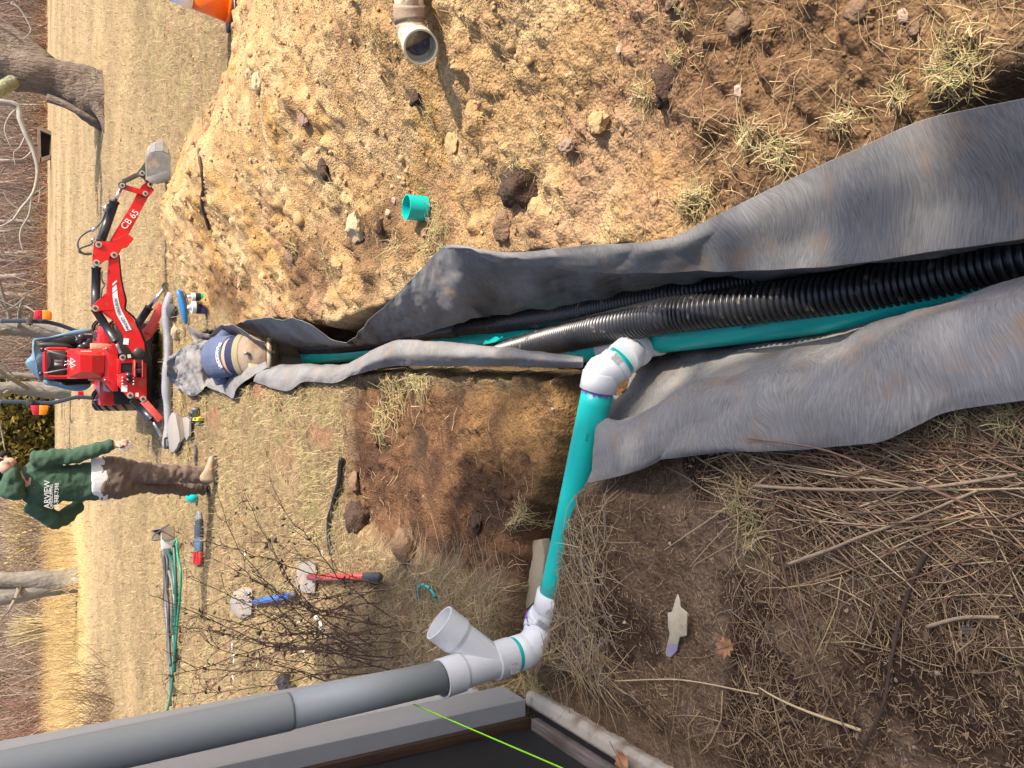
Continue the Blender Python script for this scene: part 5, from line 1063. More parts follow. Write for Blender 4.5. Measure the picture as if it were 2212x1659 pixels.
gtube('stalk', [c('M', 0, 150), c('M', 300, 165), c('M', 700, 170), c('M', 1000, 150), c('M', 1399, 90)], [.004, .0038, .0035], stalk, 'tan stalk lying along the top of the brown litter below the grey sheet', 'stalk', .03)
gtube('stalk', [c('L', 640, 1150), c('L', 960, 1140), c('L', 1200, 1170), c('L', 1476, 1225)], [.0018, .002, .002], pstalk, 'thin bent straw stalk below the broken white plastic piece', 'stalk', .012)
# plastic shard
sh_ = [(990, 648), (1002, 680), (1005, 722), (1046, 756), (1042, 890), (1002, 898), (985, 975), (945, 1017), (918, 1003), (930, 945), (946, 880), (936, 842), (934, 756), (958, 750), (972, 700)]
p0 = G(*c('L', 985, 830)); b = MB(); b.prism([W(*c('L', x, y), p0.z+.022+.012*math.sin((y-650)/80)) for x, y in sh_], (0, 0, .004))
o = b.build('plastic_shard', mat('aged_cream_plastic', (.62, .55, .40), .5, (.50, .42, .28), 30, contrast=.3, mix2=((.30, .22, .13), 40, .60, .68)), None, bevel=.001); tag(o, 'broken cream plastic shard with a violet stained tip lying on the brown litter', 'plastic piece')
b = MB(); b.prism([W(*c('L', x, y), p0.z+.0275+.012*math.sin((y-650)/80)) for x, y in ((933, 938), (990, 935), (984, 975), (945, 1016), (919, 1002))], (0, 0, .001)); b.build('primer_stain', mat('violet_stain', (.38, .34, .50), .5), o)
# oak leaves
leafm = [mat('orange_brown_leaf', (.33, .15, .07), .7, (.42, .22, .11), 14, bump=.3), mat('dull_brown_leaf', (.24, .13, .075), .8, (.33, .20, .12), 14, bump=.3)]
def oak(px, py, size, rot, m, label, tilt=.15, curl=.25, z=0):
    p = G(px, py); s_ = u2m(p, size); out = [(0, -.55), (.07, -.3), (.30, -.42), (.20, -.14), (.55, -.18), (.34, .06), (.62, .28), (.30, .26), (.34, .55), (.14, .42), (.0, .78), (-.14, .44), (-.32, .58), (-.30, .28), (-.60, .26), (-.34, .04), (-.52, -.2), (-.2, -.14), (-.28, -.42), (-.06, -.3)]
    b = MB(); V = []; R = Matrix.Rotation(rot, 3, 'Z'); T = Matrix.Rotation(tilt, 3, 'X')
    n_ = len(out)
    for ring in (1, .5):
        for x, y in out: V.append(p+Vector((0, 0, .014+z))+R@(T@Vector((x*ring*s_, y*ring*s_, s_*curl*(abs(x*ring)**1.5)+.1*s_*math.sin(7*x*ring+5*y*ring)))))
    V.append(p+Vector((0, 0, .014+z))); F_ = [(i, (i+1) % n_, n_+(i+1) % n_, n_+i) for i in range(n_)]+[(n_+i, n_+(i+1) % n_, 2*n_) for i in range(n_)]
    b.add(V, F_); o = b.build('oak_leaf', m, None, smooth=True); b = MB(); st = p+Vector((0, 0, .014+z)); b.tube([st+R@(T@Vector((0, .7*s_, .01))), st+Vector((0, 0, .002)), st+R@(T@Vector((0, -.95*s_, .0)))], [.0008, .0015, .0015], 5); b.build('leaf_stem', rstem, o)
    md = o.modifiers.new('t', 'SOLIDIFY'); md.thickness = .0006
    tag(o, label, 'leaf'); return o
oak(*c('L', 765, 1585), 52, 2.6, leafm[0], 'big orange brown oak leaf lying over the end of the cream door sill', .05, .05, .06)
oak(*c('L', 1320, 945), 44, .5, leafm[0], 'curled orange oak leaf on the bare soil beyond the cream shard', .35, .45, .02)
oak(*c('K', 1080, 820), 24, 3.5, leafm[0], 'tan oak leaf in the straw next to the teal wire loop', .2, .2)
oak(*c('Q', 1190, 1375), 26, 1.0, leafm[1], 'dull brown oak leaf in the straw under the teal ring', .3, .3, .01)
oak(*c('K', 160, 596), 10, .3, leafm[1], 'small brown leaf on the lawn above the red handled shovel', .3, .5); oak(*c('K', 950, 860), 16, 1.3, leafm[0], 'russet leaf fragment in the straw between the loop and the shrub', .5, .5)
oak(*c('M', 755, 490), 14, .8, leafm[1], 'narrow tan leaf at the root end of the thickest stalk', .3, .9, .02); oak(*c('M', 1150, 905), 20, .2, mat('grey_leaf', (.10, .095, .10), .8), 'dark grey curled leaf near the right side of the bare soil', .4, .8, .02)
oak(*c('J', 1240, 1560), 18, 1.1, leafm[1], 'dead brown leaf standing in the litter below the grey sheet', .8, .7, .02); oak(*c('L', 320, 1345), 10, 1.1, leafm[0], 'small russet leaf scrap resting near the cream sill corner', .5, .7, .02)
# teal ring offcut and old pipe on the heap
def ring(name, a, b_, r, wall, m, label, cat):
    t_ = MB(); d = b_-a; P_ = [a, a+d*.5, b_]; seg = 36; o1 = MB(); o1.tube(P_, r, seg, False); o2 = MB(); o2.tube(P_, r-wall, seg, False)
    t_.v = o1.v+o2.v; n_ = len(o1.v); t_.f = o1.f+[tuple(n_+i for i in f)[::-1] for f in o2.f]
    for base in (0, 2*seg):
        for k in range(seg): t_.f.append((base+k, base+(k+1) % seg, n_+base+(k+1) % seg, n_+base+k))
    o = t_.build(name, m, None, smooth=True); tag(o, label, cat)
    md = o.modifiers.new('e', 'EDGE_SPLIT'); md.split_angle = rad(40); return o
ga = G(*c('Q', 1060, 1290)); gb = G(*c('Q', 1170, 1290)); ga.z = max(ga.z, gb.z)+.055; 
ra_ = W(*c('Q', 1062, 1240), ga.z); rb2 = W(*c('Q', 1172, 1238), ga.z)
bs2 = G(*c('Q', 1168, 1240)); ra_ = bs2+Vector((.0, .005, .092)); rb2 = bs2
ring('pipe_offcut', ra_, rb2, .0565, .005, teal, 'short bright teal pipe ring lying on the heap near the grey fabric fold', 'pipe offcut')
op = thing('old_pipe', W(*c('Q', 1100, 150), .28), 'muddy cream pipe elbow with open mouth lying on the heap', 'old pipe')
opm = mat('muddy_cream_pvc', (.30, .21, .15), .8, (.42, .31, .22), 12, mix2=((.66, .60, .42), 9, .50, .54, .35), bump=.3)
cpm = mat('cream_pvc', (.66, .61, .44), .35, (.60, .54, .38), 12, mix2=((.35, .26, .18), 20, .66, .7))
zc_ = max(G(*c('Q', 1110, 250)).z, G(*c('Q', 1070, 60)).z)+.055; zl_ = [G(*c('Q', *k)).z for k in ((1140, 300), (1100, 150), (1072, 20))]; q = [W(*c('Q', x, y), float(np.interp(y, [20, 150, 300], [zl_[2], .5*zl_[1]+.5*max(zl_), .55*zl_[0]+.45*max(zl_)]))+.052+dz) for x, y, dz in ((1075, -200, .01), (1072, -20, .005), (1075, 100, .0), (1092, 190, .0), (1125, 255, .0), (1172, 322, .05))]
b = MB(); b.tube(cr(q[:4], 20), .0545, 28); b.tube([q[1].lerp(q[2], .40), q[1].lerp(q[2], .55), q[2], q[2].lerp(q[3], .3)], .0605, 28); b.build('pipe', opm, op, smooth=True)
b = MB(); b.tube(cr([q[2].lerp(q[3], .5), q[3], q[4]], 12), .0590, 28); b.build('elbow', opm, op, smooth=True)
def hollow(b, a, b_, ro, ri, seg=36):
    o1 = MB(); o1.tube([a, b_], ro, seg, False); o2 = MB(); o2.tube([a, b_], ri, seg, False); n0 = len(b.v); b.add(o1.v, o1.f); b.add(o2.v, [f[::-1] for f in o2.f]); m_ = len(o1.v)
    for base in (0, seg):
        for k in range(seg): b.f.append((n0+base+k, n0+base+(k+1) % seg, n0+m_+base+(k+1) % seg, n0+m_+base+k))
b = MB(); md_ = (q[5]-q[4]).normalized(); m_a = q[4]-md_*.005; m_b = q[4]+md_*.075; hollow(b, m_a, m_b, .0645, .0575); b.tube([m_a-md_*.02, m_a], [.057, .0625], 30, True); o = b.build('mouth', cpm, op, smooth=True); o.modifiers.new('e', 'EDGE_SPLIT').split_angle = rad(40)
b = MB(); b.tube([m_a+md_*.004, m_a+md_*.006], [.046, .046], 24); o = b.build('inner_end', mat('dark_purple_plastic', (.05, .035, .09), .4, (.15, .13, .12), 60, contrast=.2), op)
# cone
cpos = W(503, 12, 0); cn = thing('traffic_cone', (cpos.x, cpos.y, 0), 'orange traffic cone with a white band and black base at the picture top', 'traffic cone')
org = mat('cone_orange', (.90, .12, .004), .35, (.95, .18, .005), 3, mix2=((.3, .08, .03), 14, .68, .75)); 
def frus(b, z0, z1, r0, r1, seg=36): b.tube([(cpos.x, cpos.y, z0), (cpos.x, cpos.y, z1)], [r0, r1], seg)
rz = lambda z: .145-(z-.03)*.165
for z0, z1, m, nm in ((.05, .335, org, 'lower_body'), (.335, .50, mat('white_band', (.80, .80, .80), .4), 'white_band'), (.50, .58, org, 'upper_body'), (.58, .70, org, 'tip')):
    b = MB(); k = .004 if 'band' in nm else 0; frus(b, z0, z1, rz(z0)+k-(.01 if nm == 'tip' else 0), rz(z1)+k-(.01 if nm == 'tip' else 0)); b.build(nm, m, cn, smooth=True)
b = MB(); b.tube([(cpos.x, cpos.y, .03), (cpos.x, cpos.y, .055), (cpos.x, cpos.y, .06)], [.158, .152, .145], 36); b.build('collar', org, cn, smooth=True)
b = MB(); an = rad(58); b.prism([Vector((cpos.x+.235*math.cos(an+k*math.pi/2), cpos.y+.235*math.sin(an+k*math.pi/2), 0)) for k in range(4)], (0, 0, .032)); b.build('base', blackp, cn, bevel=.01)
# shovels
def K(x, y): return c('K', x, y)
def Z7(x, y): return (658.3+x*.216, 1179.5+y*.216)
sv = thing('shovel', G(*Z7(450, 290)), 'red handled shovel with a black grip end lying in the straw', 'shovel')
redh = mat('red_fibreglass', (.50, .035, .035), .3, (.55, .06, .05), 10)
a = G(*Z7(140, 300))+Vector((0, 0, .06)); e = G(*Z7(750, 292)); e.z += .075; e2 = G(*Z7(935, 292)); e2.z += .08
dv = (e-a).normalized(); g_end = e+dv*(e2-e).length*.9
b = MB(); b.tube([a, e], .019, 20); b.build('handle', redh, sv, smooth=True)
b = MB(); b.tube([e-dv*.005, e, g_end-dv*.02, g_end-dv*.008, g_end], [.021, .0235, .0235, .020, .008], 20); b.build('grip', mat('grey_rubber', (.06, .06, .065), .6), sv, smooth=True)
bladem = mat('muddy_steel_blade', (.26, .24, .22), .6, (.36, .31, .26), 6, metal=.15, mix2=((.42, .30, .20), 7, .5, .65))
b = MB(); bp2 = [K(388, 560), (K(388, 560)[0], K(0, 560)[1]), K(480, 545), K(500, 600), K(488, 720), K(440, 722), K(385, 690)]; b.prism([G(*q_)+Vector((0, 0, .03)) for q_ in (K(388, 560), K(478, 548), K(498, 610), K(488, 718), K(440, 722), K(386, 690))], (0, 0, .006)); b.build('blade', bladem, sv)
sv2 = thing('shovel', G(*K(270, 750)), 'blue handled shovel with rounded muddy blade lying beyond the shrub twigs', 'shovel')
a = G(*K(165, 768)); a.z += .04; e = G(*K(372, 733)); e.z += .05; b = MB(); b.tube([a, e], .022, 6); b.build('handle', mat('blue_handle', (.03, .13, .50), .35), sv2)
dv = (e-a).normalized(); b = MB(); b.tube([e, e+dv*.10], .022, 12); b.build('grip', mat('grey_rubber', (.1, .1, .1), .5), sv2, smooth=True)
text_mesh('KOBALT', e.lerp(a, .22)+Vector((0, -.004, .021)), e-a, Vector((0, .4, 1)), .03, decal, sv2, 'lettering', .001)
b = MB(); b.puff([G(*K(x, y))+Vector((0, 0, .03)) for x, y in ((145, 700), (148, 760), (140, 840), (90, 862), (40, 830), (28, 765), (50, 715), (95, 693))], (0, 0, .025), 4, .2); b.build('blade', bladem, sv2, smooth=True)
# edging, wire loop, paver, snow
gtube('lawn_edging', [K(622, 5), K(612, 60), K(600, 150), K(578, 250), K(556, 330), K(552, 420), K(572, 520)], .015, mat('black_edging', (.008, .008, .009), .5), 'black plastic edging strip curling at the lawn end of the dug soil', 'edging', .02)
lp = [K(1038, 778), K(1048, 725), K(1070, 690), K(1100, 672), K(1130, 685), K(1148, 715), K(1145, 750), K(1130, 772)]
P_ = cr([G(*q_)+Vector((0, 0, .012+.05*math.sin(math.pi*i/7))) for i, q_ in enumerate(lp)], 40)
lo = thing('wire_loop', G(*K(1095, 720)), 'teal loop with black marks lying in the straw next to a tan leaf', 'loop')
b = MB(); b.tube(P_, .0055, 8); b.build('loop', teal, lo, smooth=True)
b = MB()
for i in range(4, 38, 5): b.tube([P_[i], P_[i+1]], .0062, 8)
b.build('marks', blackp, lo, kind='stuff')
pv = [(88, 350), (244, 322), (262, 420), (250, 560), (200, 690), (150, 735), (118, 640), (105, 500)]
b = MB(); b.prism([W(*c('L', x, y), -.125) for x, y in pv], (0, 0, .04)); o = b.build('paving_stone', mat('buff_paver', (.30, .24, .16), .9, (.38, .32, .22), 9, bump=.4, bscale=50), None, bevel=.004); tag(o, 'buff paving stone half buried under the teal pipe in the ditch', 'paving stone')
# items beside the bending man
def D(x, y, z=0): return W(*c('D', x, y), z)
bt = MB(); pl_ = [(315, 110), (345, 140), (400, 145), (415, 210), (440, 260), (460, 350), (468, 430), (465, 520), (455, 600), (425, 590), (395, 540), (365, 440), (340, 330), (322, 210)]
zg = G(*c('D', 480, 400)).z; YB = D(470, 400, zg).y
bt.puff([WY(*c('D', x, y), YB) for x, y in pl_], (0, -.05, .0), 4, .3); o = bt.build('tool_bag', mat('blue_vinyl', (.02, .13, .34), .4, (.03, .18, .42), 7, mix2=((.42, .28, .18), 8, .56, .64)), None, smooth=True); tag(o, 'blue vinyl bag smeared with soil beside the two small cans', 'bag')
def can(x0, x1, ya, yb, cols, label):
    zg_ = G(*c('D', x1, (ya+yb)/2)).z; pb = D(x1-8, (ya+yb)/2, zg_); Y = pb.y; hp = WY(*c('D', x0, (ya+yb)/2), Y); h = hp.z-zg_; r = abs(WY(*c('D', x1, ya), Y).x-WY(*c('D', x1, yb), Y).x)/2
    t_ = thing('can', (pb.x, Y, zg_), label, 'can', 'small solvent cement cans'); z = zg_; acc = 0
    for f_, m, nm in cols:
        b = MB(); b.tube([(pb.x, Y, zg_+h*acc), (pb.x, Y, zg_+h*(acc+f_))], r, 24); b.build(nm, m, t_, smooth=True).modifiers.new('e', 'EDGE_SPLIT'); acc += f_
    b = MB(); b.tube([(pb.x, Y, zg_+h), (pb.x, Y, zg_+h+.02), (pb.x, Y, zg_+h+.035), (pb.x, Y, zg_+h+.04)], [r*.45, r*.45, r*.35, r*.2], 14); b.build('cap', mat('grey_cap', (.45, .46, .48), .4), t_, smooth=True); return t_
wl_ = mat('label_white', (.7, .7, .7), .4); bl2 = mat('label_black', (.02, .02, .02), .4)
can(512, 680, 182, 288, [(.28, mat('label_green', (.01, .42, .11), .4), 'green_band'), (.44, bl2, 'black_band'), (.28, wl_, 'white_band')], 'small can with a green band standing next to the blue bag')
can(512, 695, 296, 452, [(.34, mat('label_purple', (.12, .06, .36), .4), 'purple_band'), (.36, bl2, 'black_band'), (.30, wl_, 'white_band')], 'small can with a purple band standing next to the green banded can')
b = MB(); zc2 = zg+.16; b.tube([WY(*c('D', 680, 35), YB-.12), WY(*c('D', 655, 170), YB-.14), WY(*c('D', 630, 330), YB-.15), WY(*c('D', 612, 462), YB-.16)], [.014, .013, .016, .017], 12); o = b.build('handle_bar', mat('grey_plastic', (.08, .085, .085), .5), None, smooth=True); tag(o, 'grey plastic handle leaning against the two small cans', 'handle')
b = MB(); pb = G(*c('D', 360, 700)); lump(b, pb+Vector((0, 0, .04)), .10, (1.1, .7, .6), 88, 3, .15); o = b.build('stone_block', stone, None); tag(o, 'square pale tan block between the fabric roll and the blue bag', 'stone')
b = MB(); b.puff([G(*c('D', x, y))+Vector((0, 0, .04)) for x, y in ((265, 330), (300, 315), (330, 330), (342, 390), (330, 460), (315, 520), (285, 530), (262, 490), (250, 400))], (0, -.03, .05), 5, .4); o = b.build('fabric_scrap', mat('dark_fabric_scrap', (.05, .05, .052), .85), None, smooth=True); tag(o, 'dark rolled scrap of fabric tucked between the grey roll and blue bag', 'fabric scrap')
# tool with yellow end
def E(x, y, z=0): return G(*c('E', x, y))+Vector((0, 0, z))
tl = thing('caulk_gun', E(760, 570), 'grey and black hand tool lying in the straw near the bending man', 'tool'); slt = mat('slate_plastic', (.06, .085, .11), .4, (.15, .17, .18), 12)
b = MB(); b.tube([E(770, 435, .04), E(770, 475, .04), E(768, 480, .04), E(760, 590, .04)], [.035, .035, .03, .027], 14); b.build('barrel', slt, tl, smooth=True)
b = MB(); b.tube(cr([E(700, 530, .03), E(660, 540, .03), E(690, 590, .03), E(685, 650, .03), E(650, 690, .03)], 14), .018, 10); b.tube(cr([E(740, 600, .03), E(725, 650, .03), E(725, 700, .03)], 8), .020, 10); b.build('trigger', blackp, tl, smooth=True)
tpm = thing('tape_measure', E(800, 640), 'yellow tape measure with a black label lying beside the grey hand tool', 'tape measure')
b = MB(); b.prism([E(x, y, .0) for x, y in ((762, 598), (850, 596), (840, 656), (752, 652))], (0, 0, .06)); b.build('case', mat('yellow_case', (.80, .70, .0), .4), tpm, bevel=.008)
b = MB(); b.prism([E(x, y, .061) for x, y in ((785, 603), (822, 603), (820, 632), (785, 632))], (0, -.001, .003)); b.build('label_plate', blackp, tpm)
b = MB(); b.prism([E(x, y, .0) for x, y in ((755, 658), (828, 660), (815, 715), (770, 730))], (0, 0, .035)); b.build('clip', slt, tpm, bevel=.006)
# weathered planks
wdm = mat('grey_old_plank', (.22, .20, .18), .85, (.33, .30, .27), 5, aniso=(2, 30, 30), bump=.6, bscale=5)
for l, lab in (([(365, 515), (410, 545), (440, 680), (475, 850), (485, 990), (440, 1100), (380, 1170), (320, 1130), (300, 950), (285, 720), (330, 560)], 'longest rounded grey plank beside the black handle of the roll'), ([(425, 540), (520, 600), (555, 760), (570, 930), (500, 1010), (478, 850), (445, 680)], 'darker brown plank tucked under the longest rounded plank'), ([(535, 600), (590, 585), (640, 640), (640, 900), (600, 980), (575, 900), (560, 760)], 'pale short plank nearest to the grey hand tool')):
    b = MB(); b.prism([W(*c('E', x, y), .03) for x, y in l], (0, 0, .03)); o = b.build('plank', wdm if 'darker' not in lab else mat('dark_old_plank', (.10, .075, .05), .85, (.17, .13, .09), 5), None, bevel=.006); tag(o, lab, 'plank')
gtube('stick', [c('E', 728, 1060), c('E', 740, 1150), c('E', 735, 1260), c('E', 745, 1380)], .016, mat('purple_grey_stick', (.07, .055, .06), .8), 'dark stick lying in the grass behind the standing man\'s boot', 'stick', .02)
b = MB(); pc = G(*c('F', 1275, 755)); b.ell(pc+Vector((0, 0, .03)), (.075, .09, .075), 24, 12); o = b.build('teal_cap', teal, None, smooth=True); tag(o, 'bright teal plastic cap in the grass next to the standing man\'s boots', 'plastic cap')
# hoses, strap
def X(x, y): return c('X', x, y)
bk1 = mat('black_hose', (.03, .033, .037), .55, (.08, .08, .08), 10); gr1 = mat('dark_green_hose', (.02, .09, .07), .45); gr2 = mat('bright_green_hose', (.008, .24, .14), .4); gy1 = mat('grey_hose', (.13, .13, .13), .6, (.22, .2, .18), 6)
HS = [(bk1, 'outermost black hose of the pile on the lawn', [(812, 590), (822, 700), (828, 850), (838, 1000), (850, 1160), (872, 1300)]), (gy1, 'grey hose next to the outermost black one in the pile', [(822, 590), (840, 700), (838, 850), (848, 1000), (858, 1160), (860, 1350)]),
      (bk1, 'second black hose of the pile, crossing under the grey one', [(832, 560), (852, 640), (850, 800), (853, 950), (866, 1120), (880, 1230)]), (bk1, 'middle black hose of the pile with an orange mark', [(838, 600), (848, 740), (858, 860), (862, 1000), (872, 1150)]),
      (gr1, 'thick dark green hose curving out of the crate end', [(812, 500), (832, 555), (856, 620), (872, 700), (878, 790), (870, 900), (872, 1000), (888, 1130)]), (gy1, 'flattened grey brown hose in the middle of the pile', [(850, 680), (862, 730), (880, 800), (888, 900), (884, 1000), (876, 1150)]),
      (gr1, 'thin dark green hose on the near side of the pile', [(882, 560), (886, 640), (896, 740), (892, 850), (890, 1000), (885, 1180)]), (gr2, 'bright green hose lying along the near side of the pile', [(884, 560), (903, 530), (910, 600), (921, 680), (920, 800), (908, 920), (900, 1000), (896, 1090), (882, 1180), (876, 1270), (858, 1370), (835, 1430)])]
for i, (m, lab, l) in enumerate(HS): o = gtube('hose', [X(q_[0]+(3*math.sin(k_*2.3+i) if 0 < k_ < len(l)-1 else 0), q_[1]) for k_, q_ in enumerate(l)], (.018 if i != 7 else .013) if i != 4 else .028, m, lab, 'hose', .03+.012*(i % 4), seg=10); o['group'] = 'garden hoses in the long pile on the lawn'
cb = thing('wooden_crate', G(*X(830, 490)), 'small open wooden crate at the end of the hose pile', 'crate')
p0 = G(*X(806, 475)); p1 = G(*X(812, 530)); p2 = G(*X(858, 465)); p3 = G(*X(862, 528))
for a, e in ((p0, p2), (p0, p1), (p2, p3)): b = MB(); n_ = (e-a).normalized().cross(Vector((0, 0, 1)))*.02; b.prism([a, e, e+n_, a+n_], (0, 0, .14)); b.build('board', mat('dark_plank', (.09, .075, .06), .85, (.30, .22, .15), 5), cb)
b = MB(); q_ = G(*X(855, 530)); b.box((q_.x-.10, q_.y-.05, q_.z), (q_.x+.08, q_.y+.05, q_.z+.13)); o = b.build('white_tub', mat('dirty_white_tub', (.62, .60, .57), .5), None, bevel=.01); tag(o, 'small white tub standing against the hose pile', 'tub')
gtube('cable', [X(902, 455), X(860, 480), X(830, 500), X(815, 520)], .008, blackp, 'thin black cable hooked over the wooden crate', 'cable', .15)
sb = thing('long_level', G(*X(992, 520)), 'long dark slate bar with a red ribbed end lying on the lawn', 'level')
def strip(l, m, nm): b = MB(); b.prism([G(*X(*q_))+Vector((0, 0, .012)) for q_ in l], (0, 0, .028)); b.build(nm, m, sb, bevel=.004)
strip([(986, 395), (1000, 392), (1002, 430), (984, 432)], mat('dull_metal', (.2, .21, .22), .4), 'tip'); strip([(984, 434), (1002, 432), (1006, 520), (976, 520)], mat('dark_slate', (.03, .04, .05), .5), 'sleeve'); strip([(976, 522), (1006, 522), (1004, 588), (976, 588)], mat('steel_blue', (.07, .12, .18), .4), 'bar'); strip([(970, 592), (1006, 590), (1006, 654), (972, 655)], mat('red_plastic', (.62, .03, .02), .4), 'red_end')
b = MB()
for k in range(5):
    a = G(*X(978+k*6, 594))+Vector((0, 0, .042)); e = G(*X(978+k*6, 652))+Vector((0, 0, .042)); b.tube([a, e], .004, 6)
b.build('ribs', mat('dark_red', (.30, .015, .01), .5), sb, kind='stuff')
sn = mat('old_snow', (.72, .73, .75), .5, (.55, .55, .56), 8, bump=.4); b = MB(); rr = random.Random(5)
for (x, y, r) in ((500, 515, 26), (405, 445, 14), (90, 520, 22), (420, 765, 24), (375, 880, 22), (470, 860, 40), (490, 905, 36), (520, 950, 26), (20, 1010, 30), (30, 1080, 36), (150, 1110, 22), (300, 1265, 40), (340, 1240, 26), (545, 920, 20), (400, 1040, 24), (1345, 830, 12), (1360, 890, 24), (25, 1180, 28)):
    p = G(*K(x, y)); s_ = u2m(p, r*.4); lump(b, p+Vector((0, 0, .0)), s_, (1, .6, .16), x+y, 2, .6)
b.build('snow_patches', sn, None, smooth=True, kind='stuff')
gtube('corrugated_end', [K(335, 1180), K(350, 1225), K(375, 1265)], .055, blackp, 'short black corrugated pipe end poking out beside the downspout base', 'pipe', .05)


# ------------------------------------------------------------------ trees and the far background
bark = mat('grey_brown_bark', (.105, .075, .055), .95, (.25, .195, .15), 3, aniso=(9, 9, 2.0), bump=1, bscale=3, bdist=.08, mix2=((.32, .34, .26), 1.6, .62, .70))
bark2 = mat('pale_grey_bark', (.15, .135, .115), .95, (.24, .22, .19), 2, aniso=(5, 5, 1.5), bump=.7, bscale=3, bdist=.05, mix2=((.40, .42, .34), 1.3, .60, .68))
twm = mat('bare_twig', (.15, .11, .09), .9, (.24, .18, .15), 1.5)
def tree(name, base, pts, r, m, label, nb=6, seed=1, cat='tree', blen=2.5, group=None, twig=True, brm=None, rs=1.0):
    rr = random.Random(seed); t_ = thing(name, base, label, cat, group)
    NR = 70; SG = 30; b = MB(); P_ = cr(pts, NR); R_ = np.interp(np.linspace(0, 1, NR), np.linspace(0, 1, len(r)), r)*rs; b.tube(P_, list(R_), SG)
    for i, v in enumerate(b.v): 
        ri = min(i//SG, NR-1); cc = Vector(P_[ri]); d = Vector(v)-cc; s0 = Vector((v[0]*7/(R_[ri]+.2)*.5, v[1]*7/(R_[ri]+.2)*.5, v[2]*2.2)); k = .22*mnoise.noise(Vector(v)*1.6)-.13*abs(mnoise.noise(s0*1.3))-.08*abs(mnoise.noise(s0*3.1)); b.v[i] = tuple(Vector(v)+d*(k+.05))
    b.build('trunk', m, t_, smooth=True)
    if nb:
        b = MB()
        def br(p, d, L_, rad_, dep):
            n_ = 6; q = [Vector(p)]; dd = Vector(d)
            for _ in range(n_): dd = (dd+Vector((rr.uniform(-.3, .3), rr.uniform(-.3, .3), rr.uniform(-.2, .3)))*.6).normalized(); q.append(q[-1]+dd*L_/n_)
            b.tube(q, list(np.linspace(rad_, rad_*.35, n_+1)), 5, False)
            if dep:
                for _ in range(3 if dep > 1 else 4):
                    k = rr.randint(1, n_); br(q[k], (dd+Vector((rr.uniform(-1, 1), rr.uniform(-1, 1), rr.uniform(-.6, .8)))).normalized(), L_*.6, rad_*.45, dep-1)
        for _ in range(nb):
            k = rr.randint(24, NR-1); br(P_[k], Vector((rr.uniform(-1, 1), rr.uniform(-1, .6), rr.uniform(-.1, .8))).normalized(), blen*rr.uniform(.6, 1.2), R_[k]*.35, 2 if twig else 1)
        b.build('branches', brm or m, t_, smooth=True)
    return t_
OC = lambda x, y, Y: WY(*c('O', x, y), Y)
YT = 19.5
b0 = OC(640, 620, YT); b0.z = 0
pts = [Vector((OC(660, 650, YT).x, YT, -.1)), OC(600, 620, YT), OC(470, 560, YT), OC(330, 500, YT), OC(200, 470, YT), OC(60, 440, YT+.1), OC(-150, 330, YT+.3), OC(-500, 150, YT+.5)]
bt_ = tree('big_tree', (pts[0].x, YT, 0), pts, [.62, .52, .42, .42, .46, .42, .36, .3], bark, 'big old tree with a thick leaning forked trunk standing right of the backhoe bucket', 3, 3, blen=2.0, twig=False, rs=.9)
b = MB(); b.tube(cr([OC(300, 455, YT+.2), OC(200, 370, YT+.3), OC(80, 270, YT+.4), OC(-20, 200, YT+.5), OC(-300, 0, YT+.8)], 16), list(np.linspace(.30, .24, 16)), 12); b.build('second_stem', bark, bt_, smooth=True)
b = MB(); b.tube(cr([OC(310, 640, YT-.2), OC(420, 680, YT-.3), OC(530, 740, YT-.4), OC(640, 800, YT-.4)], 14), [.09, .085, .08, .08, .075, .07, .07, .065, .06, .06, .055, .05, .045, .03], 8); b.tube(cr([OC(600, 640, YT-.3), OC(650, 720, YT-.4), OC(680, 800, YT-.5), OC(690, 870, YT-.5)], 8), [.2, .18, .15, .12, .1, .08, .06, .03], 8); b.build('root_limb', bark, bt_, smooth=True)
b = MB(); b.tube(cr([OC(190, 480, YT+.25), OC(110, 515, YT), OC(40, 560, YT-.3), OC(-40, 600, YT-.5), OC(-200, 640, YT-.5)], 14), [.04, .12]+[.14]*12, 12); b.build('mossy_limb', mat('mossy_bark', (.15, .13, .10), .95, (.42, .44, .24), 5, bump=.8, bdist=.05), bt_, smooth=True)
bl = MB(); birch = mat('pale_lichen_branch', (.20, .18, .15), .9, (.42, .40, .34), 3)
for l, r_ in (([(-150, 640), (0, 665), (120, 690), (125, 760), (170, 880), (215, 980), (245, 1100), (235, 1200), (205, 1280), (130, 1370), (80, 1440), (0, 1480)], (.10, .02)), ([(205, 1280), (190, 1400), (140, 1490), (130, 1560), (150, 1640)], (.035, .015)), ([(120, 700), (60, 760), (30, 850), (70, 960)], (.03, .012)), ([(240, 1120), (260, 1240), (250, 1330)], (.025, .01)), ([(170, 880), (130, 960), (90, 1000), (100, 1080)], (.03, .01)), ([(70, 20), (130, 60), (180, 140), (200, 200), (150, 260)], (.03, .01)), ([(130, 1370), (60, 1320), (20, 1250)], (.02, .01)), ([(215, 980), (140, 1040), (30, 1020)], (.025, .012))):
    r_ = (r_[0]*.62, r_[1]*.6); P_ = cr([OC(x, y, 17.5) for x, y in l], 26); bl.tube(P_, list(np.linspace(r_[0], r_[1], 26)), 7)
bl.build('drooping_branch', birch, bt_, smooth=True)
VC = lambda x, y, Y: WY(*c('V', x, y), Y)
YL = 27
pts = [Vector((VC(470, 290, YL).x, YL, -.1)), VC(430, 300, YL), VC(380, 300, YL), VC(320, 305, YL), VC(200, 295, YL), VC(0, 290, YL), VC(-200, 280, YL)]
tl_ = tree('split_tree', (pts[0].x, YL, 0), pts, [.50, .40, .36, .30, .24, .24, .22], bark2, 'grey tree that splits into three stems low down at the edge of the yellow grass', 2, 8, blen=2, twig=False, rs=.8)
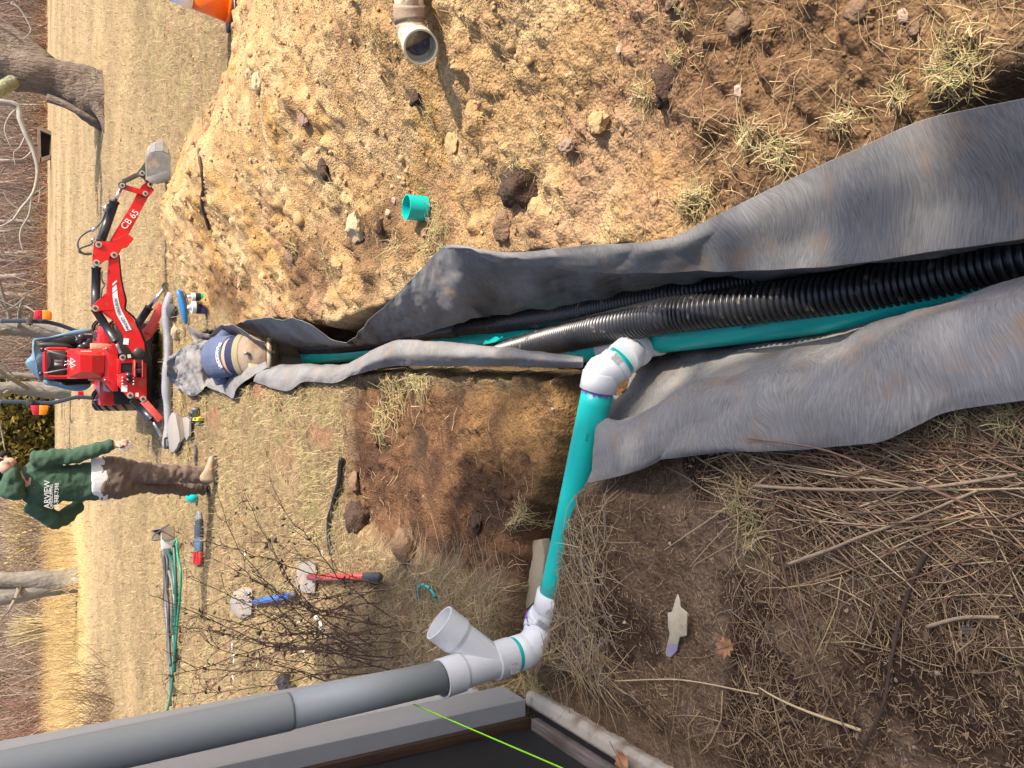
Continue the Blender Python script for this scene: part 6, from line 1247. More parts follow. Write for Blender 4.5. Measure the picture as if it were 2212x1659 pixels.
for l, r_ in (([(380, 325), (250, 345), (100, 385), (-60, 410), (-250, 450)], .24), ([(360, 318), (240, 325), (90, 365), (-60, 375), (-260, 380)], .17), ([(470, 262), (420, 270), (340, 285)], .16)):
    b = MB(); b.tube(cr([VC(x, y, YL) for x, y in l], 16), list(np.linspace(r_*1.1, r_*.8, 16)), 10); b.build('stem', bark2, tl_, smooth=True)
for i, (y, r_, Y, px1, lab) in enumerate(((840, .26, 30, 150, 'straight grey tree trunk rising behind the left roll bar of the tractor'), (712, .30, 34, 110, 'lichen spotted pale tree trunk behind the tractor jacket'), (812, .12, 33, 120, 'slim pale trunk directly behind the jacket hood'))):
    p = W(px1, y, 0) if False else WY(60, y, Y); pts = [Vector((WY(60, y+6, Y).x, Y, -.1)), WY(70, y+1, Y), WY(30, y-2, Y), WY(0, y, Y), WY(-120, y+4, Y)]
    tree('grey_tree', (pts[0].x, Y, 0), pts, [r_*1.2, r_*.85, r_*.8, r_*.75, r_*.7], bark2, lab, 5, 20+i, blen=3, twig=False)
# slender trunks at the wood edge
SLAB = ['bare trunk crossing the right half of the pale grey house', 'thin bare trunk between the pale grey house and the white house', 'thickest of the slender trunks just left of the white house', 'thinner trunk close left of the thickest one beside the white house',
        'short thin bare tree, third left of the white house', 'clean straight pale trunk in front of the russet undergrowth behind the boom', 'bare trunk in front of the small white building', 'bare trunk right beside the small white building on its left side', 'stout bare trunk just right of the right hand tractor lamp',
        'bare tree nearest the pale bleached bush on its left', 'thin bare tree second left from the pale bleached bush', 'third and thinnest bare tree left of the bleached bush', 'leftmost bare tree of the far wood beyond the yellow grass', 'bare tree deep in the wood above the jagged dead stump',
        'bare tree behind the tip of the drooping lichen branch', 'bare tree half hidden by the drooping lichen branch', 'bare tree just left of the weathered wooden box frame']
for i, (y, px1, px0, r_) in enumerate(((476, 50, -30, .13), (498, 60, -30, .09), (552, 62, -40, .24), (565, 60, -30, .12), (574, 55, 5, .12), (597, 80, -40, .17), (622, 82, 20, .16), (634, 70, -30, .12), (645, 84, -40, .24), (1135, 86, 40, .09), (1160, 88, 20, .08), (1185, 84, 10, .07), (1450, 80, 20, .09), (1385, 70, 0, .09), (395, 60, -20, .10), (345, 60, -30, .12), (180, 60, -30, .1))):
    Y = 52+(i*7 % 5); base = W(96, y, 0); base.y = Y; x_ = WY(80, y, Y).x
    pts = [Vector((x_, Y, -.1)), WY(max(px1-15, 20), y+random.uniform(-4, 4), Y), WY(px0+20, y+random.uniform(-6, 6), Y), WY(px0-80, y+random.uniform(-8, 8), Y)]
    tree('slender_tree', (x_, Y, 0), pts, [r_*1.3, r_, r_*.9, r_*.7], mat('warm_grey_trunk', (.30, .24, .19), .9, (.40, .33, .27), 2, aniso=(4, 4, 1)), SLAB[i], 3, 60+i, blen=3.5, group='slender bare trees at the wood edge', twig=True, brm=twm)
# strands: thin curved stems by the thousand
def strands(name, P0, head, L_, rad_, rise, cols, m, curl=.5, seg=4, stuff=True, follow=None, up=None, sides=3):
    n = len(P0); st = seg; t = np.linspace(0, 1, st)[None, :]
    a = head[:, None]+curl*RNG.normal(0, 1, (n, 1))*t; dx = np.cos(a)*L_[:, None]/(st-1); dy = np.sin(a)*L_[:, None]/(st-1)
    X_ = P0[:, 0:1]+np.cumsum(np.concatenate([np.zeros((n, 1)), dx[:, 1:]*np.cos(rise[:, None])], 1), 1); Y_ = P0[:, 1:2]+np.cumsum(np.concatenate([np.zeros((n, 1)), dy[:, 1:]*np.cos(rise[:, None])], 1), 1)
    if follow is not None:
        gzv = height(X_.ravel(), Y_.ravel()).reshape(X_.shape); gmx = .5*gzv+.5*gzv.mean(1, keepdims=True); Z_ = np.maximum(gzv, gmx)+rad_[:, None]+follow[:, None]*RNG.uniform(.2, 1, (n, 1))*(.5+t*RNG.uniform(-.5, .7, (n, 1)))
    else: Z_ = P0[:, 2:3]+np.sin(rise[:, None])*L_[:, None]*t+0*X_
    if up is not None: Z_ = Z_+up[:, None]*np.sin(t*math.pi)*L_[:, None]
    C_ = np.stack([X_, Y_, Z_], -1); T = np.gradient(C_, axis=1); T /= np.linalg.norm(T, axis=2, keepdims=True)+1e-9
    ref = np.zeros_like(T); ref[..., 2] = 1; vert = np.abs(T[..., 2]) > .9; ref[vert] = (1, 0, 0)
    u = np.cross(T, ref); u /= np.linalg.norm(u, axis=2, keepdims=True)+1e-9; w = np.cross(u, T)
    tap = (1-.55*t)[..., None]*rad_[:, None, None]
    V = np.stack([C_+(u*math.cos(k*2*math.pi/sides+.5)+w*math.sin(k*2*math.pi/sides+.5))*tap for k in range(sides)], 2)   # n,st,sides,3
    idx = np.arange(n*st*sides).reshape(n, st, sides); F_ = np.stack([idx[:, :-1], np.roll(idx, -1, 2)[:, :-1], np.roll(idx, -1, 2)[:, 1:], idx[:, 1:]], -1).reshape(-1, 4)
    cc = np.repeat(cols, st*sides, 0)
    o = link_np(name, V.reshape(-1, 3), F_, m, None, True, cols=cc, origin=(0, 0, 0)); 
    if stuff: o['kind'] = 'stuff'
    return o
plant_m = vmat('dry_plant', rough=.8, bump=0, nscale=20, lo=.85, hi=1.15, spec=.2)
def pick(cols, n, w=None):
    cols = np.array(cols); i = RNG.choice(len(cols), n, p=w); return cols[i]*RNG.uniform(.75, 1.25, (n, 1))
n = 21000; u = RNG.uniform(-.62, .62, n); yy = RNG.uniform(49, 74, n); xx = u*yy; xx = xx
yy = yy+np.where(xx < -6, -7, 0)
cl = fbm(xx*.35, yy*.25, 300, 3); z0 = sstep(58, 110, yy)*7
cc = pick([(.26, .19, .14), (.34, .27, .20), (.19, .13, .10), (.30, .21, .14), (.42, .36, .29)], n); cc[cl > .2] *= np.array([1.0, .78, .82])
L_ = RNG.uniform(.8, 3.6, n)*(1+.6*cl)
strands('brush', np.stack([xx, yy, z0], 1), RNG.uniform(0, 6.28, n), L_, RNG.uniform(.010, .030, n), RNG.uniform(.6, 1.5, n), cc, plant_m, curl=.7, seg=5)
n = 3500; yy = RNG.uniform(48, 56, n); xx = RNG.uniform(-4, 36, n); cc = pick([(.34, .17, .085), (.28, .14, .08), (.40, .25, .14)], n)
strands('russet_undergrowth', np.stack([xx, yy, 0*xx], 1), RNG.uniform(0, 6.28, n), RNG.uniform(.3, 1.1, n), RNG.uniform(.012, .03, n), RNG.uniform(.3, 1.3, n), cc, plant_m, curl=.9)
n = 9000; yy = RNG.uniform(24.5, 43, n); xx = RNG.uniform(-24, -3.0, n)-(yy-26)*.06; k = fbm(xx*.5, yy*.4, 310, 3) > -.12; xx, yy = xx[k], yy[k]; n = len(xx)
strands('tall_yellow_grass', np.stack([xx, yy, 0*xx], 1), RNG.uniform(0, 6.28, n), RNG.uniform(.25, .75, n), RNG.uniform(.006, .014, n), RNG.uniform(1.0, 1.5, n), pick([(.60, .43, .19), (.52, .36, .16), (.64, .50, .27)], n), plant_m, curl=.5)
n = 900; cpt = WY(60, 1140, 47); strands('bleached_bush', np.stack([cpt.x+RNG.normal(0, .75, n), 47+RNG.normal(0, .5, n), np.zeros(n)], 1), RNG.uniform(0, 6.28, n), RNG.uniform(1.0, 2.2, n), RNG.uniform(.02, .05, n), RNG.uniform(.7, 1.4, n), pick([(.62, .50, .27), (.52, .40, .20), (.68, .58, .36)], n), plant_m, curl=1.0, seg=5, stuff=False)
o = bpy.data.objects['bleached_bush']; tag(o, 'pale bleached bush standing against the brown wood left of the standing man', 'bush')
n = 220; cpt = W(*c('V', 345, 580), 0); strands('dead_stump', np.stack([cpt.x+RNG.normal(0, .22, n), cpt.y+RNG.normal(0, .2, n), np.zeros(n)], 1), RNG.uniform(0, 6.28, n), RNG.uniform(.8, 1.9, n), RNG.uniform(.02, .05, n), RNG.uniform(1.2, 1.5, n), pick([(.62, .52, .32), (.5, .42, .26)], n), plant_m, curl=.5, stuff=False)
o = bpy.data.objects['dead_stump']; tag(o, 'pale jagged dead stump in the yellow grass left of the split tree', 'stump')
# evergreens: leaf clumps through an uneven crown
def leafy(name, cen, rx, ry, rz, n, size, cols, label, trunk_h, seed=0, cat='tree', cone=.0):
    t_ = thing(name, (cen[0], cen[1], 0), label, cat); rg = np.random.default_rng(seed)
    q = rg.normal(0, 1, (n, 3)); q /= np.linalg.norm(q, axis=1, keepdims=True); rr_ = rg.uniform(.15, 1, (n, 1))**.45; q = q*rr_
    lum = 1+.30*np.array([mnoise.noise(Vector(a)*2.6+Vector((seed, 0, 0))) for a in q])
    q = q*lum[:, None]; q[:, :2] *= (1-cone*np.clip(q[:, 2:3], 0, 1)); P_ = q*np.array([rx, ry, rz])+np.array(cen)
    a = rg.normal(0, 1, (n, 3)); a /= np.linalg.norm(a, axis=1, keepdims=True); b_ = np.cross(a, rg.normal(0, 1, (n, 3))); b_ /= np.linalg.norm(b_, axis=1, keepdims=True)
    s_ = rg.uniform(.6, 1.3, (n, 1))*size; V = np.stack([P_-a*s_, P_+b_*s_*.4, P_+a*s_, P_-b_*s_*.4], 1).reshape(-1, 3); F_ = np.arange(n*4).reshape(n, 4)
    ci = rg.choice(len(cols), n); cc = np.repeat(np.array(cols)[ci]*rg.uniform(.6, 1.3, (n, 1)), 4, 0); link_np('crown', V, F_, plant_m, t_, False, cols=cc)
    b = MB(); b.tube([(cen[0], cen[1], -.1), (cen[0]+.05, cen[1], trunk_h*.5), (cen[0], cen[1], cen[2])], [size*1.0+.12, .12, .07], 10)
    rr = random.Random(seed)
    for _ in range(10): z_ = rr.uniform(cen[2]-rz*.8, cen[2]+rz*.3); a_ = rr.uniform(0, 6.28); b.tube([(cen[0], cen[1], z_), (cen[0]+rx*.8*math.cos(a_), cen[1]+ry*.8*math.sin(a_), z_+.2)], [.05, .02], 6)
    b.build('trunk', bark, t_, smooth=True); return t_
ec = WY(20, 925, 42); leafy('evergreen_tree', (ec.x, 42, 1.9), 2.1, 1.8, 3.2, 14000, .16, [(.13, .10, .018), (.17, .13, .025), (.07, .075, .02), (.22, .17, .05)], 'dark olive evergreen tree behind the left roll bar, between trunk and standing man', 1, 4)
ec = WY(5, 1500, 60); leafy('evergreen_tree', (ec.x, 60, 1.5), 1.5, 1.5, 2.2, 2500, .2, [(.07, .09, .03), (.10, .11, .04)], 'small green evergreen deep in the wood at the left', 1, 5)
# evergreen added out of view, shaped and placed to shade the house corner
sc2 = np.array([-2.75, 1.55]); dsh = 8.2; ct2 = sc2-np.array([SH.x, SH.y])*dsh
leafy('evergreen_tree', (ct2[0], ct2[1], dsh*math.tan(rad(SUN_EL))), 2.2, 3.5, 2.2, 20000, .17, [(.04, .06, .02), (.06, .08, .03)], 'added unseen evergreen, placed to throw shade over the house corner', 6, 6)
# far buildings
wpaint = mat('white_siding', (.74, .75, .76), .6, (.68, .69, .70), 3); wroof = mat('dark_roof', (.16, .15, .15), .8); wwin = mat('window_dark', (.05, .055, .06), .3)
def house(x0y, x1y, pxt, pxb, Y, label, win):
    a = WY(pxb, x0y, Y); e = WY(pxt, x1y, Y); x0, x1 = sorted((a.x, e.x)); z0, z1 = a.z, e.z; z0 = 0
    t_ = thing('white_house', ((x0+x1)/2, Y, 0), label, 'house')
    b = MB(); b.box((x0, Y, 0), (x1, Y+6, z1)); b.build('wall', wpaint, t_)
    b = MB(); b.prism([Vector((x0-.3, Y-.3, z1)), Vector((x1+.3, Y-.3, z1)), Vector(((x0+x1)/2, Y-.3, z1+(x1-x0)*.35))], (0, 6.6, 0)); b.build('roof', wroof, t_)
    for (fx, fz, w, h) in win:
        b = MB(); xx_ = x0+(x1-x0)*fx; zz = z1*fz; b.box((xx_-w/2, Y-.04, zz-h/2), (xx_+w/2, Y-.005, zz+h/2)); wn = b.build('window', wwin, t_)
        b = MB(); b.box((xx_-w/2, Y-.07, zz-.04), (xx_+w/2, Y-.042, zz+.04)); b.box((xx_-.04, Y-.075, zz-h/2), (xx_+.04, Y-.046, zz+h/2)); b.build('frame', wpaint, wn, kind='stuff')
house(540, 505, -30, 60, 90, 'white house seen through bare trees above the backhoe boom', [(.25, .62, .9, 1.2), (.7, .62, .9, 1.2), (.5, .9, .9, 1.2)])
house(503, 455, -10, 60, 96, 'pale grey house next to the white one behind the trees', [(.3, .6, .8, 1.1), (.7, .6, .8, 1.1)])
house(640, 622, -10, 60, 84, 'small white building between trunks behind the boom cylinder', [(.5, .6, .8, 1.0)])
sd = thing('old_well_frame', OC(300, 950, 44), 'weathered wooden box frame at the wood edge right of the bucket', 'wooden frame'); wfm = mat('old_frame_wood', (.15, .10, .065), .9, (.25, .18, .13), 3)
for l in ([(245, 830), (262, 830), (270, 1060), (245, 1060)], [(262, 1030), (330, 1010), (330, 1035), (262, 1062)], [(262, 830), (345, 860), (345, 885), (262, 850)], [(20, 940), (245, 936), (245, 944), (20, 948)]):
    b = MB(); b.prism([OC(x, y, 44) for x, y in l], (0, .25, 0)); b.build('board', wfm, sd)
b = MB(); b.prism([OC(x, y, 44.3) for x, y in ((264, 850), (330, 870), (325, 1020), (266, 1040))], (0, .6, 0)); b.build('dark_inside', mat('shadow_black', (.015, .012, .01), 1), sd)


# ------------------------------------------------------------------ shrub, grass, straw, gravel
shb = W(*c('K', 1000, 1080), 0); shb.y += .1; shb.x += .0
sh = thing('bare_shrub', (shb.x, shb.y, 0), 'leafless brown shrub with dried seed heads growing beside the grey downspout', 'shrub')
rr = random.Random(21); shm = mat('shrub_stem', (.065, .038, .026), .8, (.13, .08, .055), 30); dlm = mat('dried_leaf', (.06, .036, .026), .9, (.12, .075, .05), 30)
tipsL = [(520, 90), (300, 150), (200, 260), (480, 330), (100, 380), (250, 480), (60, 560), (400, 560), (180, 640), (30, 700), (320, 700), (-60, 780), (120, 860), (300, 860), (-100, 900), (40, 960), (220, 980), (-160, 640), (-200, 820), (-80, 1040), (100, 1060), (-20, 1120), (420, 40), (160, 120), (-40, 320), (520, 700), (560, 880), (600, 560), (650, 700), (420, 960)]
tw_ = MB(); lf = MB()
def dleaf(p, s_):
    a = Vector((rr.gauss(0, 1), rr.gauss(0, 1), rr.gauss(0, 1))).normalized(); b2 = a.cross(Vector((rr.gauss(0, 1), rr.gauss(0, 1), rr.gauss(0, 1)))).normalized(); n2 = a.cross(b2)
    lf.add([p, p+a*s_+b2*s_*.5, p+a*s_*2+n2*s_*.6, p+a*s_-b2*s_*.5], [(0, 1, 2), (0, 2, 3)])
for i, (x, y) in enumerate(tipsL):
    bx = shb+Vector((rr.uniform(-.22, .30), rr.uniform(-.15, .55), 0)); Yt = bx.y+rr.uniform(-.35, 1.1)
    q = c('K', x*1.0-150, y*1.02+110); tip = WY(q[0], q[1], Yt)
    tip = tip+(tip-shb)*.08
    if tip.z < .35: tip.z = .35+rr.uniform(0, .4)
    mid = bx.lerp(tip, .5)+Vector((0, 0, .10*(tip-bx).length))+Vector((rr.uniform(-.05, .05), rr.uniform(-.05, .05), 0))
    P_ = cr([bx, bx.lerp(mid, .5)+Vector((0, 0, .06)), mid, mid.lerp(tip, .5)+Vector((rr.uniform(-.04, .04), 0, rr.uniform(-.02, .05))), tip], 22)
    for j in range(1, 22): P_[j] = P_[j]+np.array([rr.uniform(-.006, .006), rr.uniform(-.006, .006), rr.uniform(-.006, .006)])
    b = MB(); b.tube(P_, list(np.linspace(.0034, .0013, 22)), 5); b.build('stem', shm, sh, smooth=True)
    for j in range(4, 21):
        p = Vector(P_[j])
        if rr.random() < .62:
            for sg in (-1, 1):
                if rr.random() < .8:
                    t_ = (Vector(P_[min(j+1, 21)])-Vector(P_[j-1])).normalized(); side_ = Vector((rr.gauss(0, 1), rr.gauss(0, .6), rr.gauss(0, .6))).normalized()
                    d = (t_*.9+side_*sg*.8).normalized(); L_ = rr.uniform(.05, .24)*(1.25-j/22); q1 = p+d*L_*.5+Vector((0, 0, .01)); q2 = p+d*L_+Vector((0, 0, rr.uniform(-.01, .04)))
                    tw_.tube([p, q1, q2], [.0017, .0013, .0008], 3, False)
                    for _ in range(2 if j > 8 else 0):
                        d3 = (d+Vector((rr.gauss(0, .6), rr.gauss(0, .6), rr.gauss(0, .6)))).normalized(); s0 = q1.lerp(q2, rr.random()); s1 = s0+d3*rr.uniform(.02, .08); tw_.tube([s0, s1], [.0010, .0006], 3, False)
                        if rr.random() < .35: dleaf(s1, rr.uniform(.004, .009))
                    if rr.random() < .35: dleaf(q2, rr.uniform(.006, .013))
        if rr.random() < .30 and j < 19:
            for _ in range(rr.randint(2, 6)): dleaf(p+Vector((rr.gauss(0, .008), rr.gauss(0, .008), rr.gauss(0, .008))), rr.uniform(.008, .018))
tw_.build('twigs', shm, sh, kind='stuff'); lf.build('dried_leaves', dlm, sh, kind='stuff')
# second faint shrub further left by the field edge
n = 420; cpt = W(*c('X', 560, 1420), 0); strands('bramble', np.stack([cpt.x+RNG.normal(-.3, .55, n), cpt.y+RNG.normal(.6, 1.0, n), np.zeros(n)], 1), RNG.uniform(0, 6.28, n), RNG.uniform(.4, 1.15, n), RNG.uniform(.0025, .006, n), RNG.uniform(.5, 1.4, n), pick([(.16, .10, .06), (.22, .15, .10), (.12, .08, .05)], n), plant_m, curl=1.2, seg=6, stuff=False)
o = bpy.data.objects['bramble']; tag(o, 'tangled brown bramble in the yellow grass beside the grey downspout', 'bramble')
# grass blades
def scr(px0, px1, py0, py1, n, z=0.):
    px = RNG.uniform(px0, px1, n); py = RNG.uniform(py0, py1, n); r_ = (829.5-py)/FU; u = (1106-px)/FU; t = (z-CAMH)/(-sp+u*cp); return t*r_, t*(cp+u*sp), px, py
def blades(name, x, y, L_, w, lean, cols, m=None):
    n = len(x); z = height(x, y); a = RNG.uniform(0, 6.28, n); d = np.stack([np.cos(a), np.sin(a)], 1); per = np.stack([-np.sin(a), np.cos(a)], 1)
    P0 = np.stack([x, y, z-.003], 1); def_ = lambda f, h: P0+np.concatenate([d*(L_*np.sin(lean)*f)[:, None], (L_*np.cos(lean)*h)[:, None]], 1)
    M_ = def_(.42, .62); T_ = def_(1, .9*1.0); W_ = np.concatenate([per*w[:, None]/2, np.zeros((n, 1))], 1)
    V = np.stack([P0-W_, P0+W_, M_-W_*.8, M_+W_*.8, T_], 1).reshape(-1, 3); k = np.arange(n)[:, None]*5
    F_ = np.concatenate([k+np.array([[0, 1, 3]]), k+np.array([[0, 3, 2]]), k+np.array([[2, 3, 4]])], 0)
    o = link_np(name, V, F_, m or plant_m, None, False, cols=np.repeat(cols, 5, 0), origin=(0, 0, 0)); o['kind'] = 'stuff'; return o
x, y, px, py = scr(120, 1240, -400, 2000, 400000)
m_, dt_, dg_, tr_ = fields(x, y); soilm = np.minimum(x-tr_r(y)+.02, 7.6-y)
ok = (m_ < -.02+.05*RNG.normal(0, 1, len(x))) & (tr_ < -.03) & (soilm < -.02) & (dt_ < -.03) & (dg_ < .02) & (x > -1.24-.0*y) | ((y > 3.4) & (m_ < -.02) & (tr_ < -.03) & (dg_ < 0) & (soilm < 0))
bare = (fbm(x*3.2, y*1.2, 150, 3) > .27) & (x > -.75) & (x < .3) & (y > 4.3) & (y < 9.3)
cov = fbm(x*6, y*6, 400, 3)
ok &= ~(bare & (RNG.random(len(x)) < .85)); ok &= (y > 2.9)
ok &= RNG.random(len(x)) < np.where(y < 3.6, .8, .6+.5*cov)
x, y = x[ok], y[ok]; n = len(x); print('blades', n)
gr = sstep(-.1, .5, fbm(x*1.4, y*1.4, 402, 3)+.35*RNG.normal(0, 1, n))
cs = pick([(.43, .31, .17), (.55, .42, .24), (.33, .23, .125), (.22, .145, .085), (.41, .285, .15)], n); cg = pick([(.20, .23, .07), (.27, .28, .10), (.35, .33, .13)], n)
cs *= (1+.22*fbm(x*.9, y*.9, 405, 3))[:, None]; use = (RNG.random(n) < .12+.33*gr)[:, None]; cc = np.where(use, cg, cs)
blades('lawn_grass', x, y, RNG.uniform(.03, .08, n)*(1.1+.06*y), .0012+.00027*y, RNG.uniform(.75, 1.5, n), cc)
# fallen leaves scattered in the lawn
x, y, px, py = scr(150, 640, -250, 1900, 1100); k = (fields(x, y)[0] < -.1) & (y > 4) & (RNG.random(len(x)) < .45); x, y = x[k], y[k]; n = len(x)
a = RNG.uniform(0, 6.28, n); s_ = RNG.uniform(.012, .032, n); z = height(x, y)+.022
V = np.stack([np.stack([x+np.cos(a+k*1.2566+RNG.normal(0, .2, n))*s_*(1 if k % 2 else .6), y+np.sin(a+k*1.2566)*s_*(1 if k % 2 else .6), z+RNG.normal(0, .008, n)], 1) for k in range(5)], 1).reshape(-1, 3)
o = link_np('fallen_leaves', V, np.arange(n*5).reshape(n, 5), plant_m, None, False, cols=np.repeat(pick([(.34, .15, .07), (.28, .13, .07), (.40, .22, .12)], n), 5, 0), origin=(0, 0, 0)); o['kind'] = 'stuff'
# straw: near litter, banks, tufts
def straw(name, x, y, L_, r_, cols, lift, head=None, curl=.5, seg=4):
    n = len(x); return strands(name, np.stack([x, y, 0*x], 1), RNG.uniform(0, 6.28, n) if head is None else head, L_, r_, np.zeros(n), cols, plant_m, curl, seg, follow=lift)
litc = [(.44, .31, .17), (.33, .22, .125), (.54, .40, .22), (.24, .15, .085), (.36, .27, .18), (.18, .11, .065)]
x, y, px, py = scr(1180, 2420, 780, 2100, 24000)
m_, dt_, dg_, tr_ = fields(x, y)
den = .12+.6*fbm(x*2.6, y*2.6, 410, 3)+.45*sstep(1700, 2100, px)*sstep(1450, 1050, py)+.25*sstep(1400, 1600, py)*sstep(1700, 1500, px)
ok = (x < -.02) & (tr_ < 0) & (dt_ < -.03) & (x > -1.03) & (y < 3) & (RNG.random(len(x)) < den)
x, y, px = x[ok], y[ok], px[ok]; n = len(x); long_ = RNG.random(n) < .14
straw('straw_litter', x, y, np.where(long_, RNG.uniform(.10, .30, n), RNG.uniform(.02, .10, n)), np.where(long_, RNG.uniform(.0009, .0024, n), RNG.uniform(.0006, .0013, n)), pick(litc, n), np.where(long_, .014, .007), curl=.6)
x, y, px, py = scr(1180, 2420, 780, 2100, 15000); m_, dt_, dg_, tr_ = fields(x, y); ok = (x < -.02) & (tr_ < 0) & (dt_ < -.01) & (x > -1.03) & (y < 3); x, y = x[ok], y[ok]; n = len(x)
straw('fine_litter', x, y, RNG.uniform(.006, .035, n), RNG.uniform(.0005, .0016, n), pick(litc+[(.48, .33, .19), (.12, .075, .05)], n), np.full(n, .004), curl=.9, seg=3)
n = 420; k = RNG.choice(len(x), min(n, len(x)), False); x, y = x[k], y[k]; n = len(x); a = RNG.uniform(0, 6.28, n); s_ = RNG.uniform(.003, .010, n); z = height(x, y)+.006
V = np.stack([np.stack([x+np.cos(a+j*1.2566+RNG.normal(0, .3, n))*s_*(1 if j % 2 else .5), y+np.sin(a+j*1.2566)*s_*(1 if j % 2 else .6), z+RNG.normal(0, .004, n)], 1) for j in range(5)], 1).reshape(-1, 3)
o = link_np('leaf_fragments', V, np.arange(n*5).reshape(n, 5), plant_m, None, False, cols=np.repeat(pick([(.30, .19, .11), (.22, .13, .08), (.38, .26, .16), (.15, .10, .07)], n), 5, 0), origin=(0, 0, 0)); o['kind'] = 'stuff'
# packed stalks across the upper right of the litter
n = 300; px = RNG.uniform(1600, 2500, n); py = RNG.normal(1070, 55, n); r_ = (829.5-py)/FU; u = (1106-px)/FU; t = (-CAMH)/(-sp+u*cp); x, y = t*r_, t*(cp+u*sp); k = (x < -.1) & (y < 1.9) & (y > .4); x, y = x[k], y[k]; n = len(x)
straw('stalk_litter', x, y, RNG.uniform(.12, .5, n), RNG.uniform(.0013, .0032, n), pick([(.46, .32, .19), (.34, .21, .13), (.58, .44, .26), (.26, .15, .09)], n), np.full(n, .026), head=RNG.normal(1.45, .42, n)+np.pi*(RNG.random(n) < .5), curl=.12, seg=5)
# long dry straw round the shrub and the ditch end
x, y, px, py = scr(700, 1320, 1120, 1750, 15000); m_, dt_, dg_, tr_ = fields(x, y); pdn = sstep(-.12, .0, -np.abs(dg_+.05))*.5
ok = (dt_ < -.02) & (dg_ < .03) & (y > 2.1) & ((x < -.9) | (y > 2.9) | (RNG.random(len(x)) < .35)) & (x > -1.9) & ((x > -.98) | (y > 2.95)) & (RNG.random(len(x)) < .75+.3*fbm(x*4, y*4, 412, 3)) & ~((px < 800) & (RNG.random(len(x)) < .5)); x, y = x[ok], y[ok]; n = len(x)
straw('dry_straw', x, y, RNG.uniform(.05, .26, n), RNG.uniform(.0009, .0020, n), pick([(.46, .35, .20), (.36, .26, .15), (.28, .19, .12), (.54, .42, .24), (.33, .29, .23)], n), np.full(n, .05), curl=.6, seg=5)
# grass torn loose on the banks: clumped tufts
TF = [('U', 1350, 400, 170, 60), ('U', 1250, 500, 120, 45), ('U', 900, 620, 90, 30), ('U', 130, 1000, 120, 55), ('U', 550, 780, 90, 30), ('T', 1200, 1330, 110, 55), ('T', 1280, 1280, 90, 40), ('T', 1600, 900, 110, 40), ('T', 230, 900, 60, 24), ('T', 900, 620, 120, 30), ('T', 1120, 350, 70, 20), ('T', 1180, 130, 60, 16), ('Q', 1270, 1330, 120, 60), ('Q', 1200, 1470, 90, 40), ('Q', 1000, 1450, 70, 30), ('Q', 660, 1130, 60, 26), ('Q', 900, 280, 80, 20), ('Q', 1210, 700, 60, 20), ('Q', 1750, 1040, 90, 34), ('Q', 400, 1480, 60, 20), ('Q', 600, 1580, 70, 24), ('R', 1250, 960, 160, 60), ('R', 1100, 1090, 150, 60), ('R', 1000, 1250, 110, 45), ('R', 330, 1120, 80, 40), ('R', 480, 1050, 60, 30), ('R', 150, 1050, 60, 30), ('L', 170, 1230, 110, 60), ('L', 60, 1180, 80, 30), ('L', 100, 190, 80, 40), ('L', 260, 1000, 60, 24), ('E', 520, 330, 180, 60), ('E', 880, 300, 150, 40), ('E', 600, 1150, 160, 50), ('D', 420, 700, 70, 40), ('D', 560, 90, 60, 26), ('J', 1600, 1230, 110, 50), ('J', 1300, 1300, 90, 24), ('L', 1350, 50, 160, 40), ('L', 1430, 280, 140, 34)]
xs_, ys_, Ls, cols_ = [], [], [], []
for cc_, cx_, cy_, rd, cnt in TF:
    cnt = int(cnt*2.2); q = G(*c(cc_, cx_, cy_)); s_ = u2m(q, rd*CR[cc_][2]); xs_.append(q.x+RNG.normal(0, s_*.5, cnt)); ys_.append(q.y+RNG.normal(0, s_*.5, cnt)); Ls.append(RNG.uniform(.5, 1.5, cnt)*s_*.9)
    cols_.append(pick([(.58, .45, .22), (.50, .38, .18), (.64, .52, .30), (.40, .30, .15), (.36, .36, .15)], cnt))
x, y, L_ = np.concatenate(xs_), np.concatenate(ys_), np.clip(np.concatenate(Ls), .02, .16); n = len(x)
strands('torn_grass_tufts', np.stack([x, y, 0*x], 1), RNG.uniform(0, 6.28, n), L_, .0009+.00022*y, np.zeros(n), np.concatenate(cols_), plant_m, .7, 5, follow=np.full(n, .05))
# sparse bits over the heap and the dug soil
x, y, px, py = scr(380, 2400, -200, 1300, 7500); m_, dt_, dg_, tr_ = fields(x, y); sl_ = np.minimum(x-tr_r(y), 7.6-y)
ok = ((m_ > 0) | (sl_ > 0) | (dg_ > 0)) & (tr_ < -.01) & (dt_ < 0) & (RNG.random(len(x)) < .34+.7*fbm(x*2.2, y*2.2, 420, 3)+.3*((m_ < .25) & (x > 0))); x, y = x[ok], y[ok]; n = len(x)
straw('straw_bits', x, y, RNG.uniform(.02, .11, n), .0006+.0003*y, pick([(.55, .42, .22), (.42, .30, .16), (.30, .19, .11)], n), np.full(n, .018), curl=.6)
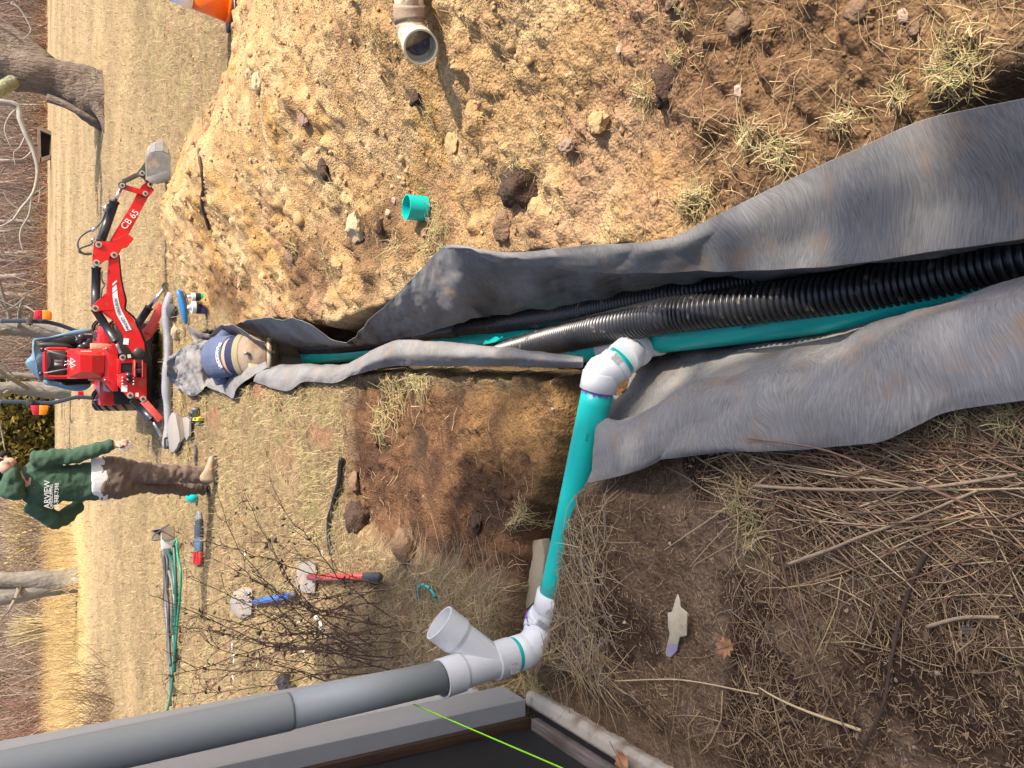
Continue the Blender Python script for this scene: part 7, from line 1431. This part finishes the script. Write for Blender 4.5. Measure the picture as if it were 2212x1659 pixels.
# gravel and crumbs
def ico(sub):
    bm = bmesh.new(); bmesh.ops.create_icosphere(bm, subdivisions=sub, radius=1); V = np.array([v.co[:] for v in bm.verts]); F_ = np.array([[v.index for v in f.verts] for f in bm.faces]); bm.free(); return V, F_
def stones(name, x, y, r_, cols, sub, m, sink=.35, jag=.22):
    V0, F0 = ico(sub); n = len(x); nv = len(V0); z = height(x, y); ax = RNG.uniform(.65, 1.25, (n, 1, 3)); ax[..., 2] *= .75; V = V0[None]*(1+RNG.normal(0, jag*.5, (n, nv, 1)))*ax
    d = RNG.normal(0, 1, (n, 1, 3)); d /= np.linalg.norm(d, axis=2, keepdims=True); k = (V*d).sum(2, keepdims=True); V = V-d*np.maximum(0, k-.6)
    a = RNG.uniform(0, 6.28, n); ca, sa = np.cos(a)[:, None], np.sin(a)[:, None]; X_ = V[..., 0]*ca-V[..., 1]*sa; Y_ = V[..., 0]*sa+V[..., 1]*ca
    V = np.stack([X_, Y_, V[..., 2]], -1)*r_[:, None, None]+np.stack([x, y, z+r_*(.5-sink)], 1)[:, None, :]
    F_ = (F0[None]+(np.arange(n)*nv)[:, None, None]).reshape(-1, 3); o = link_np(name, V.reshape(-1, 3), F_, m, None, sub > 1, cols=np.repeat(cols, nv, 0), origin=(0, 0, 0)); o['kind'] = 'stuff'; return o
stm = vmat('crumb', rough=.95, bump=.5, bscale=160, nscale=60, lo=.7, hi=1.3, spec=.12)
tanc = [(.50, .35, .18), (.42, .28, .14), (.56, .41, .23), (.36, .225, .115), (.44, .29, .17), (.40, .25, .10)]
x, y, px, py = scr(350, 2420, -260, 1300, 72000); m_, dt_, dg_, tr_ = fields(x, y); sl_ = np.minimum(x-tr_r(y), 7.6-y)
ok = ((m_ > .02) | (sl_ > .03) | ((dg_ > .03) & (RNG.random(len(x)) < .35))) & (tr_ < -.02) & (dt_ < .0) & (RNG.random(len(x)) < .45+.8*fbm(x*2.5, y*2.5, 430, 3)+.25*(m_ > 0)); x, y, px = x[ok], y[ok], px[ok]; n = len(x); print('crumbs', n)
gc = ground_cols(x, y, x*0); zc = y*cp+CAMH*sp; ru = 1.0+RNG.pareto(2.8, n)*1.3; ru = np.clip(ru, 1.0, 6)
mixc = pick(tanc, n); br_ = gc.mean(1, keepdims=True)/.27; cc = mixc*np.clip(br_, .45, 1.1)*.6+gc*1.15*.4
k = ru < 4; stones('soil_crumbs', x[k], y[k], (ru*zc/FU)[k], cc[k], 1, stm)
k = ~k; stones('pebbles', x[k], y[k], (ru*zc/FU)[k], cc[k]*1.05, 2, stm)
x, y, px, py = scr(1150, 2420, 780, 2050, 9000); m_, dt_, dg_, tr_ = fields(x, y); ok = (x < 0) & (tr_ < -.01) & (dt_ < 0) & (x > -1.04) & (y < 2.9); x, y = x[ok], y[ok]; n = len(x); zc = y*cp+CAMH*sp; ru = np.clip(.8+RNG.pareto(2.6, n)*.9, .8, 7)
stones('litter_crumbs', x, y, ru*zc/FU, pick([(.24, .17, .12), (.16, .11, .08), (.32, .25, .20), (.10, .065, .045)], n), 1, stm)
# medium clods on the heap, placed one here and there
x, y, px, py = scr(360, 2400, -150, 1150, 420); m_, dt_, dg_, tr_ = fields(x, y); sl_ = np.minimum(x-tr_r(y), 7.6-y); ok = ((m_ > .05) | (sl_ > .05) | (dg_ > .08)) & (tr_ < -.06) & (dt_ < -.02); x, y = x[ok], y[ok]; n = len(x); zc = y*cp+CAMH*sp; gc = ground_cols(x, y, x*0)
stones('clods', x, y, np.clip(4+RNG.pareto(2.4, n)*4, 4, 18)*zc/FU, gc*RNG.uniform(.85, 1.15, (n, 1)), 2, stm, .5, .30)
